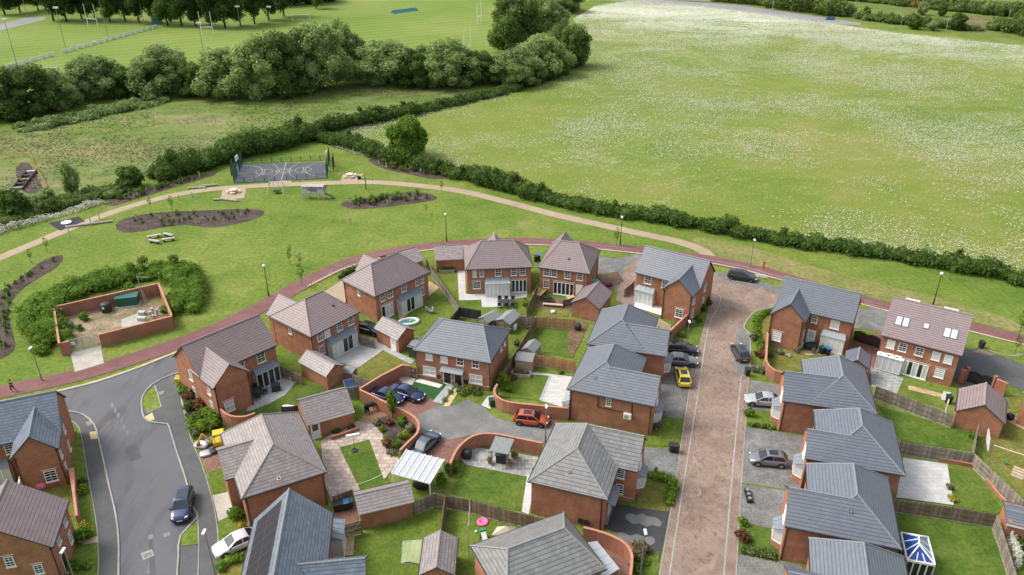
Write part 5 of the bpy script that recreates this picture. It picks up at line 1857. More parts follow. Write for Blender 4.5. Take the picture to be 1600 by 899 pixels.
S('mulch_bed', [(588, 655), (612, 648), (640, 656), (652, 668), (640, 686), (612, 716), (604, 705), (598, 680)], 'mulch', 6)
S('compound_floor', [(84, 497), (247, 460), (268, 508), (110, 548)], 'weedy_gravel', 3)
S('compound_slab', [(190, 500), (215, 490), (232, 500), (222, 508), (190, 512)], 'concrete', 4)

# ================================================================= HOUSES
GB, GS = 'houses with brown tiled roofs', 'row houses with slate grey roofs'
# brown roofed houses along the cycle path
RW = dict(tiles='tiles_brown', ridge='ridge_brown')
ml2 = hip_house('brown hipped brick house between the two small garages left of centre, grey patio behind', (485.6, 526.9), (562.7, 487.2), 8.8, o=(3.0, 2.6), zr=7.25, extra=rear_wing(0, 4.9, 9.5, 6.55, 'tiles_brown', 'ridge_brown', 7.25, 8.8))
for q, gl in (((500, 525), 'glass_dark'), ((511, 518), 'glass_curtain'), ((530, 508), 'glass_dark'), ((548, 501), 'glass_dark')):
    ml2.window('front', q, 0.95, 1.25, glass=gl, zfix=2.98)
ml2.window('front', (502.8, 548), 0.95, 1.15, zfix=0.95, lintel=True)
ml2.bay('front', (533, 545), w_=4.3, n=5, proj=1.1, darkp=(2, 3), roof='lead_grey')
ml2.glazed('front', (553, 534), w_=1.3, n=2)
ml2.window('left', (453.5, 517), 0.6, 1.15, cols=1, zfix=3.0)
ml2.pipe(0.22, 0.2, 4.3); ml2.pipe(8.3, 0.2, 4.3)
ml3 = hip_house('brown hipped brick house with three panes of garden room beside paddling pool lawn', (585.9, 463.8), (672.2, 425), 7.8, o=(2.7, 2.8), zr=7.35, extra=rear_wing(3.4, 7.0, 8.9, 6.4, 'tiles_brown', 'ridge_brown', 7.35, 7.8))
for q, ww_, cc in (((598, 464.5), .95, 2), ((609.5, 459.5), .95, 2), ((630.5, 449.5), .95, 2), ((651, 440.5), .62, 2), ((659.5, 436.5), .62, 2)):
    ml3.window('front', q, ww_, 1.25, cols=cc, zfix=2.98)
ml3.glazed('front', (605.5, 487), w_=2.2, n=3, darkp=(0,))
ml3.bay('front', (637, 475), w_=3.9, n=5, proj=1.2, darkp=(1, 2))
ml3.window('front', (658.5, 459), 1.1, 1.25, zfix=0.95, lintel=True)
ml3.window('left', (561, 457.5), 0.6, 1.15, cols=1, zfix=3.0)
ml3.pipe(0.22, 7.5, 4.3)
mc1 = hip_house('widest brown hipped house at the top, pale patio and white bay facing the viewer', (726.7, 421.7), (832.7, 417.6), 7.7, o=(2.66, 2.7), zr=7.35, extra=rear_wing(3.2, 6.8, 8.8, 6.5, 'tiles_brown', 'ridge_brown', 7.35, 7.7))
for q, ww_, gl in (((741.5, 427), .6, 'glass_curtain'), ((752.5, 426.5), .6, 'glass_dark'), ((778.5, 425), .95, 'glass_dark'), ((803, 424), .9, 'glass_dark'), ((816.5, 424), .9, 'glass_dark')):
    mc1.window('front', q, ww_, 1.25, glass=gl, cols=2, zfix=2.98)
mc1.window('front', (745, 448), 1.15, 1.2, zfix=0.98, lintel=True)
mc1.bay('front', (777, 452), w_=3.7, n=6, proj=1.2, roof='lead_pale', glass='glass_curtain')
mc1.glazed('front', (811, 448.5), w_=2.35, n=4, darkp=(0, 1, 2, 3))
mc2 = hip_house('brown hipped brick house with building work and stacked boards in its back garden', (840, 417.6), (921.3, 428), 8.7, o=(2.6, 2.75), zr=7.3, extra=rear_wing(0, 4.2, 9.5, 6.6, 'tiles_brown', 'ridge_brown', 7.3, 8.7))
for q in ((854, 426), (865.5, 427), (886.5, 429.5), (906, 432)):
    mc2.window('front', q, 0.92, 1.25, zfix=2.98)
mc2.window('front', (853.5, 446), 0.92, 1.25, zfix=0.95, lintel=True)
mc2.glazed('front', (880.5, 452), w_=3.2, n=5, darkp=(0, 1, 2, 3, 4))
mc2.door('front', (905, 456), half=False, pane='glass_blind', w_=0.95)
mc2.pipe(7.8, 0.2, 4.3); mc2.pipe(7.85, 8.3, 4.3)
semi = hip_house('slate roofed semi-detached pair with two black front doors under one grey canopy', (645.3, 546.8), (766.4, 567.6), 8.5, 'tiles_slate', 'ridge_slate', o=(2.5, 2.4), zr=7.0, name='semi_detached_pair')
for q, gl in (((670.5, 559), 'glass_blind'), ((694, 562.5), 'glass_blind'), ((719, 566.5), 'glass_dark'), ((743, 570.5), 'glass_dark')):
    semi.window('front', q, 0.95, 1.1, glass=gl, rows=2, zfix=3.1)
semi.window('front', (671.5, 582), 1.75, 1.3, glass='glass_curtain', cols=2, rows=2, zfix=0.8, mid=0.08)
semi.window('front', (743.5, 596), 1.75, 1.3, glass='glass_curtain', cols=2, rows=2, zfix=0.8, mid=0.08)
for q in ((699, 590), (716, 593)):
    d = semi.door('front', q, mat='door_black', half=False)
cu, cz = semi.hit('front', 707.5, 578)
m = MB()
q_, a_ = semi.at('front', cu)
m.slab([(-1.5, -0.75, 2.2), (1.5, -0.75, 2.2), (1.5, 0.0, 2.55), (-1.5, 0.0, 2.55)], 0.08)
for x in (-1.4, 0, 1.4):
    m.box(x - 0.05, -0.6, 1.75, x + 0.05, 0.0, 2.1)
for i in range(13):
    m.tube((-1.5 + i * 0.25, -0.76, 2.215), (-1.5 + i * 0.25, 0, 2.565), 0.02, 4)
m.build('porch_canopy', 'lead_pale', semi.root, (q_.x, q_.y, 0), a_)
for px_ in ((686, 591), (728, 598)):
    u_, z_ = semi.hit('front', *px_)
    q_, a_ = semi.at('front', u_)
    m = MB(); m.box(-0.25, -0.14, 0.55, 0.25, -0.01, 1.05)
    m.build('meter_box', 'black_plastic', semi.root, (q_.x, q_.y, 0), a_)
m = MB(); m.box(0.26, 0.27, 0.55, 10.06, 0.275, 0.62)
m.build('plinth_band', 'white_render', semi.root)
for q in ((783, 547), (788, 538)):
    semi.window('right', q, 0.6, 0.9, cols=1, rows=2, zfix=3.1, glass='glass_blind')
semi.pipe(10.1, 0.2, 4.3); semi.pipe(0.22, 0.2, 4.3)
# corner houses with a gabled wing
tr1 = corner_house('slate gabled corner house atop the brick street, wing on its right, white terrace', (1033.7, 452), (1079.7, 464.1), 'R', 'tiles_slate', 'ridge_slate', D=9.6)
tr1.window('wing', (1061, 491), 1.15, 1.35, lintel=True, zfix=0.95)
tr1.window('front', (1012.5, 437.5), 1.1, 1.25, zfix=3.3)
tr1.window('front', (1038.5, 443), 0.8, 1.2, zfix=3.3)
tr1.bay('front', (1008.5, 465), w_=2.9, n=4, proj=0.9, roof='lead_pale')
tr1.window('right', (1102, 446), 0.8, 1.25, zfix=3.2); tr1.window('right', (1084.5, 466), 0.8, 1.25, zfix=3.2)
tr1.window('right', (1099, 466), 0.8, 1.25, zfix=0.9, lintel=True); tr1.window('right', (1082, 489), 0.8, 1.25, zfix=0.9, lintel=True)
tr2 = corner_house('slate gabled corner house with wing on its left and bins on its patio', (1203.1, 490.9), (1256.6, 504), 'L', 'tiles_slate', 'ridge_slate', D=9.0)
tr2.window('wing', (1213.5, 527), 1.2, 1.35, glass='glass_blind', lintel=True, zfix=0.95)
tr2.window('front', (1273, 498), 0.75, 1.15, zfix=3.35)
tr2.window('front', (1304.5, 508), 1.15, 1.3, glass='glass_curtain', zfix=3.2)
tr2.door('front', (1267, 527), pane='glass_curtain')
tr2.bay('front', (1300, 538), w_=3.0, n=4, proj=0.9, roof='lead_pale', glass='glass_blind')
tr2.glazed('wingside', (1252, 540), w_=1.5, n=2)
ml1 = corner_house('brown gabled corner house at the road bend with hedge planting along its side', (332.7, 608), (391.4, 581.3), 'L', 'tiles_brown', 'ridge_brown', W=10.4, D=10.0, ww=4.9)
ml1.window('wing', (358.5, 635), 1.25, 1.45, glass='glass_curtain', lintel=True, zfix=0.75, rows=2)
ml1.window('front', (407.5, 557), 1.15, 1.35, zfix=3.2)
ml1.window('front', (377, 568), 0.8, 1.2, zfix=3.3)
ml1.bay('front', (414, 585), w_=3.2, n=4, proj=0.9, darkp=(0, 1, 2, 3), roof='lead_grey')
ml1.window('left', (297, 581), 0.8, 1.3, zfix=3.2); ml1.window('left', (302.5, 604), 0.8, 1.3, zfix=0.9)
ml1.window('left', (326.5, 609), 0.8, 1.25, zfix=3.2); ml1.window('left', (331, 632), 0.8, 1.3, zfix=0.9)
bl1 = corner_house('slate gabled corner house at the left edge with its wing beside the pavement', (14.8, 718.4), (88.8, 702), 'R', 'tiles_slate_blue', 'ridge_slate', D=10.0, ww=4.5, W=11)
bl1.window('wing', (79.5, 743.5), 1.15, 1.4, lintel=True, zfix=0.85)
bl1.window('front', (13, 698), 0.8, 1.2, zfix=3.3)
bl1.window('right', (95, 656), 0.7, 1.25, zfix=3.2); bl1.window('right', (92.5, 702), 0.7, 1.25, zfix=3.2)
bl1.window('right', (103, 683), 0.7, 1.25, zfix=0.9); bl1.window('right', (101, 724), 0.7, 1.25, zfix=0.9)
bl1.glazed('wingside', (22, 733), w_=1.0, n=1)
bl1.bay('front', (-6, 740), w_=3.0, n=4, proj=0.9, roof='lead_grey')
# two-and-a-half-storey house on the right
ts = gable_house('tall brown roofed house with roof windows, five upper windows and two garden doors', (1376.6, 523.8), (1503.5, 556.5), 10.2, 'x', 4.9, 8.2, 'tiles_brown', 'ridge_brown', name='tall_house')
for q, gl in (((1391.5, 540), 'glass_blind'), ((1410, 545), 'glass_dark'), ((1436, 552), 'glass_dark'), ((1462, 559), 'glass_curtain'), ((1481, 564), 'glass_blind')):
    ts.window('front', q, 0.95, 1.2, glass=gl, zfix=3.25)
ts.bay('front', (1388.5, 570), w_=3.0, h_=2.2, n=4, proj=0.6, roof='white_upvc', rise=0.12)
ts.glazed('front', (1428, 581), w_=3.0, n=5, darkp=(1, 3))
ts.window('front', (1467, 586.5), 1.1, 1.25, glass='glass_curtain', zfix=0.95, lintel=True)
ts.window('right', (1501, 566), 0.8, 1.3, zfix=1.9, glass='glass_blind')
m = MB(); m.box(0.24, 0.235, 4.72, 9.18, 0.25, 4.82); m.build('plinth_band', 'white_render', ts.root)
def on_slope(h, px, x_eave_y, kz, ze, w_, l_, name, mat, frame, proud=0.06):
    """flat unit lying on the front roof slope (slope rises with y)"""
    n = (-h.ey * kz + Vector((0, 0, 1)))
    o = h.O + Vector((0, 0, ze))
    r = ray(*px); c = Vector((0, 0, CAM_H))
    t = (o - c).dot(n) / r.dot(n)
    p = c + r * t - h.O
    x, y = p.dot(h.ex), p.dot(h.ey)
    s = math.sqrt(1 + kz * kz)
    def pt(a, b, k):
        return (x + a, y + b / s - kz / s * k, ze + kz * (y + b / s) + k / s)
    f, g_ = MB(), MB()
    for mm, gw, gl, k0, k1 in ((f, w_ / 2, l_ / 2, -0.04, proud), (g_, w_ / 2 - 0.07, l_ / 2 - 0.07, proud - 0.01, proud + 0.012)):
        V_ = [pt(a, b, k) for k in (k0, k1) for a, b in ((-gw, -gl), (gw, -gl), (gw, gl), (-gw, gl))]
        mm.mesh(V_, [(0, 3, 2, 1), (4, 5, 6, 7), (0, 1, 5, 4), (1, 2, 6, 5), (2, 3, 7, 6), (3, 0, 4, 7)])
    o_ = f.build(name, frame, h.root)
    g_.build('pane', mat, o_)
    return o_
for q, w_, l_ in (((1404.5, 501.5), .8, 1.4), ((1415.5, 504), .8, 1.4), ((1447.5, 509.8), .7, .8), ((1480, 520), .8, 1.4), ((1491, 522.5), .8, 1.4)):
    on_slope(ts, q, 0, 3.3 / 5.1, 4.9, w_, l_, 'roof_window', 'glass_skylight', 'solar_frame')
for q in ((1427, 467.5), (1487, 482)):
    o_ = Vector((0, 0, 0))
    p_ = P(q[0], q[1], 8.25)
    xx = (p_ - ts.O).dot(ts.ex)
    m = MB(); m.box(xx - 0.85, 5.75, 7.3, xx + 0.85, 6.0, 8.06)
    m.build('roof_dormer', 'white_upvc', ts.root)
m = MB()
for i, q in enumerate(((1378, 553), (1390.5, 555.5), (1403.5, 559))):
    u_, z_ = ts.hit('front', *q)
    q_, a_ = ts.at('front', u_)
    m = MB(); m.box(-0.42, -0.42, 0, 0.42, -0.06, 0.62)
    o_ = m.build('air_conditioner', 'white_upvc', ts.root, (q_.x, q_.y, z_ - 0.3), a_)
    f = MB(); f.lathe([(0.24, -0.44), (0.24, -0.40)], (-0.1, 0, 0.31), 14, axis='y'); f.build('fan_grille', 'black_plastic', o_)
# left foreground
ml4 = cross_house('brown hipped house with left wing in the foreground, one white vent tile on its slope', (377, 780.2), (510.8, 737.7), 11.3, (0, 8.4), (3.4, 2.3), ('L', 3.5, 9.1, 6.1, -0.9), 'tiles_brown_grey', 'ridge_brown', zr=7.05)
ml4.pipe(0.45, 0.22, 4.3); ml4.pipe(8.0, 0.22, 4.3)
on_slope(ml4, (435.5, 747.5), 0, 2.65 / 3.4, 4.4, 0.34, 0.34, 'vent_tile', 'black_plastic', 'white_render')
FL, FR = P(397.3, 812, 4.4), P(520, 801.4, 4.4)
e_ = (FR - FL); W5 = e_.length; e_.normalize(); f_ = Vector((-e_.y, e_.x, 0))
def ml5x(h, m):
    h.walls(W5 - 0.5, 0.6, 10.45, 4.6, 4.4, ('x1',), 6.2, bm_=m)
    h.roof(3.9, 0.35, 10.7, 4.85, 4.35, 6.35, 0, 0, 'x', None, 'tiles_slate_blue', 'ridge_slate', name='wing_roof')
ml5 = gable_house('blue slate gabled house with solar panels in the foreground', FL - f_ * 10.5, FR - f_ * 10.5, 10.5, 'y', 4.4, 7.8, 'tiles_slate_blue', 'ridge_slate', extra=ml5x)
# solar panels on its left slope
k5 = 3.4 / (W5 / 2)
s5 = math.sqrt(1 + k5 * k5)
def sl(b, y, k):  # b = distance up the slope from the left eave
    return (b / s5 - k5 / s5 * k, y, 4.4 + k5 * b / s5 + k / s5)
for r_ in range(2):
    for c_ in range(8):
        b0, b1 = 0.75 + r_ * 1.72, 0.75 + r_ * 1.72 + 1.69
        y0_, y1_ = 9.6 - c_ * 1.14 - 1.12, 9.6 - c_ * 1.14
        m, gl = MB(), MB()
        for mm, e2, k0, k1 in ((m, 0, 0.02, 0.07), (gl, 0.03, 0.06, 0.078)):
            V_ = [sl(b, y, k) for k in (k0, k1) for b, y in ((b0 + e2, y0_ + e2), (b0 + e2, y1_ - e2), (b1 - e2, y1_ - e2), (b1 - e2, y0_ + e2))]
            mm.mesh(V_, [(0, 1, 2, 3), (7, 6, 5, 4), (0, 4, 5, 1), (1, 5, 6, 2), (2, 6, 7, 3), (3, 7, 4, 0)])
        o_ = m.build('solar_panel', 'solar_frame', ml5.root)
        gl.build('pane', 'solar_glass', o_)
ml5.bay('right', (525, 870), w_=2.6, n=3, proj=1.0, roof='lead_grey')
NR, FR2 = P(82.6, 855.4, 4.6), P(107.5, 781.7, 4.6)
d_ = FR2 - NR; D2 = d_.length; d_.normalize(); x_ = Vector((d_.y, -d_.x, 0))
bl2 = gable_house('brown tiled gabled house in the bottom left corner with hedge by its door', NR - x_ * 8.8, NR, D2, 'y', 4.6, 8.1, 'tiles_brown', 'ridge_brown')
bl2.window('right', (102, 817), 0.8, 1.3, zfix=3.1); bl2.window('right', (92, 846), 0.8, 1.3, zfix=3.1); bl2.window('right', (111, 843), 0.8, 1.3, zfix=0.9)
bl2.door('right', (103, 881), mat='door_black', half=False)
bl2.window('front', (16.5, 881), 0.75, 1.2, zfix=3.0, lintel=True); bl2.window('front', (62, 893), 0.75, 1.1, zfix=1.6, lintel=True)
bl2.pipe(8.5, 0.2, 4.4)
# centre row (gables to the brick street) and right row
SL = dict(tiles='tiles_slate', ridge='ridge_slate')
c1 = cross_house('uppermost slate house of the row left of the brick street, parked cars before its gable', (916.7, 537.4), (1039.5, 557.4), 9.4, (0, 7.7), (3.0, 2.1), ('R', 0, 5.8, 6.6, 10.0), **SL)
c2 = cross_house('slate house whose side wall carries a white air conditioner, row left of the brick street', (886, 608.1), (1022.7, 635.6), 9.6, (0, 7.5), (3.3, 2.2), ('R', 0, 5.8, 6.6, 10.25), **SL)
c3 = cross_house('grey tiled house with glossy valley slope and right wing, beside the wet driveway', (824.9, 752.3), (949, 781.3), 9.8, (0, 8.03), (3.4, 2.2), ('R', 4.9, 10.3, 6.9, 10.0), 'tiles_grey', 'ridge_grey')
r1 = cross_house('topmost slate house of the right row, behind the silver saloon', (1223.4, 627.2), (1370.6, 646.8), 9.4, (2.7, 10.06), (3.0, 2.1), ('L', 0, 5.8, 6.65, 0.0), **SL)
r2 = cross_house('slate house of the right row beside the grey hatchback, paved yard behind', (1258.5, 716.4), (1414, 743.2), 8.9, (1.2, 9.47), (3.7, 2.1), ('L', 0, 5.3, 6.22, 0.0), **SL)
r3 = cross_house('slate house of the right row with white conservatory at its back', (1226.5, 822.9), (1408.7, 859), 9.8, (2.16, 9.94), (3.3, 2.1), ('L', 0, 5.8, 6.65, 0.0), **SL)
a_, b_ = P(1264, 840.6, 4.4), P(1412.5, 870.5, 4.4)
e_ = (b_ - a_).normalized(); f_ = Vector((-e_.y, e_.x, 0))
r4 = cross_house('lowest slate house of the right row, cut by the bottom edge', a_ - e_ * 2.2 - f_ * 9.8, b_ - f_ * 9.8, 9.8, (2.2, 2.2 + (b_ - a_).length), (3.3, 2.1), ('L', 0, 5.8, 6.65, 0.0), **SL)
for h in (c1, c2, c3):
    h.bay('gable', None, (h.wing[2] - h.wing[1]) / 2 - 0.28, w_=2.3, n=3, proj=0.7, base=0.75, h_=2.2, taper=0.5, roof='lead_grey', darkp=(1,))
    h.window('gable', None, 1.2, 1.3, u=(h.wing[2] - h.wing[1]) / 2 - 0.28, z=2.95, glass='glass_curtain')
for h in (r1, r2, r3, r4):
    h.bay('gable', None, (h.wing[2] - h.wing[1]) / 2 + 0.1, w_=2.3, n=3, proj=0.8, base=0.75, h_=2.2, taper=0.5, roof='lead_grey', glass='glass_curtain', darkp=(1,))
    h.window('gable', None, 1.3, 1.4, u=(h.wing[2] - h.wing[1]) / 2 + 0.1, z=2.95, glass='glass_curtain')
    h.pipe(0.32, 0.24, 4.3)
r2.bay('right', None, 7.0, w_=2.4, n=3, proj=0.9, roof='lead_pale')
c2.window('near', (951, 627), 0.62, 1.05, zfix=3.0, lintel=False)
c2.pipe(0.45, 0.22, 4.3); c2.pipe(9.85, 0.2, 4.3)
c2.bay('left', None, 8.0, w_=2.4, n=2, proj=0.8, roof='lead_pale')
u_, z_ = c2.hit('near', 981, 648.5)
q_, a_ = c2.at('near', u_)
m = MB(); m.box(-0.45, -0.42, 0, 0.45, -0.05, 0.68)
o_ = m.build('air_conditioner', 'white_upvc', c2.root, (q_.x, q_.y, z_ - 0.34), a_)
f = MB(); f.lathe([(0.25, -0.44), (0.25, -0.40)], (-0.1, 0, 0.34), 14, axis='y'); f.build('fan_grille', 'galv_steel', o_)
u0, z0 = c2.hit('near', 935, 622); u1, z1 = c2.hit('near', 988, 633); zz0 = c2.hit('near', 935, 636)[1]
m = MB()
for s0, t0, s1, t1 in ((u0, 4.2, u0, zz0), (u0, zz0, u1 - 1.0, zz0), (u1, 4.2, u1, z_ - 0.3)):
    a1, _ = c2.at('near', s0, 0.06); b1, _ = c2.at('near', s1, 0.06)
    m.tube((a1.x, a1.y, t0), (b1.x, b1.y, t1), 0.045, 6)
m.build('waste_pipe', 'black_plastic', c2.root)
c3.window('wingfront', (970, 743), 0.75, 1.15, zfix=2.9)
c3.window('wingfront', (968, 767), 0.75, 1.25, zfix=0.85)
c3.pipe(7.45, 0.22, 4.3)
m = MB(); m.box(8.1, 5.17, 0.5, 9.8, 5.176, 0.58); m.build('plinth_band', 'white_render', c3.root)
m = MB(); m.box(7.6, 1.2, 0.0, 8.0, 4.3, 0.1); m.slab([(8.6, 1.4, 2.5), (8.6, 4.2, 2.5), (7.7, 4.2, 2.8), (7.7, 1.4, 2.8)][::1], 0.06); m.build('porch_canopy', 'lead_grey', c3.root)
c3.bay('left', None, 5.0, w_=2.8, n=4, proj=0.8, roof='lead_pale')
c3.glazed('right', None, 2.6, w_=1.0, n=1)
m = MB(); m.box(5.2, 0.15, 0.4, 5.75, 0.26, 0.95); m.box(5.85, 0.15, 0.4, 6.35, 0.26, 0.95); m.build('meter_box', 'black_plastic', c3.root)
# bottom centre hipped house
L_, T_, Rr_ = P(735.1, 852.6, EZ), P(880.4, 800.7, EZ), P(940.2, 879.8, EZ)
e_ = (T_ - L_).normalized(); f_ = Vector((-e_.y, e_.x, 0))
bc = hip_house('grey tiled hipped house at the bottom centre beside the curved wall', L_ - f_ * 7.6, T_ - f_ * 7.6, 7.6, 'tiles_grey', 'ridge_grey', o=(1.9, 2.1), zr=6.7)
bc.glazed('right', None, 2.0, w_=2.0, n=3)
# house at the right edge
re_a, re_b = P(1598, 614, 4.4), P(1660, 640, 4.4)
re_ = hip_house('slate roofed house cut by the right edge of the picture with white garden doors', re_a, re_b, 8.0, 'tiles_slate', 'ridge_slate')
re_.glazed('left', (1596, 655), w_=2.2, n=3)
# ---- garages
g1 = garage('small brown roofed garage beside the bright green lawn of the bend house', (466, 564), (510, 588), 3.0, 'x')
g2 = garage('brown roofed garage with white side door in the walled garden', (479, 663.7), (554, 642.5), 5.4, 'x')
g2.door('front', (493.5, 676), half=True, pane='glass_dark')
g3 = garage('brown roofed garage next to the blue lidded bins', (559.5, 803), (647.2, 782.3), 3.2, 'x')
g4 = garage('long narrow brown roofed garage standing on the bottom lawn', (654.5, 899), (710.6, 899), 4.5, 'y')
g5 = garage('brown roofed garage with white door beside the paddling pool lawn', (584.5, 511.5), (621.9, 530.4), 3.2, 'x')
g5.door('front', (615, 538), half=True)
g6 = garage('brown roofed garage tucked behind the house with the paddling pool', (616, 419), (662.6, 405.4), 5.2, 'x', pitch=0.5)
g7 = garage('wide brown roofed garage behind the raised planter on the top lawn', (679.7, 405.9), (725, 403.6), 5.0, 'x', pitch=0.5)
g8 = garage('maroon roofed garage between the building site garden and the gravel drive', (891.4, 473.1), (936.8, 483.5), 5.6, 'y', tiles='tiles_brown')
g9 = garage('large maroon roofed garage beside the leaning white goal', (1493.4, 642.2), (1571.3, 663.2), 5.2, 'y', pitch=0.7, tiles='tiles_brown')
g10 = garage('small slate roofed outbuilding between two houses right of the brick street', (1318, 568), (1358, 577), 3.4, 'y', tiles='tiles_slate', ridge='ridge_slate', ze=2.5)
g11 = garage('flat looking slate roofed garage at the lower right edge', (1572.7, 818.4), (1640, 835), 3.4, 'x', tiles='tiles_slate', ridge='ridge_slate', pitch=0.25)

for hh_, q, kz, mt in ((mc2, (889, 405), 2.9 / 4.35, 'black_plastic'), (c3, (890, 738), 2.6 / 3.4, 'lead_grey'), (ml2, (521, 478), 2.85 / 4.4, 'black_plastic'), (r3, (1330, 800), 2.6 / 3.3, 'lead_grey'), (c2, (930, 590), 2.6 / 3.3, 'lead_grey')):
    on_slope(hh_, q, 0, kz, 4.4, 0.34, 0.3, 'vent_tile', mt, 'soffit')
# ================================================================= WALLS AND FENCES
wall_run('brick wall with stepped top round the parking court of the semi-detached pair', [(640, 571), (628, 570), (594, 587.5), (562, 607)], 1.8)
wall_run('curved brick wall between the walled garden and the parking court', [(562, 608.5), (584, 619), (606, 630), (632, 642), (648, 652), (654, 662), (652, 676), (640, 688), (625, 703)], 1.8, smooth=True)
wall_run('curved brick wall round the gazebo garden', [(703, 724), (713, 703), (724, 691), (735, 683), (751, 677.6), (773.5, 677.6), (808, 684), (847, 692)], 1.8, smooth=True)
wall_run('brick wall along the court behind the orange hatchback, curled at its left end', [(777, 600), (772.5, 608), (773.5, 616), (780, 622), (796, 628), (840, 633), (888, 637.5)], 1.8, smooth=True)
wall_run('short curved brick wall beside the brown gabled house at the bend', [(336, 622), (342.4, 635.7), (353.5, 646.8), (369, 651), (384, 650), (398, 645)], 1.8, smooth=True)
wall_run('rounded brick wall at the bottom, round the clear lean-to', [(911.6, 823.6), (931.5, 828.6), (957.5, 837.5), (977.4, 849.5), (986.3, 863.4), (987.3, 877.4), (984, 905), (978, 930)], 1.9, smooth=True)
wall_run('straight brick wall from the slate corner house down to the street', [(1073.5, 491.4), (1046, 517.5)], 1.8)
wall_run('brick wall curving round the lawn right of the brick street', [(1199.6, 519.7), (1197, 562.4), (1202, 572), (1212, 578.5), (1227, 583)], 1.8)
wall_run('brick side wall beside the pavement at the left edge', [(96.6, 735), (111.5, 732), (115, 770), (119.5, 806)], 1.8)
wall_run('low brick planter wall round the small green lawn', [(1405, 702), (1462, 713), (1520, 725), (1534, 735)], 0.5, 0.2)
wall_run('low brick edging wall on the slanting side of the small green lawn', [(1534, 735), (1556, 765), (1580, 792)], 0.45, 0.2)
wall_run('pier and short brick wall left of the black gates', [(1502, 577), (1511, 579)], 2.0, piers=[(1513, 575)])
wall_run('pier and short brick wall right of the black gates', [(1558, 592), (1575, 599)], 2.0, piers=[(1557, 589)])
wall_run('low brick retaining wall of the flower bed behind the walled garden', [(517, 682), (540, 675), (561, 667)], 0.5)
# compound
wall_run('brick compound wall, long back run along the shrubs', [(84, 479.3), (246.9, 442.7)], 2.0)
wall_run('brick compound wall, short right run', [(247.6, 443.5), (268.2, 493.0)], 2.0)
wall_run('brick compound wall, front run facing the cycle path', [(268.2, 493.8), (153.5, 522.8)], 2.0)
wall_run('brick compound wall, left run with return beside the steel gate', [(84, 480.3), (92, 536), (106.8, 533.5)], 2.0)
gt = thing('steel_gate', 'galvanised steel gate closing the brick compound', 'gate', P(107, 553))
ga, gb = P(107, 553), P(157, 541)
d = gb - ga
for k in range(2):
    m = MB()
    a, b = d * (k * 0.5) + d * 0.01, d * (k * 0.5 + 0.49)
    for z in (0.1, 1.1, 2.0):
        m.tube((a.x, a.y, z), (b.x, b.y, z), 0.035, 6)
    for i in range(19):
        p = a.lerp(b, i / 18)
        m.tube((p.x, p.y, 0.1), (p.x, p.y, 2.0), 0.018 if i % 9 else 0.04, 4)
    m.build('gate_leaf', 'galv_steel', gt)
m = MB()
p = d * 0.22
m.box(p.x - 0.3, p.y - 0.06, 1.2, p.x + 0.3, p.y - 0.03, 1.6)
m.build('warning_sign', 'plastic_white', gt)

GY = 'wood_grey'
fence_run('weathered board fence between the tall house and the lawn below it', [(1370, 603.4), (1420, 622), (1491, 649)], 1.9, GY)
fence_run('weathered board fence above the paved yard, meeting at the lawn corner', [(1406.7, 690), (1476.8, 701), (1523.5, 709)], 1.8, GY)
fence_run('long slanting weathered fence on the right side of the small lawn', [(1523.5, 709), (1551, 735), (1600, 782)], 1.8, GY)
fence_run('short fence run beside the leaning white goal', [(1529, 663.4), (1522.4, 707)], 1.6, 'wood_grey')
fence_run('brown stained fence below the paved yard', [(1399, 780), (1488, 792.5), (1558, 804)], 1.8, 'wood_brown')
fence_run('weathered fence down the right side of the conservatory lawn', [(1558, 804), (1572, 845), (1592, 910)], 1.8, GY)
fence_run('fence between the narrow garage and the clear carport', [(648, 785), (677.7, 771.4)], 1.8, GY, rails=-1)
fence_run('brown fence below the gazebo lawn', [(677.7, 770.6), (735, 781), (780, 794.5), (830.5, 806), (853, 811.5)], 1.8, 'wood_brown', rails=-1)
fence_run('fence dividing the two bottom lawns, seen end on', [(695.2, 776), (688.6, 829)], 1.8, 'wood_brown')
fence_run('grey fence between the two topmost gardens', [(666, 403.5), (675, 421), (717.6, 479.3)], 1.5, GY)
fence_run('black painted fence behind the sheds', [(717.6, 480), (751, 485.5)], 1.7, 'wood_dark')
fence_run('black painted fence left of the sheds', [(717.2, 481), (704, 498)], 1.7, 'wood_dark')
fence_run('narrow black fence between the two grey sheds', [(779, 489), (766, 504)], 1.7, 'wood_dark')
fence_run('new orange fence across the top of the square lawn', [(836.8, 495), (868, 497), (900, 499.5)], 1.8, 'wood_orange', rails=-1)
fence_run('rusty brown fence between the square lawn and the narrow lawn', [(836.3, 496.5), (806.8, 548.4), (783.4, 585)], 1.8, 'wood_brown')
fence_run('new orange fence between square lawn and pale patio', [(833.4, 554), (866, 559), (900, 564)], 1.8, 'wood_orange', rails=-1)
fence_run('grey panel fence right of the second shed', [(801, 493.4), (836, 496)], 1.8, GY, rails=-1)
fence_run('brown fence between the pale patio and the building site garden', [(840.9, 443.4), (823.3, 481.8)], 1.7, 'wood_brown')
fence_run('short fence beside the small brown garage on the grey patio', [(551, 585), (580, 594)], 1.7, GY)
fence_run('dark slatted fence beside the barbecue', [(540, 606), (562, 605)], 1.7, GY, rails=-1)
fence_run('grey fence behind the white garden item', [(440, 636), (466, 634)], 1.5, 'wood_dark')
fence_run('brown fence panels beside the blue lidded bins', [(519, 776), (550, 765)], 1.7, 'wood_brown')
fence_run('fence on the drive edge left of the white terrace', [(976, 452), (991, 440)], 1.4, GY)
fence_run('grey slatted screen below the white terrace', [(1028, 497), (1048, 508)], 1.2, 'wood_pale')
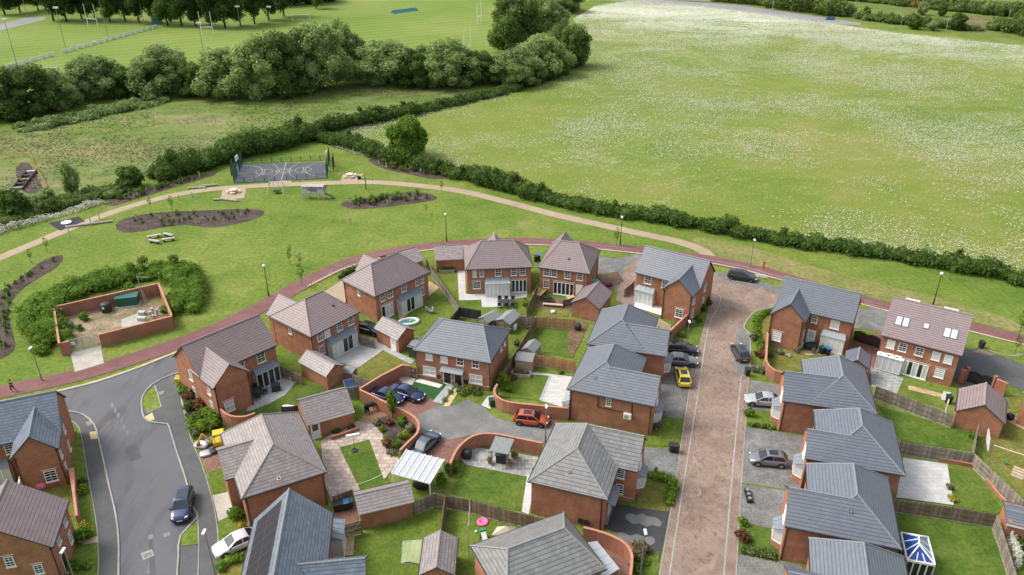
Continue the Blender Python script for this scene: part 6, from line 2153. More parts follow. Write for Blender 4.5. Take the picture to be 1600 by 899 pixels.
def braced_gate(label, px, h, mat='wood_pale'):
    a, b = P(*px[0], h), P(*px[1], h)
    a.z = b.z = 0
    d = b - a
    L = d.length
    r = thing('garden_gate', label, 'gate', a, math.atan2(d.y, d.x))
    m = MB()
    k = int(L / 0.12)
    for i in range(k):
        m.box(L * i / k + 0.005, 0, 0.08, L * (i + 1) / k - 0.005, 0.022, h)
    m.build('boards', 'wood_brown', r)
    for z in (0.25, h * 0.5, h - 0.25):
        m = MB(); m.box(0, -0.04, z, L, -0.002, z + 0.09); m.build('rail', mat, r)
    m = MB(); m.tube((0.05, -0.03, 0.3), (L - 0.05, -0.03, h - 0.25), 0.04, 4); m.build('brace', mat, r)
    for x in (-0.06, L + 0.06):
        m = MB(); m.box(x - 0.06, -0.06, -0.05, x + 0.06, 0.06, h + 0.1); m.build('post', 'wood_brown', r)
    return r
braced_gate('braced wooden gate below the blue lidded bins', [(522, 828), (536, 822)], 1.7)
braced_gate('second braced wooden gate at the top of the buff paving', [(538, 821), (563, 814)], 1.7)
braced_gate('wooden gate beside the gabled house at the bend', [(437, 572), (470, 585)], 1.6, 'wood_grey')
braced_gate('wooden gate beside the parked black car at the white door garage', [(563, 524), (584, 530)], 1.6, 'wood_grey')
braced_gate('narrow timber gate beside the semi-detached pair', [(641, 573), (650, 575)], 1.8, 'wood_dark')
for lab, px in (('black double gates between the slate corner house and the tall house', [(1336, 515), (1377, 528)]), ('black double gates between brick piers at the right', [(1514, 578), (1556, 591)])):
    a, b = P(*px[0], 1.8), P(*px[1], 1.8); a.z = b.z = 0
    d = b - a; L = d.length
    r = thing('driveway_gate', lab, 'gate', a, math.atan2(d.y, d.x))
    for k in range(2):
        m = MB()
        n = 14
        for i in range(n):
            t = (i + 0.5) / n
            m.box(L / 2 * (k + i / n) + 0.012, 0, 0.08, L / 2 * (k + (i + 1) / n) - 0.004, 0.03, 1.55 + 0.25 * math.sin(math.pi * (t if k else t)))
        for z in (0.25, 1.4):
            m.box(L / 2 * k + 0.02, -0.035, z, L / 2 * (k + 1) - 0.02, -0.002, z + 0.1)
        m.build('gate_leaf', 'black_metal', r)
# trip rail along the cycle path
def rail(label, px, h=0.9, n_step=1.8, name='metal_railing', mat='galv_steel'):
    pts = smooth_line(PL(px), n_step)
    r = thing(name, label, 'railing', pts[0])
    o0 = pts[0]
    m = MB()
    for a, b in zip(pts[:-1], pts[1:]):
        for z in (h, h * 0.5):
            m.tube(a - o0 + Vector((0, 0, z)), b - o0 + Vector((0, 0, z)), 0.022, 5)
    m.build('rails', mat, r)
    for p in pts:
        m = MB(); q = p - o0
        m.tube((q.x, q.y, -0.05), (q.x, q.y, h + 0.04), 0.03, 5)
        m.build('post', mat, r)
rail('thin steel railing along the cycle path behind the two topmost houses', [(832, 384), (880, 386.5), (940, 391.5), (990, 397)])
rail('thin steel railing along the cycle path beside the black estate car', [(1110, 414), (1160, 424), (1222, 442)])
rail('thin steel railing along the cycle path left of the topmost houses', [(470, 455), (520, 428), (570, 408)])
rail('thin steel railing along the cycle path by the tall house', [(1350, 478), (1375, 484)])
rail('low knee rail beside the hedge planting on the pavement', [(284, 627), (292, 655), (297, 675)], 0.7)

# ================================================================= VEHICLES
car('estate', (1160, 431.5), -22, 'black', 'black estate car parked at the top of the brick street')
car('hatch', (1157, 550), 92, 'darkgrey', 'dark hatchback parked facing away on the grey bay of the brick street')
car('estate', (1064, 545), -4, 'black', 'black estate car nearest the slate corner house, above the dark silver saloon')
car('saloon', (1063, 562.5), -7, 'grey', 'dark silver saloon parked between the black estate and the yellow hatchback')
car('hatch', (1067, 588), 87, 'yellow', 'bright yellow hatchback with its tail to the viewer')
car('saloon', (1194, 625), 172, 'silver', 'silver saloon on the gravel drive right of the brick street')
car('hatch', (1201, 717), 172, 'grey', 'metallic grey hatchback on the drive right of the brick street')
car('hatch', (830, 654.5), -10, 'orange', 'orange hatchback parked by the curved brick wall')
car('saloon', (636, 613.5), -28, 'navy', 'dark navy saloon on the red paving of the court')
car('coupe', (605, 618), -27, 'navy', 'dark blue car half hidden behind the curved wall')
car('coupe', (665, 692), 62, 'bluegrey', 'blue grey coupe on the red paving behind the clear carport')
car('suv', (285, 789), -77, 'navy', 'dark blue SUV parked at the kerb of the estate road')
car('saloon', (371, 847), 215, 'white', 'white car on the drive below the foreground hipped house')
car('saloon', (576, 513), -25, 'black', 'black car parked between two brown roofed houses')
car('hatch', (1297, 29), 172, 'blue', 'small blue car far away on the country road')

# ================================================================= STREET LAMPS AND POLES
for px, lab in (((698, 378), 'black lamp post behind the topmost row of houses'), ((420, 463), 'black lamp post by the cycle path above the hipped house'), ((969, 383), 'black lamp post where the park path nears the houses'),
                ((1458, 476), 'black lamp post on the grass behind the tall house')):
    street_lamp(px, lab, 5.0)
for px, lab in (((66, 595), 'grey lamp post left of the brick compound gate'), ((1172, 418), 'grey lamp post behind the black estate car'), ((852, 690), 'grey lamp post standing by the orange hatchback'), ((1000, 905), 'grey lamp post at the bottom beside the rounded wall'), ((338, 905), 'grey lamp post at the bottom beside the white car'), ((127, 935), 'grey lamp post at the bottom left by the hedge'), ((1071, 552), 'grey lamp post between parked cars and street')):
    street_lamp(px, lab, 5.0 if px[1] < 900 else 6.0, 'steel_post', 'flat')
post_obj('washing_line_post', 'tall pale post in the lawn right of the narrow garage', 'post', (733, 872), 4.2, 0.045, 'galv_steel')
post_obj('washing_line_post', 'slim pale post against the brown fence', 'post', (735, 812), 2.6, 0.045, 'galv_steel')
post_obj('washing_line_post', 'slim pale post in the bright lawn by the small garage', 'post', (461, 640), 4.6, 0.04, 'galv_steel')
for i, (px, h) in enumerate((((27, 103), 15), ((104, 80), 15), ((169.5, 62), 15), ((320, 92), 12), ((43, 28), 13), ((225, 38), 13), ((424, 42), 8), ((376, 46), 9))):
    nm = ['beside the left end of the white hoardings', 'in the middle of the white hoardings', 'right of the middle of the white hoardings', 'among the trees above the nearer bushes', 'by the car park', 'at the far end of the hoardings', 'left of the football goal', 'by the right rugby posts'][i]
    r = thing('floodlight_mast', 'slim floodlight mast ' + nm, 'floodlight', P(*px), 0, 'floodlights of the sports ground')
    m = MB(); m.tube((0, 0, -0.1), (0, 0, h), 0.13, 6, r2=0.07); m.build('mast', 'steel_post', r)
    m = MB(); m.box(-0.9, -0.2, h - 0.3, 0.9, 0.2, h + 0.25); m.build('lamp_head', 'lamp_white', r)

# ================================================================= SPORTS GROUND
def rugby(px, label, ang, wdt=5.6, h=10):
    p = P(*px)
    r = thing('rugby_posts', label, 'goal posts', p, R(ang), 'rugby posts on the sports ground')
    for s in (-1, 1):
        m = MB(); m.tube((s * wdt / 2, 0, 0), (s * wdt / 2, 0, h), 0.14, 8, r2=0.10); m.build('upright', 'plastic_white', r)
    m = MB(); m.tube((-wdt / 2, 0, 3), (wdt / 2, 0, 3), 0.12, 8); m.build('crossbar', 'plastic_white', r)
rugby((145.5, 41.5), 'white rugby posts on the left pitch by the dark trees', -12, 4.6, 9)
rugby((324.5, 55), 'white rugby posts in front of the dark tree trunks', -3, 4.6, 9)
rugby((84, 121), 'white rugby posts half hidden behind the nearer bushes', 8, 4.0, 8)
rugby((749, 37), 'white rugby posts at the far right of the sports ground', 75, 5.6, 9)
rugby((731, 85), 'white rugby posts above the rounded bushes', 68, 5.6, 9)
hb = thing('advertising_hoarding', 'long row of white hoardings between two pitches', 'hoarding', P(8, 108))
pa, pb = P(8, 108), P(247, 43)
for i in range(22):
    if i in (6,):
        continue
    a, b = pa.lerp(pb, (i + 0.08) / 22) - pa, pa.lerp(pb, (i + 0.9) / 22) - pa
    d_ = (b - a).normalized(); n_ = Vector((-d_.y, d_.x, 0)) * 0.05
    m = MB(); m.prism([(a.x - n_.x, a.y - n_.y), (b.x - n_.x, b.y - n_.y), (b.x + n_.x, b.y + n_.y), (a.x + n_.x, a.y + n_.y)], 0.1, 1.25)
    m.build('board', 'plastic_white', hb)
def goal(px, w_, h, dp, ang, label, name='football_goal', cat='goal', r_=0.08, z=0.0, lean=0.0):
    g_ = thing(name, label, cat, P(*px), R(ang))
    m = MB()
    for x in (-w_ / 2, w_ / 2):
        m.tube((x, 0, 0), (x, lean, h), r_, 6); m.tube((x, lean, h), (x, dp, 0), r_ * 0.7, 6)
    m.tube((-w_ / 2, lean, h), (w_ / 2, lean, h), r_, 6); m.tube((-w_ / 2, dp, 0), (w_ / 2, dp, 0), r_ * 0.7, 6)
    m.build('frame', 'plastic_white', g_)
    return g_
goal((471, 33), 7.3, 2.6, 2.2, 12, 'white football goal by the far dark trees')
wc = thing('wicket_cover', 'low teal cover over the cricket wicket', 'pitch cover', P(632, 19), R(40))
m = MB()
m.mesh([(-6.5, -1.6, 0), (6.5, -1.6, 0), (6.5, 1.6, 0), (-6.5, 1.6, 0), (-6.5, 0, 1.4), (6.5, 0, 1.4)], [(0, 1, 5, 4), (2, 3, 4, 5), (0, 4, 3), (1, 2, 5), (0, 3, 2, 1)])
m.build('cover', 'tarp_teal', wc)
for s in (-6, 6):
    m = MB(); m.tube((s, -1.9, 0.2), (s, 1.9, 0.2), 0.15, 8); m.build('axle', 'black_metal', wc)
pv = thing('score_hut', 'small teal hut at the end of the white hoardings', 'hut', P(246, 37), R(10))
m = MB(); m.box(-1.8, -1.5, 0, 1.8, 1.5, 2.4); m.build('wall', 'tarp_teal', pv)
m = MB(); m.mesh([(-2.1, -1.8, 2.4), (2.1, -1.8, 2.4), (2.1, 1.8, 2.4), (-2.1, 1.8, 2.4), (-2.1, 0, 3.5), (2.1, 0, 3.5)], [(0, 1, 5, 4), (2, 3, 4, 5), (0, 4, 3), (1, 2, 5), (0, 3, 2, 1)]); m.build('roof', 'felt_grey', pv)
person((322, 95), 'person in a white top crossing the sports field', 'cloth_white', 'cloth_black', ang=20)
person((380, 75), 'person in white standing further back on the sports field', 'cloth_white', 'cloth_white', ang=80)
person((21, 612), 'person in dark clothes walking on the cycle path behind the left corner house', 'cloth_black', 'cloth_black', ang=160)

# ================================================================= PARK
# fenced court: sides, lines, goal ends
court = thing('ball_court', 'fenced blue ball court with pale markings in the park', 'sports court', P(360, 258))
C0 = P(360, 258)
c00, c10, c11, c01 = [q - C0 for q in (P(366, 286.5), P(511, 279), P(508, 254.5), P(361, 257.5))]
ux = (c10 - c00).normalized(); uy = Vector((-ux.y, ux.x, 0))
CL, CWD = (c10 - c00).length, (c01 - c00).dot(uy)
zC = 0.055
def cpt(x, y):
    p = c00 + ux * x + uy * y
    return (p.x, p.y)
def cline(pts, name='line_marking', w_=0.09, mat='line_yellow'):
    m = MB()
    P3 = [Vector((*cpt(*p), 0)) for p in pts]
    of = offsets(P3)
    for i in range(len(P3) - 1):
        q = [P3[i] - of[i] * w_ / 2, P3[i + 1] - of[i + 1] * w_ / 2, P3[i + 1] + of[i + 1] * w_ / 2, P3[i] + of[i] * w_ / 2]
        m.face([(a.x, a.y, zC) for a in q])
    m.build(name, mat, court)
def arc(cx, cy, r, a0, a1, n=24):
    return [(cx + r * math.cos(R(a0 + (a1 - a0) * i / n)), cy + r * math.sin(R(a0 + (a1 - a0) * i / n))) for i in range(n + 1)]
h2, m2 = CL / 2, CWD / 2
cline([(h2, 0.1), (h2, CWD - 0.1)], mat='line_white')
zC += 0.002
cline(arc(h2, m2, 1.7, 0, 360)); zC += 0.002; cline(arc(h2, m2, 1.0, 0, 360), mat='line_white'); zC += 0.002
for s, x0 in ((1, 0.0), (-1, CL)):
    b = 0 if s > 0 else 180
    cline(arc(x0, m2, min(m2 - 0.3, 5.0), b - 90, b + 90), mat='line_white'); zC += 0.002
    cline(arc(x0, m2, min(m2 * 1.6, 8.3), b - 38, b + 38)); zC += 0.002
    cline(arc(x0 + s * 5.4, m2, 1.75, 0, 360)); zC += 0.002
    cline([(x0 + s * 5.4, m2 - 1.75), (x0 + s * 5.4, m2 + 1.75)], mat='line_white'); zC += 0.002
def cpanel(x0, y0, x1, y1, h, name='fence_panel', dens=0.12, posts=True):
    a, b = Vector((*cpt(x0, y0), 0)), Vector((*cpt(x1, y1), 0))
    L = (b - a).length
    n = max(1, round(L / 2.2))
    for k in range(n):
        m = MB()
        p, q = a.lerp(b, k / n), a.lerp(b, (k + 1) / n)
        nb = max(2, int((q - p).length / dens))
        for i in range(nb):
            c_ = p.lerp(q, (i + 0.5) / nb)
            m.tube((c_.x, c_.y, 0.08), (c_.x, c_.y, h), 0.012, 3)
        for z in [0.1 + j * (h - 0.1) / max(2, int(h / 0.4)) for j in range(max(2, int(h / 0.4)) + 1)]:
            m.tube((p.x, p.y, z), (q.x, q.y, z), 0.022, 4)
        m.build(name, 'green_metal', court)
    for k in range(n + 1):
        p = a.lerp(b, k / n)
        m = MB(); m.box(p.x - 0.05, p.y - 0.05, 0, p.x + 0.05, p.y + 0.05, h + 0.08); m.build('post', 'green_metal', court)
cpanel(0, 0, h2 - 1.2, 0, 1.1); cpanel(h2 + 1.2, 0, CL, 0, 1.1); cpanel(0, CWD, CL, CWD, 1.1)
for x, s in ((0, -1), (CL, 1)):
    cpanel(x, 0, x, m2 - 1.6, 3.0); cpanel(x, m2 + 1.6, x, CWD, 3.0)
    cpanel(x + s * 1.2, m2 - 1.6, x + s * 1.2, m2 + 1.6, 3.0); cpanel(x, m2 - 1.6, x + s * 1.2, m2 - 1.6, 3.0); cpanel(x, m2 + 1.6, x + s * 1.2, m2 + 1.6, 3.0)
    a = Vector((*cpt(x - s * 0.1, m2), 0))
    m = MB(); m.box(a.x - 0.05, a.y - 0.9, 2.9, a.x + 0.05, a.y + 0.9, 4.0); m.build('backboard', 'plastic_white', court)
def picnic(px, label, ang):
    r = thing('picnic_table', label, 'picnic table', P(*px), R(ang), 'picnic tables beside the park path')
    m = MB(); m.lathe([(0.75, 0.70), (0.78, 0.74), (0.75, 0.78)], n=16); m.build('tabletop', 'wood_cream', r)
    m = MB(); m.lathe([(0.14, 0), (0.10, 0.69)], n=8); m.build('pedestal', 'wood_cream', r)
    for k in range(4):
        a = k * math.pi / 2
        m = MB(); c_, s_ = math.cos(a), math.sin(a)
        m.prism([(1.05 * c_ - 0.5 * s_, 1.05 * s_ + 0.5 * c_), (1.05 * c_ + 0.5 * s_, 1.05 * s_ - 0.5 * c_), (1.4 * c_ + 0.5 * s_, 1.4 * s_ - 0.5 * c_), (1.4 * c_ - 0.5 * s_, 1.4 * s_ + 0.5 * c_)], 0.40, 0.48)
        m.tube((0, 0, 0.25), (1.2 * c_, 1.2 * s_, 0.38), 0.06, 4)
        m.build('seat', 'wood_cream', r)
picnic((365, 301.5), 'round cream picnic table on the left paved patch', 10)
picnic((547, 277), 'round cream picnic table on the paved patch right of the court', 30)
sw = thing('swing_set', 'grey steel swing frame beside the park path', 'swing', P(433, 302), R(-6))
for x in (-1.6, 1.6):
    for y in (-1.1, 1.1):
        m = MB(); m.tube((x * 1.1, y, 0), (x * 0.85, 0, 2.4), 0.06, 6); m.build('leg', 'play_steel', sw)
m = MB(); m.tube((-1.4, 0, 2.4), (1.4, 0, 2.4), 0.06, 6); m.build('crossbar', 'play_steel', sw)
m = MB(); m.box(-0.65, -0.65, 0.45, 0.65, 0.65, 0.52)
for x in (-0.6, 0.6):
    for y in (-0.6, 0.6):
        m.tube((x, y, 0.5), (x * 0.7, 0, 2.38), 0.015, 4)
m.build('seat', 'rubber_black', sw)
cf = thing('climbing_frame', 'grey climbing frame with towers and slide on the park lawn', 'climbing frame', P(491, 310), R(-3))
for cx_ in (-1.6, 1.6):
    for x in (-0.55, 0.55):
        for y in (-0.55, 0.55):
            m = MB(); m.box(cx_ + x - 0.06, y - 0.06, 0, cx_ + x + 0.06, y + 0.06, 2.7); m.build('post', 'play_steel', cf)
    m = MB(); m.box(cx_ - 0.6, -0.6, 1.1, cx_ + 0.6, 0.6, 1.2); m.build('platform', 'log_grey', cf)
    m = MB(); m.box(cx_ - 0.6, -0.62, 1.2, cx_ + 0.6, -0.57, 2.1); m.build('panel', 'play_steel', cf)
m = MB(); m.box(-1.0, -0.35, 1.15, 1.0, 0.35, 1.22); m.build('bridge', 'log_grey', cf)
m = MB(); m.slab([(2.2, -0.3, 1.2), (4.1, -0.3, 0.25), (4.1, 0.3, 0.25), (2.2, 0.3, 1.2)], 0.06); m.build('slide', 'black_metal', cf)
m = MB(); m.slab([(-2.2, -0.7, 2.7), (2.2, -0.7, 2.7), (2.2, 0.7, 2.8), (-2.2, 0.7, 2.8)], 0.06); m.build('roof', 'log_grey', cf)
m = MB(); m.tube((-2.6, 0.6, 0.0), (-1.9, 0.3, 3.9), 0.06, 5); m.build('mast', 'play_steel', cf)
zc_ = thing('rotating_climber', 'dark topped rotating climber right of the climbing frame', 'play equipment', P(572, 296), R(8))
m = MB(); m.tube((0, 0, 0), (0, 0, 2.6), 0.09, 8); m.build('mast', 'black_metal', zc_)
for s in (-1, 1):
    m = MB(); m.tube((0, 0, 2.55), (s * 1.5, 0.1, 2.4), 0.05, 6); m.build('arm', 'play_steel', zc_)
    m = MB(); m.tube((s * 1.4, 0.1, 2.4), (s * 1.4, 0.1, 0.5), 0.02, 4); m.build('hanger', 'black_metal', zc_)
m = MB(); m.box(-1.5, -0.2, 2.2, -0.8, 0.2, 2.9); m.build('panel', 'black_metal', zc_)
mr = thing('roundabout', 'pale steel roundabout on the black safety mat', 'roundabout', P(104, 349))
m = MB(); m.lathe([(0.1, 0.12), (0.9, 0.12), (0.95, 0.18), (0.9, 0.24), (0.1, 0.26)], n=20); m.build('deck', 'plastic_white', mr)
for k in range(4):
    a = k * math.pi / 2 + 0.4
    m = MB(); x, y = 0.8 * math.cos(a), 0.8 * math.sin(a)
    m.tube((x, y, 0.2), (x, y, 0.85), 0.03, 5); m.tube((x, y, 0.85), (x * 0.3, y * 0.3, 0.85), 0.03, 5); m.build('handrail', 'play_steel', mr)
def log(px, label, ang, L=2.2, r_=0.28, group=None, mat='log_grey'):
    o = MB()
    o.tube((-L / 2, 0, r_), (L / 2, 0.1, r_ * 1.05), r_, 9, r2=r_ * 0.85)
    ob = o.build('timber_log', mat, None, P(*px), R(ang))
    return tag(ob, label, 'log', group)
def slabseat(px, label, ang):
    r = thing('stone_bench', label, 'bench', P(*px), R(ang), 'ring of benches on the park lawn')
    m = MB(); m.box(-1.1, -0.3, 0.40, 1.1, 0.3, 0.56); m.build('seat', 'log_grey', r)
    for s in (-0.7, 0.7):
        m = MB(); m.box(s - 0.15, -0.22, 0, s + 0.15, 0.22, 0.395); m.build('support', 'rattan_black', r)
slabseat((241.5, 372), 'grey bench of the lawn ring, upper left one', 30); slabseat((263.5, 370), 'grey bench of the lawn ring, upper right one', -25)
slabseat((241.5, 380), 'grey bench of the lawn ring, lower left one', -20); slabseat((263.5, 377), 'grey bench of the lawn ring, lower right one', 25)
for px, lab, a, L in (((308, 295), 'pale log beside the path, left one of a pair', 4, 3.6), ((326, 291.5), 'pale log beside the path, right one of a pair', 14, 3.6), ((358, 314), 'pale crossed log below the left picnic table', -18, 4.0), ((346, 313), 'darker log touching the crossed log below the left picnic table', 12, 3.0), ((140, 352), 'long dark balance log beside the path near the roundabout', 20, 8.0)):
    log(px, lab, a, L, 0.22)
for i, (px, h) in enumerate((((143, 353), 1.6), ((156, 343), 1.6), ((110, 372), 1.9), ((280, 313), 1.0), ((290, 316), 0.9), ((301, 309), 1.0))):
    post_obj('timber_post', ['pale post at the near end of the balance log', 'pale post at the far end of the balance log', 'grey play post between path and lawn sapling', 'short stump by the path left of the big mulch bed, leftmost', 'short stump by the path, middle one', 'short stump by the path, rightmost'][i], 'post', px, h, 0.09, 'log_grey')
post_obj('waste_bin', 'small red topped post by the cycle path behind the black estate car', 'bin', (1193, 419), 0.9, 0.14, 'plastic_red')
bs = thing('street_sign', 'white street name plate on two short legs behind the black estate car', 'sign', P(1188, 437), R(-20))
m = MB(); m.box(-1.0, -0.03, 0.45, 1.0, 0.03, 0.85); m.build('plate', 'plastic_white', bs)
for s in (-0.8, 0.8):
    m = MB(); m.box(s - 0.04, 0.032, 0, s + 0.04, 0.10, 0.8); m.build('leg', 'black_metal', bs)
# compound equipment
cb = thing('utility_cabinet', 'green metal cabinet against the back wall of the compound', 'cabinet', P(201, 476), R(14))
m = MB(); m.box(-1.5, -0.7, 0.02, 1.5, 0.7, 1.5); m.build('cabinet_body', 'green_cabinet', cb)
m = MB(); m.slab([(-1.58, -0.8, 1.53), (1.58, -0.8, 1.53), (1.58, 0.78, 1.66), (-1.58, 0.78, 1.66)], 0.08); m.build('lid', 'green_cabinet', cb)
for x in (-0.75, 0.75):
    m = MB(); m.box(x - 0.72, -0.735, 0.1, x + 0.72, -0.702, 1.42); m.build('door', 'green_cabinet', cb)
m = MB(); m.box(-1.7, -1.0, 0.04, 1.7, 0.9, 0.12); m.build('plinth', 'concrete', cb)
kt = thing('water_tank', 'black plastic tank with white label in the compound', 'tank', P(167, 487))
m = MB(); m.lathe([(0.7, 0), (0.75, 0.15), (0.75, 1.2), (0.62, 1.4), (0.25, 1.5)], n=18); m.build('tank_body', 'bin_black', kt, smooth=False)
m = MB(); m.box(-0.16, -0.78, 0.8, 0.16, -0.735, 1.1); m.build('sticker', 'plastic_white', kt)
tm = thing('telemetry_mast', 'thin steel mast with crossarm in the compound', 'mast', P(229, 481))
m = MB(); m.tube((0, 0, 0), (-0.35, 0.1, 5.2), 0.05, 6); m.build('mast', 'galv_steel', tm)
m = MB(); m.tube((-0.45, 0.1, 5.1), (1.5, 0.2, 5.0), 0.03, 5); m.build('crossarm', 'galv_steel', tm)
m = MB(); m.tube((0.4, 0.2, 0), (-0.1, 0.1, 2.8), 0.04, 5); m.build('brace', 'galv_steel', tm)
vp = thing('valve_pipework', 'bundle of grey pipes and valves in the right corner of the compound', 'pipework', P(240, 495))
for x, y, h in ((0, 0, 1.4), (0.5, 0.3, 1.0), (-0.5, 0.2, 0.7), (0.2, -0.5, 0.5)):
    m = MB(); m.tube((x, y, 0), (x, y, h), 0.14, 8); m.tube((x, y, h * 0.8), (x + 0.5, y + 0.1, h * 0.8), 0.09, 7); m.lathe([(0.22, h), (0.22, h + 0.06)], (x, y, 0), 10); m.build('valve', 'galv_steel', vp)
for px, sz, nm in (((222, 501), 0.55, 'grey control box beside the pipes in the compound'), ((222, 492), 0.45, 'small meter box behind the control box in the compound')):
    m = MB(); m.box(-sz, -0.3, 0, sz, 0.3, 0.5); m.box(-sz - 0.06, -0.36, 0.5, sz + 0.06, 0.36, 0.57)
    tag(m.build('control_box', 'galv_steel', None, P(*px)), nm, 'box')
# trench on the rough field
tp = thing('trench_frame', 'row of steel trench props lying on dug soil in the rough field', 'trench support', P(40, 282), R(105))
for i in range(5):
    m = MB(); m.box(-6 + i * 2.6, -0.9, 0.1, -5.2 + i * 2.6, 0.9, 0.5); m.build('prop', ['felt_grey', 'mulch', 'wood_brown', 'mulch', 'galv_steel'][i], tp)
m = MB(); m.box(-6.5, -1.1, 0.02, 6, -0.9, 0.6); m.box(-6.5, 0.9, 0.02, 6, 1.1, 0.6); m.build('side_sheet', 'mulch', tp)
of_pts = PL([(0, 250), (18, 246), (38, 245), (50, 247), (54, 262), (66, 280), (76, 299)])
of_ = thing('barrier_netting', 'orange barrier netting round the trench in the rough field', 'barrier', of_pts[0])
for a, b in zip(of_pts[:-1], of_pts[1:]):
    a, b = a - of_pts[0], b - of_pts[0]
    m = MB()
    for z in (0.25, 0.5, 0.75, 1.0):
        m.tube((a.x, a.y, z), (b.x, b.y, z), 0.03, 4)
    n = max(2, int((b - a).length / 0.6))
    for i in range(n + 1):
        q = a.lerp(b, i / n); m.tube((q.x, q.y, 0), (q.x, q.y, 1.05), 0.025, 4)
    m.build('netting', 'orange_mesh', of_)

# ================================================================= GARDEN THINGS
shed('grey felt roofed shed behind the semi, left one', (745.5, 497), (762, 505), 3.0, 1.7, wall='wood_grey')
shed('grey felt roofed shed behind the semi, right one with darker wall', (773, 500.5), (797, 507.5), 3.2, 1.7, wall='wood_brown')
shed('tan shed with pitched grey roof on the rusty fence side of the square lawn', (813, 546.5), (834, 552), 2.6, 1.7, wall='shed_tan')
shed('tan shed with sloping grey roof above the patio planter', (804, 562), (832, 566), 2.2, 1.9, 0.35, 'shed_tan', axis='x')
shed('brown log store with dark flat roof beside the small garage', (532, 580), (549, 584), 1.6, 1.5, 0.12, 'wood_brown', 'felt_grey', axis='x', name='log_store', door=False)
shed('dark flat roofed shed behind the white door garage', (636, 541), (656, 546), 2.4, 1.7, 0.15, 'wood_dark', 'felt_grey', axis='x', name='garden_shed')
def planter(label, a, b, D, h=0.55, mat='log_grey', top='leaf_dark'):
    O, ang, W = eframe(a, b, h)
    r = thing('raised_planter', label, 'planter', O, ang)
    m = MB(); m.box(0, 0, 0, W, 0.08, h); m.box(0, D - 0.08, 0, W, D, h); m.box(0, 0.08, 0, 0.08, D - 0.08, h); m.box(W - 0.08, 0.08, 0, W, D - 0.08, h); m.build('planter_box', mat, r)
    m = MB(); m.box(0.08, 0.08, 0, W - 0.08, D - 0.08, h - 0.1); m.build('earth', 'mulch', r)
    lob = [(0.35 + i * 0.6, D / 2, h, 0.4, D * 0.42, 0.35) for i in range(int(W / 0.6))]
    link('plants', crown_mesh('plants', lob, 0.14, 30, top, core=0.6), r)
planter('pale raised planter full of dark plants before the wide garage', (686.5, 423), (710, 422), 1.2)
planter('raised planter of bare earth below the tan sheds', (800, 583), (828, 587), 1.0, mat='log_grey', top='leaf_brown')
# clear carport
ca, cb_ = P(612, 739, 2.4), P(672, 755.5, 2.4)
dd = cb_ - ca; W_ = dd.length
cp = thing('carport_canopy', 'clear corrugated canopy on white bars beside the blue grey coupe', 'canopy', (ca.x, ca.y, 0), math.atan2(dd.y, dd.x))
for i in range(6):
    x0, x1 = W_ * i / 6, W_ * (i + 1) / 6
    m = MB()
    k = 6
    for j in range(k):
        a0, a1 = x0 + (x1 - x0) * j / k, x0 + (x1 - x0) * (j + 1) / k
        zz = [2.4 + 0.03 * (j % 2), 2.4 + 0.03 * ((j + 1) % 2)]
        m.slab([(a0, 0, zz[0]), (a1, 0, zz[1]), (a1, 3.4, zz[1] + 0.45), (a0, 3.4, zz[0] + 0.45)], 0.012)
    m.build('roof_sheet', 'poly_sheet', cp)
for i in range(7):
    x = W_ * i / 6
    m = MB(); m.slab([(x - 0.04, -0.03, 2.49), (x + 0.04, -0.03, 2.49), (x + 0.04, 3.43, 2.94), (x - 0.04, 3.43, 2.94)], 0.05); m.build('glazing_bar', 'plastic_white', cp)
for x in (0.1, W_ - 0.1):
    for y in (0.1, 3.3):
        m = MB(); m.box(x - 0.05, y - 0.05, 0, x + 0.05, y + 0.05, 2.4 + y * 0.13 - 0.03); m.build('post', 'plastic_white', cp)
m = MB(); m.box(0, -0.08, 2.3, W_, -0.035, 2.43); m.build('gutter', 'plastic_white', cp)
# gazebo
ga_, gb_ = P(766, 704, 2.3), P(793, 709, 2.3)
dd = gb_ - ga_; W_ = dd.length
gz = thing('garden_gazebo', 'grey roofed gazebo over a black bar on the paved corner', 'gazebo', (ga_.x, ga_.y, 0), math.atan2(dd.y, dd.x))
m = MB(); m.slab([(-0.1, -0.1, 2.3), (W_ + 0.1, -0.1, 2.3), (W_ + 0.1, 2.3, 2.5), (-0.1, 2.3, 2.5)], 0.08); m.build('roof', 'felt_grey', gz)
for x in (0.1, W_ - 0.1):
    for y in (0.1, 2.1):
        m = MB(); m.box(x - 0.06, y - 0.06, 0, x + 0.06, y + 0.06, 2.2 + y * 0.08); m.build('post', 'wood_grey', gz)
m = MB(); m.box(0.4, 0.7, 0.05, W_ - 0.3, 1.4, 1.05); m.box(0.3, 0.6, 1.05, W_ - 0.2, 1.5, 1.12)
tag(m.build('garden_bar', 'rattan_black', None, (ga_.x, ga_.y, 0.08), math.atan2(dd.y, dd.x)), 'black garden bar under the grey gazebo', 'bar')
# conservatory
k0, k1 = P(1417.5, 875, 2.2), P(1461, 883, 2.2)
dd = k1 - k0; W_ = dd.length
cs = thing('conservatory', 'white framed conservatory with blue glass roof on the lower right lawn', 'conservatory', (k0.x, k0.y, 0), math.atan2(dd.y, dd.x))
DP = 3.5
rp0, rp1 = (W_ * 0.45, DP * 0.36, 3.1), (W_ * 0.5, DP * 0.68, 3.1)
E4 = [(0, 0, 2.2), (W_, 0, 2.2), (W_, DP, 2.2), (0, DP, 2.2)]
for nm, pts, gm in (('roof_pane', [E4[0], E4[1], rp0], 'glass_blue'), ('roof_pane', [E4[1], E4[2], rp1, rp0], 'glass_bluegrey'), ('roof_pane', [E4[2], E4[3], rp1], 'glass_roofdark'), ('roof_pane', [E4[3], E4[0], rp0, rp1], 'glass_blue')):
    m = MB(); m.slab(pts, 0.03); m.build(nm, gm, cs)
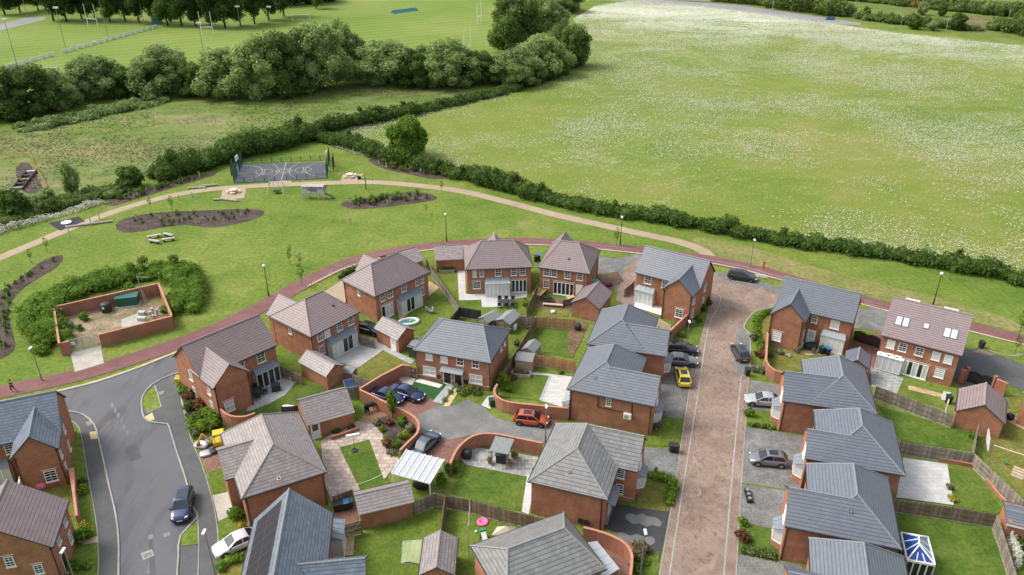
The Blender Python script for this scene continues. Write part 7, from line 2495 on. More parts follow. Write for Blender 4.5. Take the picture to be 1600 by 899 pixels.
m = MB()
def bar(p, q, r_=0.05): m.tube(Vector(p) + Vector((0, 0, 0.03)), Vector(q) + Vector((0, 0, 0.03)), r_, 5)
for p, q in ((E4[0], rp0), (E4[1], rp0), (E4[2], rp1), (E4[3], rp1), (rp0, rp1)): bar(p, q, 0.07)
for i in range(4): bar(E4[i], E4[(i + 1) % 4], 0.08)
for t in (0.33, 0.66):
    bar((W_ * t, 0, 2.2), (rp0[0] * 0.55 + W_ * t * 0.45, rp0[1] * 0.55, 2.2 + 0.9 * 0.5)); bar((0, DP * t, 2.2), (rp0[0], DP * (0.3 + t * 0.4), 3.1)); bar((W_, DP * t, 2.2), (rp0[0], DP * (0.3 + t * 0.4), 3.1)); bar((W_ * t, DP, 2.2), (rp1[0] * 0.55 + W_ * t * 0.45, DP - (DP - rp1[1]) * 0.55, 2.2 + 0.45))
m.build('roof_frame', 'white_upvc', cs)
for (A, B) in ((E4[0], E4[1]), (E4[1], E4[2]), (E4[2], E4[3]), (E4[3], E4[0])):
    A, B = Vector((A[0], A[1], 0)), Vector((B[0], B[1], 0))
    m = MB(); gl = MB()
    n = 4
    for i in range(n + 1):
        p = A.lerp(B, i / n); m.box(p.x - 0.06, p.y - 0.06, 0.05, p.x + 0.06, p.y + 0.06, 2.15)
    for z in (0.1, 2.08):
        m.tube((A.x, A.y, z), (B.x, B.y, z), 0.07, 5)
    m.build('side_frame', 'white_upvc', cs)
    d_ = (B - A).normalized(); nn = Vector((-d_.y, d_.x, 0)) * 0.015
    gl.prism([(A - nn).to_tuple()[:2], (B - nn).to_tuple()[:2], (B + nn).to_tuple()[:2], (A + nn).to_tuple()[:2]], 0.1, 2.05)
    gl.build('pane', 'glass_dark', cs)
# clear lean-to by the bottom centre house
l0, l1, l2_ = P(918, 851, 2.3), P(933, 845, 2.3), P(968, 888, 2.3)
lt = thing('lean_to', 'pale clear sheet lean-to inside the rounded brick wall', 'lean-to', (l0.x, l0.y, 0))
qa = [l0 - l0, l1 - l0, l2_ - l0, P(938, 912, 2.3) - l0]
for i in range(4):
    t0, t1 = i / 4 + 0.004, (i + 1) / 4 - 0.004
    a, b = qa[0].lerp(qa[3], t0), qa[1].lerp(qa[2], t0)
    c_, d_ = qa[1].lerp(qa[2], t1), qa[0].lerp(qa[3], t1)
    m = MB(); m.slab([(p.x, p.y, z) for p, z in ((a, 2.6), (b, 2.25), (c_, 2.25), (d_, 2.6))][::1], 0.03); m.build('roof_sheet', 'poly_sheet', lt)
for i in range(5):
    b = qa[1].lerp(qa[2], i / 4)
    m = MB(); m.box(b.x - 0.05, b.y - 0.05, 0, b.x + 0.05, b.y + 0.05, 2.22); m.build('post', 'wood_pale', lt)
# bins
for px, bd, ld_, lab, a in (((526, 799), 'bin_black', 'bin_black', 'black bin at the left of the row by the brown fence', 15), ((533, 797.5), 'bin_black', 'bin_black', 'second black bin of the row by the brown fence', 15), ((541, 796), 'bin_black', 'bin_blue', 'blue lidded bin beside the narrow garage', 15), ((548, 793.5), 'bin_green', 'bin_green', 'green bin at the right of the row by the brown fence', 15),
                          ((1283, 553), 'bin_black', 'bin_green', 'green lidded bin on the patio of the slate corner house', 20), ((1292, 554.5), 'bin_black', 'bin_blue', 'blue lidded bin on the patio of the slate corner house', 20),
                          ((1049, 706), 'bin_black', 'bin_black', 'black bin left one of the pair on the street edge', 5), ((1055.5, 707), 'bin_black', 'bin_black', 'black bin right one of the pair on the street edge', 5),
                          ((1167, 587), 'bin_black', 'bin_black', 'lone black bin at the end of the grey parking strip', 10), ((1532.5, 544), 'bin_black', 'bin_black', 'lone black bin on the verge behind the tall house', 10),
                          ((837, 409), 'bin_black', 'bin_black', 'black bin between the two topmost houses', 5), ((841.5, 407), 'bin_black', 'bin_blue', 'blue lidded bin between the two topmost houses', 5),
                          ((768, 635), 'bin_green', 'bin_green', 'green bin with flowers beside the curled brick wall', 20), ((1481, 630), 'bin_black', 'bin_black', 'black bin at the corner of the tall house', 10)):
    wheelie_bin(px, bd, ld_, lab, a)
# outdoor furniture
def rattan_table(px, label, ang, r_=0.75, sq=False, mat='rattan_black', chairs=4, L=1.6):
    r = thing('garden_table', label, 'table', P(*px) + Vector((0, 0, 0.07)), R(ang))
    m = MB()
    if sq:
        m.box(-L / 2, -0.45, 0.68, L / 2, 0.45, 0.74)
    else:
        m.lathe([(r_, 0.68), (r_, 0.74)], n=18)
    m.build('tabletop', mat, r)
    for x in (-0.4, 0.4):
        for y in (-0.3, 0.3):
            m = MB(); m.box(x - 0.04, y - 0.04, 0, x + 0.04, y + 0.04, 0.675); m.build('leg', mat, r)
CH = {}
def chair(px, label, ang, mat='rattan_black', group=None, world=None):
    p = world if world is not None else P(*px)
    p = Vector((p.x, p.y, 0.075))
    if mat in CH:
        return dup(CH[mat], p, R(ang), label, group)
    r = thing('garden_chair', label, 'chair', p, R(ang), group)
    m = MB(); m.box(-0.28, -0.28, 0.36, 0.28, 0.28, 0.44); m.build('seat', mat, r)
    m = MB(); m.slab([(-0.28, 0.24, 0.92), (0.28, 0.24, 0.92), (0.28, 0.32, 0.95), (-0.28, 0.32, 0.95)], 0.52); m.build('backrest', mat, r)
    for x in (-0.25, 0.25):
        for y in (-0.25, 0.25):
            m = MB(); m.box(x - 0.025, y - 0.025, 0, x + 0.025, y + 0.025, 0.355); m.build('leg', mat, r)
        m = MB(); m.box(x - 0.03, -0.25, 0.6, x + 0.03, 0.24, 0.65); m.box(x - 0.02, -0.25, 0.44, x + 0.02, -0.2, 0.6); m.build('armrest', mat, r)
    CH[mat] = r
    return r
rattan_table((402.5, 618), 'round black table on the patio of the bend house', 0, 0.8)
for i, a in enumerate((20, 110, 200, 290)):
    t = R(a)
    p = P(402.5, 618)
    chair(None, 'black chair round the dark round table', a - 90, world=p + Vector((math.cos(t) * 0.95, math.sin(t) * 0.95, 0)), group='chairs of the round patio table')
bb = thing('covered_barbecue', 'black covered barbecue at the patio edge of the bend house', 'barbecue', P(432, 611), R(20))
m = MB(); m.box(-0.55, -0.3, 0.05, 0.55, 0.3, 0.9); m.mesh([(-0.55, -0.3, 0.9), (0.55, -0.3, 0.9), (0.55, 0.3, 0.9), (-0.55, 0.3, 0.9), (-0.4, 0, 1.35), (0.4, 0, 1.35)], [(0, 1, 5, 4), (2, 3, 4, 5), (0, 4, 3), (1, 2, 5)]); m.build('cover', 'rattan_black', bb)
def bbq(px, label, ang):
    r = thing('barbecue_grill', label, 'barbecue', P(*px) + Vector((0, 0, .05)), R(ang))
    m = MB(); m.tube((-0.55, 0, 0.95), (0.55, 0, 0.95), 0.32, 10); m.build('drum', 'black_metal', r)
    for x in (-0.45, 0.45):
        for y in (-0.25, 0.25):
            m = MB(); m.tube((x, y, 0), (x, y * 0.7, 0.8), 0.03, 5); m.build('leg', 'black_metal', r)
    m = MB(); m.box(0.6, -0.25, 0.88, 1.0, 0.25, 0.93); m.build('side_shelf', 'black_metal', r)
bbq((578, 643), 'black barrel barbecue on the red paving by the curved wall', 25)
chair((574, 647), 'black garden chair below the barrel barbecue', 20)
rattan_table((791, 477), 'long grey table on the pale patio of the widest hipped house', 0, sq=True, mat='wood_dark', L=2.6)
for i, dx in enumerate((-1.0, 0.0, 1.0)):
    for s in (-1, 1):
        chair(None, 'dark chair at the long patio table', 180 if s < 0 else 0, world=P(791, 477) + Vector((dx, s * 0.8, 0)), group='chairs of the long patio table', mat='wood_dark')
chair((669, 488), 'pale folding chair on the paddling pool lawn, left one', 120, 'cushion_grey'); chair((674, 490), 'pale folding chair on the paddling pool lawn, right one', -60, 'cushion_grey')
pp = thing('paddling_pool', 'oval white paddling pool with yellow ball shapes on the lawn', 'paddling pool', P(638.5, 505), R(15))
m = MB()
for k in range(20):
    a, b = 2 * math.pi * k / 20, 2 * math.pi * (k + 1) / 20
    m.tube((1.4 * math.cos(a), 0.85 * math.sin(a), 0.25), (1.4 * math.cos(b), 0.85 * math.sin(b), 0.25), 0.22, 8)
m.build('rim', 'plastic_white', pp)
m = MB(); m.prism([(1.3 * math.cos(2 * math.pi * k / 20), 0.75 * math.sin(2 * math.pi * k / 20)) for k in range(20)], 0.05, 0.12); m.build('floor', 'plastic_teal', pp)
m = MB(); m.lathe([(0.05, 0.15), (0.2, 0.25), (0.22, 0.38), (0.1, 0.5)], (0.3, 0, 0), 10); m.build('toy', 'plastic_yellow', pp)
# parasol
ps = thing('garden_parasol', 'closed white parasol in a black base on the stone patio', 'parasol', P(554, 705))
m = MB(); m.tube((0, 0, 0), (0, 0, 2.2), 0.03, 6); m.build('pole', 'black_metal', ps)
m = MB(); m.tube((-0.7, -0.15, 2.15), (0.7, 0.15, 2.3), 0.22, 8, r2=0.15); m.build('canopy', 'plastic_white', ps)
m = MB(); m.lathe([(0.4, 0.05), (0.4, 0.15), (0.1, 0.2)], n=10); m.build('base', 'black_plastic', ps)
# leaning goals and play things
lg = thing('leaning_goal', 'white metal goal frame tipped against the maroon roofed garage', 'goal', P(1544, 706), R(62))
m = MB()
q4 = [(-0.1, 0, 0), (2.3, 0.2, 0.1), (2.5, 0.3, 1.35), (0.2, 0.2, 1.5)]
for i in range(4):
    m.tube(q4[i], q4[(i + 1) % 4], 0.06, 6)
m.tube((0.05, 0.1, 0.75), (2.4, 0.25, 0.7), 0.05, 6); m.tube((0.05, 0.1, 0.75), (2.3, 0.2, 0.1), 0.04, 6)
m.build('frame', 'plastic_white', lg)
gs = thing('garden_swing', 'green swing frame with pale top bar on the right lawn', 'swing', P(1580, 730), R(-35))
m = MB(); m.tube((-2.2, 0, 2.0), (2.2, 0, 2.0), 0.06, 6); m.build('top_bar', 'wood_cream', gs)
for x in (-2.1, 2.1):
    for y in (-0.9, 0.9):
        m = MB(); m.tube((x, y, 0), (x, 0, 2.0), 0.05, 5); m.build('leg', 'wood_brown', gs)
m = MB(); m.box(-0.9, -0.15, 0.45, -0.4, 0.15, 0.5); m.tube((-0.85, 0, 0.5), (-0.85, 0, 2.0), 0.012, 4); m.tube((-0.45, 0, 0.5), (-0.45, 0, 2.0), 0.012, 4); m.build('seat', 'plastic_green', gs)
st_ = thing('wooden_steps', 'short wooden steps at the right edge of the dry lawn', 'steps', P(1588, 748), R(-40))
for i in range(4):
    m = MB(); m.box(-0.6, i * 0.28, 0.02, 0.6, i * 0.28 + 0.26, 0.2 + i * 0.18); m.build('step', 'wood_pale', st_)
gn = thing('net_goal', 'pale green sports net leaning by the long narrow garage', 'net', P(627, 882), R(3))
m = MB()
V_ = []
for j in range(5):
    for i in range(7):
        V_.append((i * 0.42, j * 0.62 + 0.12 * math.sin(i * 1.1), 0.12 + 0.10 * math.sin(i * 0.9 + j) + 0.10 * j))
m.mesh(V_ + [(x, y, z - 0.03) for x, y, z in V_], [(j * 7 + i, j * 7 + i + 1, j * 7 + i + 8, j * 7 + i + 7) for j in range(4) for i in range(6)] + [(35 + j * 7 + i + 7, 35 + j * 7 + i + 8, 35 + j * 7 + i + 1, 35 + j * 7 + i) for j in range(4) for i in range(6)])
m.build('netting', 'net_green', gn)
m = MB()
for a_, b_ in ((V_[0], V_[6]), (V_[28], V_[34]), (V_[0], V_[28]), (V_[6], V_[34])):
    m.tube(a_, b_, 0.035, 5)
m.build('frame', 'galv_steel', gn)
dn = MB(); dn.lathe([(0.4, 0.03), (0.55, 0.07), (0.6, 0.15), (0.54, 0.24), (0.4, 0.26), (0.28, 0.2), (0.15, 0.1)], n=18)
tag(dn.build('inflatable_ring', 'plastic_pink', None, P(754, 817)), 'pink inflatable ring on the lawn below the brown fence', 'inflatable')
tt = thing('play_tent', 'pale patterned play tent slumped on the lawn beside the grey hipped roof', 'tent', P(789, 831))
m = MB(); m.mesh([(-1.3, -0.5, 0.05), (1.0, -0.6, 0.05), (1.1, 0.6, 0.05), (-0.8, 0.6, 0.05), (0.1, 0.0, 0.75)], [(0, 1, 4), (1, 2, 4), (2, 3, 4), (3, 0, 4), (0, 3, 2, 1)]); m.build('canvas', 'wood_cream', tt)
m = MB(); m.mesh([(0.3, -0.64, 0.07), (0.95, -0.64, 0.07), (0.35, -0.3, 0.5)], [(0, 1, 2)]); m.mesh([(0.3, -0.60, 0.05), (0.95, -0.60, 0.05), (0.35, -0.26, 0.48)], [(2, 1, 0)]); m.build('flap', 'plastic_yellow', tt)
sl_ = thing('toddler_slide', 'green and white toddler slide by the edge of the grey hipped roof', 'slide', P(757, 846), R(20))
m = MB(); m.slab([(-0.25, -0.7, 0.1), (0.25, -0.7, 0.1), (0.25, 0.4, 0.9), (-0.25, 0.4, 0.9)], 0.08); m.build('chute', 'plastic_white', sl_)
m = MB(); m.box(-0.3, 0.42, 0, 0.3, 0.75, 1.05); m.build('ladder', 'plastic_green', sl_)
b_ = MB(); b_.lathe([(0.01, 0.0), (0.10, 0.05), (0.13, 0.13), (0.10, 0.21), (0.01, 0.26)], n=10)
tag(b_.build('ball', 'plastic_white', None, P(744, 832)), 'small white ball on the lawn below the pink ring', 'ball')
tr_ = thing('white_trampoline', 'small white covered drum beside the right hand grey shed', 'garden drum', P(801.5, 515))
m = MB(); m.lathe([(0.55, 0.0), (0.6, 0.5), (0.6, 0.85), (0.5, 0.95)], n=14); m.build('drum', 'plastic_white', tr_)
mg = thing('mini_digger', 'yellow mini digger beside the foreground hipped house', 'digger', P(345, 697), R(20))
for s in (-0.5, 0.5):
    m = MB(); m.box(-0.8, s - 0.15, 0, 0.8, s + 0.15, 0.42); m.build('track', 'tyre', mg)
m = MB(); m.box(-0.7, -0.55, 0.45, 0.6, 0.55, 0.95); m.build('body', 'plastic_yellow', mg)
m = MB(); m.box(-0.6, -0.5, 1.9, 0.6, 0.5, 2.0); m.build('roof', 'plastic_yellow', mg)
for x, y in ((-0.5, -0.42), (-0.5, 0.42), (0.5, -0.42), (0.5, 0.42)):
    m = MB(); m.tube((x, y, 0.95), (x, y, 1.9), 0.04, 5); m.build('roof_post', 'black_metal', mg)
m = MB(); m.tube((-0.7, 0, 0.7), (-1.7, 0.2, 2.0), 0.11, 6); m.tube((-1.7, 0.2, 2.0), (-2.3, 0.3, 0.9), 0.09, 6); m.build('arm', 'plastic_yellow', mg)
m = MB(); m.prism([(-2.5, 0.1), (-2.1, 0.1), (-2.1, 0.5), (-2.5, 0.5)], 0.5, 0.9); m.build('bucket', 'rust', mg)
yb = MB(); yb.box(-0.45, -0.4, 0, 0.45, 0.4, 0.6); yb.mesh([(-0.5, -0.45, 0.6), (0.5, -0.45, 0.6), (0.5, 0.45, 0.6), (-0.5, 0.45, 0.6), (-0.3, 0, 1.0), (0.3, 0, 1.0)], [(0, 1, 5, 4), (2, 3, 4, 5), (0, 4, 3), (1, 2, 5), (0, 3, 2, 1)])
tag(yb.build('grit_bin', 'plastic_yellow', None, P(281, 596)), 'bright yellow grit bin at the corner of the bend house', 'bin')
for px, mat_, nm, lab, sx, sy, sz in (((315, 698), 'plastic_white', 'builders_bag', 'white builders bag on the pavement edge by the digger', 0.8, 0.5, 0.5), ((328, 694), 'felt_grey', 'builders_bag', 'dark sack between the white bag and the digger', 0.5, 0.45, 0.6), ((322, 711), 'galv_steel', 'builders_bag', 'grey sheeted heap on the red paving by the digger', 0.7, 0.55, 0.35), ((334, 708), 'rattan_black', 'builders_bag', 'black sack on the red paving by the digger', 0.45, 0.4, 0.4),
                                     ((452, 642), 'plastic_white', 'garden_cover', 'white covered item behind the curved wall of the bend house', 0.9, 0.4, 0.7), ((66, 763), 'plastic_pink', 'toy_playhouse', 'pink and white toy behind the bottom left roof', 0.6, 0.5, 0.9), ((1266, 545), 'rattan_black', 'garden_storage', 'black covered item beside the bins of the slate corner house', 0.9, 0.6, 0.9),
                                     ((927, 448), 'plastic_teal', 'covered_pile', 'teal and white sheeted pile beside the building site garage', 1.0, 0.7, 1.2), ((948, 447), 'maroon_sheet', 'covered_pile', 'maroon sheeted heap behind the building site garage', 0.9, 0.6, 0.7), ((864, 490), 'plastic_white', 'garden_box', 'small white box on the dry grass above the orange fence', 0.35, 0.3, 0.5), ((903, 516), 'rattan_black', 'covered_grill', 'black covered grill in the corner of the square lawn', 0.5, 0.45, 1.0),
                                     ((730, 716), 'rattan_black', 'covered_grill', 'black covered kettle grill in the gazebo garden', 0.55, 0.5, 1.15), ((658, 762), 'rattan_black', 'covered_furniture', 'dark covered seats under the clear carport', 0.9, 0.5, 0.9),
                                     ((1452, 645), 'plastic_pink', 'toy_heap', 'pink and white toys at the end of the weathered fence', 0.6, 0.4, 0.4), ((1577, 656), 'black_plastic', 'kettle_grill', 'black grill by the garden doors at the right edge', 0.4, 0.4, 0.9)):
    lob = [(0, 0, sz * 0.45, sx, sy, sz * 0.5), (sx * 0.35, sy * 0.2, sz * 0.55, sx * 0.55, sy * 0.6, sz * 0.42), (-sx * 0.4, 0, sz * 0.4, sx * 0.5, sy * 0.7, sz * 0.42)]
    m = MB()
    for (x, y, z, rx, ry, rz_) in lob[:1]:
        V_ = [(x + (1 if v[0] > 0 else -1) * abs(v[0]) ** 0.6 * rx, y + (1 if v[1] > 0 else -1) * abs(v[1]) ** 0.6 * ry, max(0.0, z + (1 if v[2] > 0 else -1) * abs(v[2]) ** 0.6 * rz_) + rng.uniform(-.03, .03)) for v in ICO_V]
        m.mesh(V_, ICO_F)
    tag(m.build(nm, mat_, None, P(*px) + Vector((0, 0, 0.06)), R(random.uniform(-15, 25)), smooth=True), lab, nm.split('_')[-1])
rk = thing('planter_rack', 'black rack of three pots on the gravel drive edge', 'rack', P(1169, 777), R(-4))
for k in range(3):
    m = MB(); m.box(-0.28, -0.95 + k * 0.64, 0, 0.28, -0.37 + k * 0.64, 0.4); m.build('planter_box', 'rattan_black', rk)
    m = MB(); m.lathe([(0.16, 0.40), (0.2, 0.52), (0.12, 0.53)], (0, -0.66 + k * 0.64, 0), 10); m.build('pot', 'felt_grey', rk)
# building site: boards, steps, timber
for i, (a, b, wd, z, mt, lab) in enumerate((((838, 466), (849, 456), 1.4, 0.5, 'ply_sheet', 'sheet of new ply leaning in the building site garden'), ((848, 478), (880, 481), 0.5, 0.35, 'wood_pale', 'long pale board lying across the building site garden'), ((886, 469), (897, 466), 0.8, 0.3, 'ply_sheet', 'short new board by the white door of the building site house'))):
    p, q = P(*a), P(*b)
    d_ = (q - p); L = d_.length
    m = MB(); m.slab([(0, -wd / 2, z), (L, -wd / 2, z * 1.3), (L, wd / 2, z * 1.3), (0, wd / 2, z)], 0.08)
    for x in (0.1, L - 0.2):
        m.box(x, -wd * 0.3, 0, x + 0.1, wd * 0.3, z - 0.08)
    tag(m.build('building_board', mt, None, (p.x, p.y, 0.06), math.atan2(d_.y, d_.x)), lab, 'board')
for i, px in enumerate(((852, 470), (858, 474), (884, 476), (888, 480))):
    m = MB()
    q = random.Random(i)
    for k in range(5):
        x, y = q.uniform(-.5, .5), q.uniform(-.4, .4)
        m.tube((x - 0.6, y, 0.12 + 0.1 * k), (x + 0.7, y + 0.3, 0.15 + 0.1 * k), 0.08, 5)
    tag(m.build('timber_heap', 'rattan_black' if i % 2 == 0 else 'wood_dark', None, P(*px) + Vector((0, 0, .06))), ['dark heap of pipes left of the pale board', 'second dark heap touching the pale board', 'dark heap right of the pale board', 'lowest dark heap of the building site garden'][i], 'heap')
lr = MB(); lr.slab([(0, 0, 0.05), (2.8, 0, 1.5), (2.8, 0.9, 1.5), (0, 0.9, 0.05)], 0.06)
tag(lr.build('weathered_boards', 'wood_grey', None, P(905, 494), R(30)), 'weathered panels leaning on the maroon roofed garage wall', 'panel')
# solar panel on the ground beside small garage
spn = thing('solar_panel', 'blue solar panel propped by the log store', 'solar panel', P(549, 604), R(20))
m = MB(); m.slab([(-0.9, -0.5, 0.25), (0.9, -0.5, 0.25), (0.9, 0.5, 0.85), (-0.9, 0.5, 0.85)], 0.05); m.build('frame', 'galv_steel', spn)
m = MB(); m.slab([(-0.82, -0.44, 0.30), (0.82, -0.44, 0.30), (0.82, 0.44, 0.83), (-0.82, 0.44, 0.83)], 0.012); m.build('pane', 'glass_blue', spn)
m = MB(); m.box(-0.8, 0.35, 0, -0.7, 0.45, 0.75); m.box(0.7, 0.35, 0, 0.8, 0.45, 0.75); m.build('leg', 'galv_steel', spn)
# pots
POT = None
for i, px in enumerate(((1035, 650), (1036, 657), (1033, 664), (1030, 670), (1025, 672), (765, 725), (797, 730), (803, 717), (1247, 552), (1270, 553))):
    lab = 'potted plant by the bay window of the house with the air conditioner' if i < 5 else ['potted plant at the left leg of the gazebo', 'potted plant at the right leg of the gazebo', 'potted plant beside the black bar', 'silvery potted plant by the slate corner house door', 'small pot beside the black covered item'][i - 5]
    p = P(*px) + Vector((0, 0, 0.06))
    if POT is None:
        POT = thing('potted_plant', lab, 'potted plant', p, 0, 'pots by the bay window')
        m = MB(); m.lathe([(0.16, 0), (0.22, 0.38), (0.24, 0.4), (0.18, 0.4)], n=10); m.build('pot', 'terracotta', POT)
        link('plant', crown_mesh('plant', [(0, 0, 0.65, 0.3, 0.3, 0.32)], 0.12, 60, 'leaf_grey', core=0.5), POT)
    else:
        dup(POT, p, i, lab, 'pots by the bay window' if i < 5 else 'pots round the patios')
# ================================================================= VEGETATION
ORD = ['leftmost', 'second', 'third', 'fourth', 'fifth', 'sixth', 'seventh', 'eighth', 'ninth', 'tenth', 'eleventh', 'twelfth', 'thirteenth', 'fourteenth', 'fifteenth', 'sixteenth', 'seventeenth', 'eighteenth', 'nineteenth', 'twentieth']
def nth(i): return ORD[i] + (' from the left' if i else '')
def wil_lobes(seed):
    q = random.Random(seed * 31)
    out = []
    for i in range(30):
        a = i * 2.4 + q.uniform(-.3, .3)
        k = (i + 0.5) / 30
        z = 1.6 + 9.6 * k
        rad = 5.6 * math.sqrt(max(0.03, 1 - max(0.0, (k - 0.35) / 0.68) ** 2)) * q.uniform(0.55, 1.08)
        r_ = q.uniform(1.2, 2.3)
        out.append((rad * math.cos(a), rad * math.sin(a), z, r_, r_ * q.uniform(.8, 1.2), r_ * q.uniform(0.8, 1.35)))
    for i in range(4):
        out.append((q.uniform(-1.5, 1.5), q.uniform(-1.5, 1.5), 3 + i * 2, 3.4 - i * 0.4, 3.4 - i * 0.4, 2.2))
    return out
WIL = [tree_proto('willow_tree', wil_lobes(s), 0.26, 9.0, mt, 13, 0.35, s, 'willow', up=0.45) for s, mt in ((1, 'leaf_willow'), (2, 'leaf_hedge'), (3, 'leaf_willow'), (9, 'leaf_dark'))]
DRK = [tree_proto('broadleaf_tree', rand_lobes(10, 5.2, 19, s, 1.3, 0.09, 0.62), 0.34, 6.0, mt, 19, 0.34, s, 'tree') for s, mt in ((4, 'leaf_pine'), (5, 'leaf_dark'), (6, 'leaf_pine'))]
BSH = [tree_proto('field_bush', rand_lobes(7, 3.0, 4.4, s, 0.9, 0.0, 0.6), 0.28, 9.0, mt, 3.5, 0.14, s, 'bush') for s, mt in ((7, 'leaf_dark'), (8, 'leaf_willow'))]
USED = set()
def put(proto, px, label, cat, group, sc=1.0, rz=None, name=None):
    p = P(*px)
    rz = random.uniform(0, 360) if rz is None else rz
    s = sc if isinstance(sc, tuple) else (sc, sc, sc)
    if proto not in USED:
        USED.add(proto)
        KIDS[proto] = [(c, list(c.children)) for c in proto.children]
        proto.location, proto.rotation_euler, proto.scale = p, (0, 0, R(rz)), s
        tag(proto, label, cat, group)
        return proto
    r = dup(proto, p, R(rz), label, group, s, cat)
    return r
# willow belt between rough field and pitches: (x, base y, width px, height px)
BELT = [(-30, 182, 110, 80), (38, 180, 105, 82), (92, 170, 70, 62), (152, 152, 92, 74), (206, 150, 60, 44), (262, 146, 98, 76), (305, 150, 60, 50), (352, 150, 92, 74), (404, 152, 90, 82), (452, 146, 104, 104), (500, 140, 84, 96), (536, 122, 62, 82),
        (607, 130, 92, 66), (655, 133, 70, 52), (700, 133, 88, 66), (746, 130, 56, 48)]
for i, (x, y, wp, hp) in enumerate(BELT):
    s = 0.01522 * (y + 202)
    dep = PITCH + math.atan((y - 449.5) / FPX)
    Wm = wp / s * 1.08
    Hm = max(4.0, (hp / s - Wm * 0.5 * math.sin(dep)) / math.cos(dep) + 0.8)
    put(WIL[(0, 1, 2, 0, 3, 2, 1, 0, 2, 1, 0, 2, 0, 3, 2, 1)[i]], (x, y), f'grey green bushy willow in the belt before the pitches, {nth(i)}', 'tree', 'willow belt before the sports ground', (Wm / 13.4, Wm / 13.4 * random.uniform(.85, 1.15), Hm / 12.6 * random.uniform(.92, 1.15)))
CLUMP = [(806, 84, 96, 100, 'tall willow at the right end of the sports ground, tallest of its clump'), (850, 62, 70, 62, 'willow behind the tallest one of the right clump'), (880, 18, 60, 40, 'far willow at the top edge above the flower field'), (772, 130, 62, 44, 'small willow at the left foot of the right clump'),
         (806, 132, 80, 58, 'low willow in front of the tallest of the right clump'), (846, 118, 80, 66, 'wide willow in the middle of the right clump'), (884, 104, 76, 66, 'right hand willow reaching over the flower field'), (836, 10, 50, 40, 'distant willow left of the far hedge at the top edge')]
for i, (x, y, wp, hp, lab) in enumerate(CLUMP):
    s = 0.01522 * (y + 202)
    dep = PITCH + math.atan((y - 449.5) / FPX)
    Wm = wp / s * 1.08
    Hm = max(4.0, (hp / s - Wm * 0.5 * math.sin(dep)) / math.cos(dep) + 0.8)
    put(WIL[(i + 1) % 3], (x, y), lab, 'tree', 'willow clump by the flower field', (Wm / 13.4, Wm / 13.4, Hm / 12.6))
ROW = [(8, 24), (32, 20), (60, 17), (84, 33), (104, 34), (128, 30), (150, 31), (172, 34), (196, 34), (218, 36), (240, 36), (262, 40), (284, 40), (306, 41), (330, 44), (352, 44), (376, 42), (398, 38), (420, 32), (444, 26), (468, 22)]
for i, (x, y) in enumerate(ROW[:20]):
    s = 0.01522 * (y + 202)
    put(DRK[(i * 2 + i // 3) % 3], (x, y), f'tall dark tree behind the far end of the pitches, {nth(i)}', 'tree', 'dark trees at the far end of the pitches', (random.uniform(0.95, 1.35), random.uniform(0.95, 1.35), random.uniform(0.9, 1.2)))
put(DRK[1], (494, 14), 'separate dark tree right of the dark row, near the football goal', 'tree', None, 0.75)
hedge_run('far_wood', None, None, [(-240, 16), (0, 4), (200, 8), (400, 10), (520, 2)], 13, 14, 'leaf_pine', 0.8, 0.7, 0.3, kind='stuff', core=0.85)
# round tree and bushes by the park
put(tree_proto('round_tree', rand_lobes(12, 5.4, 9.8, 11, 0.95, 0.03, 0.62), 0.30, 11.0, 'leaf_bright', 9.5, 0.28, 11, 'tree', up=0.35), (637, 249), 'single round bright green tree in the field hedge above the park', 'tree', None, 1.0)
for i, (px, sc, lab) in enumerate((((208, 293), (1.15, 1.15, 1.0), 'rounded bush in the lower hedge left of the park'), ((115, 306), (0.7, 0.7, 1.6), 'narrow upright bush standing up from the lower hedge'), ((26, 337), (1.35, 1.25, 1.15), 'broad rounded bush at the left end of the lower hedge'), ((75, 322), (0.9, 0.9, 0.8), 'low bush between broad bush and upright bush'),
                                   ((1427, 46), (1.3, 1.3, 1.3), 'round bush by the country road, left one of a pair'), ((1457, 48), (1.0, 1.0, 0.9), 'round bush by the country road, right one of a pair'), ((1494, 48), (1.4, 1.3, 1.5), 'dark bush right of the pale road post'), ((1440, 24), (1.1, 1.1, 1.4), 'bush beside the small pylon'), ((1472, 26), (.8, .8, 1.2), 'small tree beside the ploughed plot'), ((1542, 23), (1, 1, 1.4), 'bush in the far right plots, left one'), ((1566, 26), (.8, .8, .9), 'bush in the far right plots, middle low one'), ((1580, 26), (1.1, 1.1, 1.2), 'bush in the far right plots, right one'),
                                   ((1392, 5), (1, 1, 1.2), 'bush at the far top edge left of the pylon'), ((1420, 8), (1.8, 1.5, 1.5), 'wide bush at the far top edge behind the pylon'))):
    put(BSH[i % 2 if i else 0], px, lab, 'bush', 'bushes', sc)
HD = 'leaf_hedge'
hedge_run('field_hedge', 'long dark hedge between the park and the flower field', 'hedge', [(490, 216), (520, 224), (560, 236), (640, 258), (700, 272), (760, 289), (850, 313), (950, 333), (1050, 349), (1150, 366), (1250, 384), (1350, 398), (1450, 413), (1600, 442), (1760, 472)], 2.9, 4.2, 'leaf_dark', 0.22, 12, 0.34)
hedge_run('field_hedge', 'dark hedge running from the park corner up to the willow clump', 'hedge', [(420, 232), (480, 214), (560, 195), (640, 179), (720, 161), (800, 141), (880, 116)], 2.5, 4.5, 'leaf_dark', 0.28, 8, 0.4)
hedge_run('field_hedge', 'tall dark thicket behind the ball court', 'hedge', [(245, 281), (300, 266), (360, 248), (420, 234), (480, 217), (498, 213)], 4.0, 6.5, 'leaf_dark', 0.24, 11, 0.28)
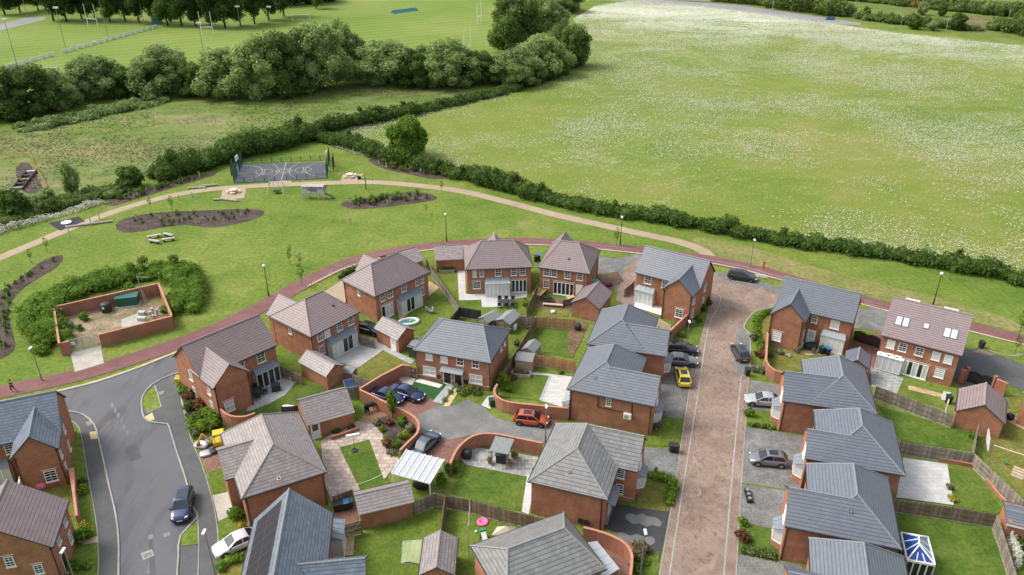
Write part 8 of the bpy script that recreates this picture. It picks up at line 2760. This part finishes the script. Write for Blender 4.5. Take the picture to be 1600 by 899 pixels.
hedge_run('field_hedge', 'lower left hedge along the edge of the park', 'hedge', [(-60, 366), (0, 349), (60, 332), (130, 312), (190, 298), (215, 294)], 2.2, 6.0, HD, 0.22, 11, 0.28)
hedge_run('bramble_thicket', 'low bramble thicket below the left end of the willow belt', 'thicket', [(30, 204), (70, 196), (120, 187), (170, 175), (215, 166), (252, 157)], 2.6, 7.5, 'leaf_willow', 0.30, 7, 0.5)
for i, (px, lab) in enumerate(((((1200, 12), (1260, 19), (1330, 27)), 'hedge above the country road, left length'), (((1340, 30), (1400, 37), (1470, 44), (1530, 48)), 'hedge above the country road, middle length'), (((1552, 46), (1590, 50), (1640, 60), (1760, 74)), 'hedge above the country road, right length'), (((1340, 0), (1500, 12), (1620, 22)), 'thin hedge between the far right plots'), (((1000, -8), (1100, 0), (1200, 10)), 'hedge behind the long white building'), (((1230, -6), (1340, 2), (1450, 14), (1620, 30)), 'hedge across the far plots'))):
    hedge_run('road_hedge', lab, 'hedge', list(px), [8, 5, 8, 4, 7, 4][i], [11, 7, 13, 6, 9, 6][i], HD, 0.45, 3.0, 0.4, seed=i)
hedge_run('cow_parsley', None, None, [(-40, 374), (0, 363), (60, 346), (100, 335), (160, 317)], 0.9, 2.0, 'petal_white', 0.16, 9, 0.4, kind='stuff', core=0.3)
hedge_run('cow_parsley', None, None, [(395, 242), (430, 232), (470, 224)], 0.8, 1.8, 'petal_white', 0.16, 8, 0.4, kind='stuff', core=0.3)
hedge_run('cow_parsley', None, None, [(520, 229), (560, 241), (590, 248)], 0.6, 1.0, 'petal_white', 0.16, 5, 0.4, kind='stuff', core=0.3)
# shrubs round the compound
hedge_run('shrub_border', 'thick shrubs behind and left of the brick compound', 'shrubs', [(88, 548), (72, 525), (62, 495), (80, 472), (130, 455), (190, 440), (232, 432)], 2.0, 4.6, 'leaf_bright', 0.17, 16, 0.28)
hedge_run('shrub_border', 'thick shrubs right of the brick compound', 'shrubs', [(232, 430), (265, 428), (296, 440), (300, 466), (288, 494)], 2.4, 5.4, 'leaf_bright', 0.17, 16, 0.28, seed=3)
def shrub(px, label, r_, h, mat, name='garden_shrub', cat='shrub', leaf=0.15, dens=26, group=None, n=4, seed=None):
    lob = rand_lobes(n, r_, h, seed or int(px[0] * 7 + px[1]), 0.9, 0.0, 0.55)
    lob = [(x, y, max(z, 0.2), a, b, c) for x, y, z, a, b, c in lob]
    return tag(link(name, crown_mesh(name, lob, leaf, dens, mat, core=0.6), None, P(*px) + Vector((0, 0, 0.03))), label, cat, group)
SHR = [((132, 500), 1.0, 1.2, 'leaf_bright', 'green bush inside the compound near its left wall'), ((110, 512), .9, .9, 'leaf_grey', 'pale bush in the left corner of the compound'), ((125, 516), .8, .8, 'leaf_bright', 'lowest bush inside the compound, near the gate'), ((256, 488), 1.0, .9, 'leaf_bright', 'bush in the right corner of the compound'), ((205, 462), 1.4, 2.2, 'leaf_bright', 'tall bush directly behind the green cabinet'),
       ((286, 610), .8, 1.3, 'leaf_dark', 'dark shrub at the top of the pavement planting'), ((293, 618), .9, 1.4, 'leaf_bright', 'green shrub second down the pavement planting'), ((301, 627), 1.0, 1.6, 'leaf_red', 'reddish shrub in the pavement planting'), ((297, 640), .8, 1.2, 'leaf_dark', 'dark shrub below the reddish one'), ((312, 640), .9, 1.5, 'leaf_red', 'second reddish shrub against the house wall'), ((320, 652), .9, 1.2, 'leaf_bright', 'green shrub at the wall end of the pavement planting'), ((309, 658), .9, 1.2, 'leaf_hedge', 'mid green shrub in the middle of the pavement planting'), ((315, 672), 1.0, 1.2, 'leaf_lime', 'yellow green shrub at the lower end of the planting'), ((332, 668), 1.2, 1.6, 'leaf_bright', 'bushy green shrub beside the curved wall'), ((326, 655), 1.0, 1.4, 'leaf_lime', 'lime shrub next to the curved wall'), ((305, 680), .6, .7, 'leaf_grey', 'pale grey shrub by the builders bags'), ((345, 655), .7, 1.0, 'leaf_bright', 'small shrub at the foot of the curved wall'),
       ((590, 664), .7, .8, 'leaf_grey', 'pale rounded shrub at the top of the walled bed'), ((597, 674), .6, .7, 'leaf_lime', 'lime rounded shrub in the walled bed'), ((604, 688), .5, .6, 'leaf_lime', 'small lime shrub beside the stone slab'), ((606, 697), .9, .9, 'leaf_red', 'russet shrub low in the walled bed'), ((612, 710), .7, .6, 'leaf_grey', 'spiky pale plant at the low end of the walled bed'), ((628, 665), .9, 1.2, 'leaf_bright', 'green shrub against the court wall'), ((640, 674), .8, 1.0, 'leaf_grey', 'silvery shrub at the bend of the court wall'), ((632, 685), .9, 1.0, 'leaf_lime', 'lime shrub under the bend of the court wall'), ((620, 698), .8, .9, 'leaf_bright', 'green shrub under the straight court wall'), ((608, 664), .7, .8, 'leaf_red', 'dark red shrub left of the stone slab'),
       ((700, 742), .9, 1.6, 'leaf_dark', 'dark shrub left of the gazebo lawn, middle one'), ((710, 735), .8, 1.2, 'leaf_bright', 'bright shrub left of the gazebo lawn, top one'), ((690, 760), .9, 1.6, 'leaf_bright', 'bright shrub left of the gazebo lawn, lowest one'),
       ((804, 716), .5, 1.1, 'leaf_yellow', 'yellow flowering shrub beside the gazebo'), ((785, 603), 1.2, 1.9, 'leaf_lime', 'lime leaved small tree in the curl of the brick wall'), ((793, 612), .8, 1.0, 'leaf_bright', 'green shrub beside the lime leaved one'), ((731, 608), .9, .5, 'leaf_yellow', 'yellow flowers by the right black door'), ((724, 614), 1.2, .6, 'leaf_hedge', 'low green shrub before the right front window'), ((742, 615), 1.0, .5, 'leaf_hedge', 'low green shrub at the corner of the semi'), ((712, 605), .5, .5, 'leaf_grey', 'grey lavender between the two front paths, upper'), ((703, 615), .5, .5, 'leaf_grey', 'grey lavender between the two front paths, middle'), ((695, 627), .5, .5, 'leaf_grey', 'grey lavender between the two front paths, lower'),
       ((820, 478), .8, .9, 'leaf_lime', 'white flowering shrub at the end of the brown fence'), ((820, 472), .5, .7, 'leaf_red', 'red shrub at the end of the brown fence'), ((1188, 558), 1.0, 1.1, 'leaf_red', 'brown red shrub beside the curving right wall'), ((1184, 580), 1.2, .9, 'leaf_grey', 'pale shrub beside the lone black bin'), ((1178, 532), .9, 1.0, 'leaf_brown', 'brown shrub in the strip left of the corner house'), ((1245, 552), .5, .6, 'leaf_grey', 'silver shrub under the wing wall of the corner house'), ((1217, 553), .8, .7, 'leaf_grey', 'grey shrub at the foot of the wing wall'), ((1231, 558), .4, .4, 'petal_white', 'white flowers at the foot of the wing wall'), ((1204, 558), .6, .9, 'leaf_hedge', 'dark shrub in the corner of wing and brick wall'),
       ((1170, 650), .8, 1.0, 'leaf_bright', 'green shrub at the corner of the front lawn by the saloon'), ((1160, 820), .7, .9, 'leaf_bright', 'green shrub at the top of the lowest front lawn'), ((1160, 842), 1.0, 1.1, 'leaf_red', 'brown shrub at the street side of the lowest front lawn'), ((1001, 862), 1.0, 1.2, 'leaf_brown', 'brown shrub outside the rounded wall'), ((1002, 880), .8, .8, 'leaf_lime', 'lime shrub below the rounded wall, right one'), ((996, 876), 1.1, 1.3, 'leaf_brown', 'dark shrub between rounded wall and lamp'), ((990, 890), .8, .8, 'leaf_bright', 'bright shrub at the bottom edge by the rounded wall'),
       ((1048, 540), .8, 1.0, 'leaf_dark', 'dark shrub behind the parked black estate'), ((1078, 508), 1.0, 1.0, 'leaf_grey', 'grey shrub by the corner house wall'), ((1090, 502), .8, .9, 'leaf_bright', 'green shrub by the corner house side'), ((1098, 486), .9, 1.1, 'leaf_dark', 'dark shrub at the side of the corner house, lower'), ((1104, 476), 1.0, 1.2, 'leaf_dark', 'dark shrub at the side of the corner house, upper'), ((1066, 526), .7, .8, 'leaf_lime', 'lime shrub before the straight brick wall'),
       ((130, 770), .9, .9, 'leaf_lime', 'lime shrub outside the left side wall'), ((131, 758), .8, .8, 'leaf_hedge', 'green shrub above the lime shrub outside the side wall'), ((130, 843), 1.3, 1.3, 'leaf_bright', 'large bush below the left side wall'), ((133, 832), .8, 1.2, 'leaf_yellow', 'golden shrub behind the large bush'), ((370, 810), 1.1, 1.3, 'leaf_bright', 'green shrub beside the foreground hipped house'), ((376, 826), .7, .6, 'leaf_yellow', 'golden shrub beside the white car'),
       ((1587, 835), 1.1, 1.2, 'leaf_lime', 'lime shrub at the right edge below the slate garage'), ((1592, 858), 1.2, 1.2, 'leaf_dark', 'dark shrub at the right edge below the lime one'), ((1519, 684), .7, .7, 'leaf_bright', 'small bush at the foot of the maroon roofed garage'), ((1428, 708), .6, .6, 'leaf_bright', 'green plant in the brick planter by the paved yard'), ((1450, 714), .5, .5, 'leaf_red', 'orange and white flowers in the brick planter'), ((1488, 782), .6, .6, 'leaf_yellow', 'yellow plant at the corner of the small green lawn'), ((1484, 765), .5, .6, 'leaf_brown', 'brown plants on the edge of paving and lawn'), ((1552, 748), .6, .5, 'leaf_hedge', 'plant along the slanting fence, upper'), ((1566, 764), .6, .5, 'leaf_hedge', 'plant along the slanting fence, middle'), ((1578, 778), .6, .5, 'leaf_hedge', 'plant along the slanting fence, lower'),
       ((808, 540), .7, .8, 'leaf_brown', 'dark shrub beside the rusty fence, lower'), ((826, 515), .6, .7, 'leaf_brown', 'dark shrub beside the rusty fence, upper'), ((875, 583), .5, .4, 'leaf_bright', 'small green plant at the foot of the orange fence'), ((526, 676), .7, .5, 'leaf_hedge', 'low plants in the brick bed, left'), ((548, 670), .7, .5, 'leaf_hedge', 'low plants in the brick bed, right'), ((799, 594), .8, .9, 'leaf_brown', 'feathery brown shrub by the raised planter')]
for px, r_, h, mt, lab in SHR:
    k = 1.3 if 284 < px[0] < 346 and 600 < px[1] < 690 else 1.0
    shrub(px, lab, r_ * k, h, 'leaf_hedge' if k > 1 and mt == 'leaf_dark' else mt)
put(tree_proto('garden_tree', rand_lobes(5, 0.9, 4.2, 31, 1.2, 0.2, 0.5), 0.16, 22, 'leaf_bright', 4.0, 0.06, 31, 'tree'), (614, 655), 'slender garden tree rising above the court wall', 'tree', None, 1.0)
for lab, px, h, wd, mt in (('clipped rounded hedge along the pavement planting', [(296, 655), (301, 668), (305, 684)], .9, 1.1, 'leaf_bright'), ('low hedge round the drive of the white car', [(344, 896), (352, 882), (372, 876), (388, 872)], .9, 1.3, 'leaf_bright'), ('clipped hedge along the street side of the front lawn', [(1008, 742), (1030, 748), (1050, 756), (1046, 792)], .9, 1.3, 'leaf_bright'),
                          ('low hedge curving along the strip left of the corner house', [(1204, 488), (1190, 495), (1182, 508), (1184, 530), (1190, 548)], .8, 1.1, 'leaf_bright'), ('low hedge along the bottom of the lowest front lawn', [(1158, 862), (1185, 866), (1212, 872)], .6, 1.0, 'leaf_hedge'), ('low edging plants along the front lawn by the saloon', [(1168, 664), (1210, 671)], .5, .7, 'leaf_hedge'), ('hedge by the door of the bottom left house', [(100, 886), (118, 890), (140, 886)], .9, 1.4, 'leaf_bright'),
                          ('narrow hedge between cycle path and hipped house', [(528, 436), (560, 420), (580, 411)], .8, .9, 'leaf_hedge'), ('white flowering climber along the right hand fence', [(1566, 818), (1576, 846), (1590, 890)], 1.5, .9, 'petal_white')):
    hedge_run('garden_hedge', lab, 'hedge', px, h, wd, mt, 0.14, 26, 0.25)
# young trees on the grass
SAP = tree_proto('young_tree', rand_lobes(4, 0.55, 2.9, 41, 1.4, 0.35, 0.5), 0.12, 22, 'leaf_bright', 2.9, 0.035, 41, 'young tree', core=0.0)
for px, sc, lab in (((453, 413), .9, 'thin young tree on the lawn, left one of the pair above the hipped house'), ((454, 400), .7, 'thin bare young tree behind the pair above the hipped house'), ((470, 418), .9, 'dark leaved young tree nearest the cycle path bend'), ((270, 331), 1.1, 'young tree at the back of the large mulch bed'), ((666, 335), .7, 'bare sapling right of the small mulch bed'), ((548, 352), .5, 'tiny sapling in the middle of the park lawn'), ((472, 447), 1.3, 'young tree between cycle path and hipped house'), ((963, 384), 1.2, 'bushy young tree beside the right hand black lamp'), ((1130, 367), 1.4, 'young tree at the hedge above the path end'), ((1440, 415), 1.3, 'young tree before the hedge, left one at the right'), ((1484, 437), 1.1, 'young tree before the hedge, right one at the right'), ((75, 395), 1.0, 'young tree at the tip of the left mulch bed'), ((50, 412), .9, 'bare sapling beside the left mulch bed'), ((35, 366), .8, 'bare sapling left of the roundabout'), ((1590, 530), 1.6, 'young tree on the verge at the right edge'), ((1586, 552), .9, 'small sapling on the verge at the right edge'), ((236, 327), .9, 'sapling left of the bed tree'), ((690, 300), .8, 'sapling at the right end of the small mulch bed')):
    put(SAP, px, lab, 'young tree', 'young trees on the grass', sc)
# countless small growth
RF = [(-140, 420), (-300, 300), (-80, 215), (60, 200), (200, 168), (420, 152), (560, 131), (650, 134), (745, 136), (738, 152), (640, 172), (560, 188), (480, 208), (400, 226), (250, 272), (100, 305), (0, 332)]
for mt, n, sd, thr in (('leaf_bright', 9000, 3, 0.54), ('leaf_grey', 8000, 4, 0.55), ('leaf_brown', 8000, 5, 0.56)):
    scatter('grass_tufts', RF, n, 0.24, mt, lambda p, sd=sd, thr=thr: np.clip((fnoise(p, 0.05, sd) - thr) * 8 + 0.18, 0.02, 1), (0.02, 0.15), 2.5)
FF = [(510, 214), (560, 193), (640, 178), (735, 158), (830, 140), (905, 105), (925, 70), (895, 30), (930, 10), (985, 2), (1060, 8), (1130, 14), (1290, 36), (1400, 52), (1600, 72), (1700, 82), (1720, 465), (1600, 436), (1450, 408), (1350, 392), (1250, 378), (1100, 352), (950, 328), (850, 309), (760, 284), (640, 254), (560, 232)]
def dmask(p):
    far = np.clip((p[:, 1] + 0.35 * p[:, 0] - 330) / 130, 0, 1)
    return np.clip((fnoise(p, 0.05, 8, 6) - 0.5) * 2.6 + 0.32 + 0.62 * far, 0.03, 1)
scatter('daisies', FF, 170000, 0.13, 'petal_white', dmask, (0.3, 0.5), 1.8)
# planting in the mulch beds
TW = thing('young_shrub', 'young leafy shrub planted in the mulch bed', 'shrub', (0, 0, 0))
link('leaves', crown_mesh('leaves', [(0, 0, .5, .34, .34, .42), (.15, .1, .3, .3, .3, .3)], 0.13, 22, 'leaf_hedge', core=0.5), TW)
GD = thing('young_shrub', 'young shrub in a pale tree guard', 'shrub', (0, 0, 0))
m = MB(); m.lathe([(0.09, 0), (0.09, 0.75)], n=7); m.build('tree_guard', 'wood_cream', GD)
link('leaves', crown_mesh('leaves', [(0, 0, .85, .2, .2, .22)], 0.12, 30, 'leaf_bright', core=0.4), GD)
def inpoly(x, y, poly):
    c = False
    for i in range(len(poly)):
        (x1, y1), (x2, y2) = poly[i], poly[i - 1]
        if (y1 > y) != (y2 > y) and x < (x2 - x1) * (y - y1) / (y2 - y1) + x1:
            c = not c
    return c
BEDS = [('large mulch bed left of the park lawn', [(190, 352), (225, 337), (320, 331), (405, 331), (370, 347), (300, 350), (220, 358)], 46, .85), ('small mulch bed below the path', [(540, 318), (590, 309), (660, 303), (676, 309), (640, 316), (560, 324)], 60, 1.1), ('mulch bed under the round tree', [(582, 252), (640, 260), (700, 275), (660, 274), (600, 262)], 50, 1.15), ('mulch strip along the lower hedge', [(165, 317), (260, 288), (338, 269), (330, 273), (260, 295), (180, 320)], 44, 1.0), ('left mulch bed above the compound', [(94, 403), (60, 430), (25, 456), (12, 500), (18, 545), (-8, 550), (-8, 460), (40, 430), (70, 408)], 50, .9)]
q = random.Random(5)
for nm, poly, n, sc in BEDS:
    xs, ys = [a for a, b in poly], [b for a, b in poly]
    k = 0
    while k < n:
        x, y = q.uniform(min(xs), max(xs)), q.uniform(min(ys), max(ys))
        if not inpoly(x, y, poly):
            continue
        k += 1
        gd = q.random() < 0.28
        lab = (f'shrub in a pale guard in the {nm}' if gd else f'young leafy shrub in the {nm}')
        put(GD if gd else TW, (x, y), lab, 'shrub', f'{"guarded" if gd else "leafy"} shrubs in the {nm}', sc * q.uniform(0.7, 1.25), q.uniform(0, 360))
# ================================================================= FAR ROADSIDE
wb = thing('long_building', 'long white building by the road at the top edge', 'building', P(1060, 1), R(-10))
m = MB(); m.box(-2, 0, 0, 26, 9, 2.6); m.build('wall', 'plastic_white', wb)
m = MB(); m.slab([(-2.3, -0.3, 2.65), (26.3, -0.3, 2.65), (26.3, 4.5, 3.4), (-2.3, 4.5, 3.4)], 0.1); m.slab([(-2.3, 4.5, 3.4), (26.3, 4.5, 3.4), (26.3, 9.3, 2.65), (-2.3, 9.3, 2.65)], 0.1); m.build('roof', 'felt_grey', wb)
for px, h, lab in (((1206, 20), 8, 'road side lamp above the flower field, left one'), ((1333, 27), 8, 'road side lamp above the flower field, second one'), ((1570, 50), 8, 'road side lamp above the flower field, right one'), ((1408, 40), 3.5, 'short pale road sign post above the flower field'), ((1478, 47), 4, 'pale blue road post by the dark bush')):
    post_obj('road_post', lab, 'post', px, h, 0.12, 'galv_steel')
py = thing('small_pylon', 'brown lattice mast at the top right', 'pylon', P(1428, 14))
for x in (-1.4, 1.4):
    for y in (-1.4, 1.4):
        m = MB(); m.tube((x, y, 0), (x * .15, y * .15, 16), 0.16, 4); m.build('leg', 'rust', py)
for z in range(2, 15, 2):
    m = MB(); s = 1.4 * (1 - z / 18)
    for a_, b_ in (((-s, -s), (s, -s)), ((s, -s), (s, s)), ((s, s), (-s, s)), ((-s, s), (-s, -s))): m.tube((*a_, z), (*b_, z + 1.5), 0.09, 4)
    m.build('bracing', 'rust', py)
# overhead and washing lines
def wire(label, a, b, r_=0.012, name='washing_line'):
    m = MB(); pts = [Vector(a).lerp(Vector(b), i / 8) + Vector((0, 0, -0.25 * math.sin(math.pi * i / 8))) for i in range(9)]
    for p, q_ in zip(pts[:-1], pts[1:]): m.tube(p, q_, r_, 4)
    tag(m.build(name, 'plastic_white', None), label, 'line')
wire('white line sagging across the small garden lawn', P(557, 757, 2.0), P(610, 733, 1.8), 0.02)
a, b = P(733, 872), P(735, 812)
wire('washing line between the two pale posts on the bottom lawn', (a.x, a.y, 3.6), (b.x, b.y, 2.5))
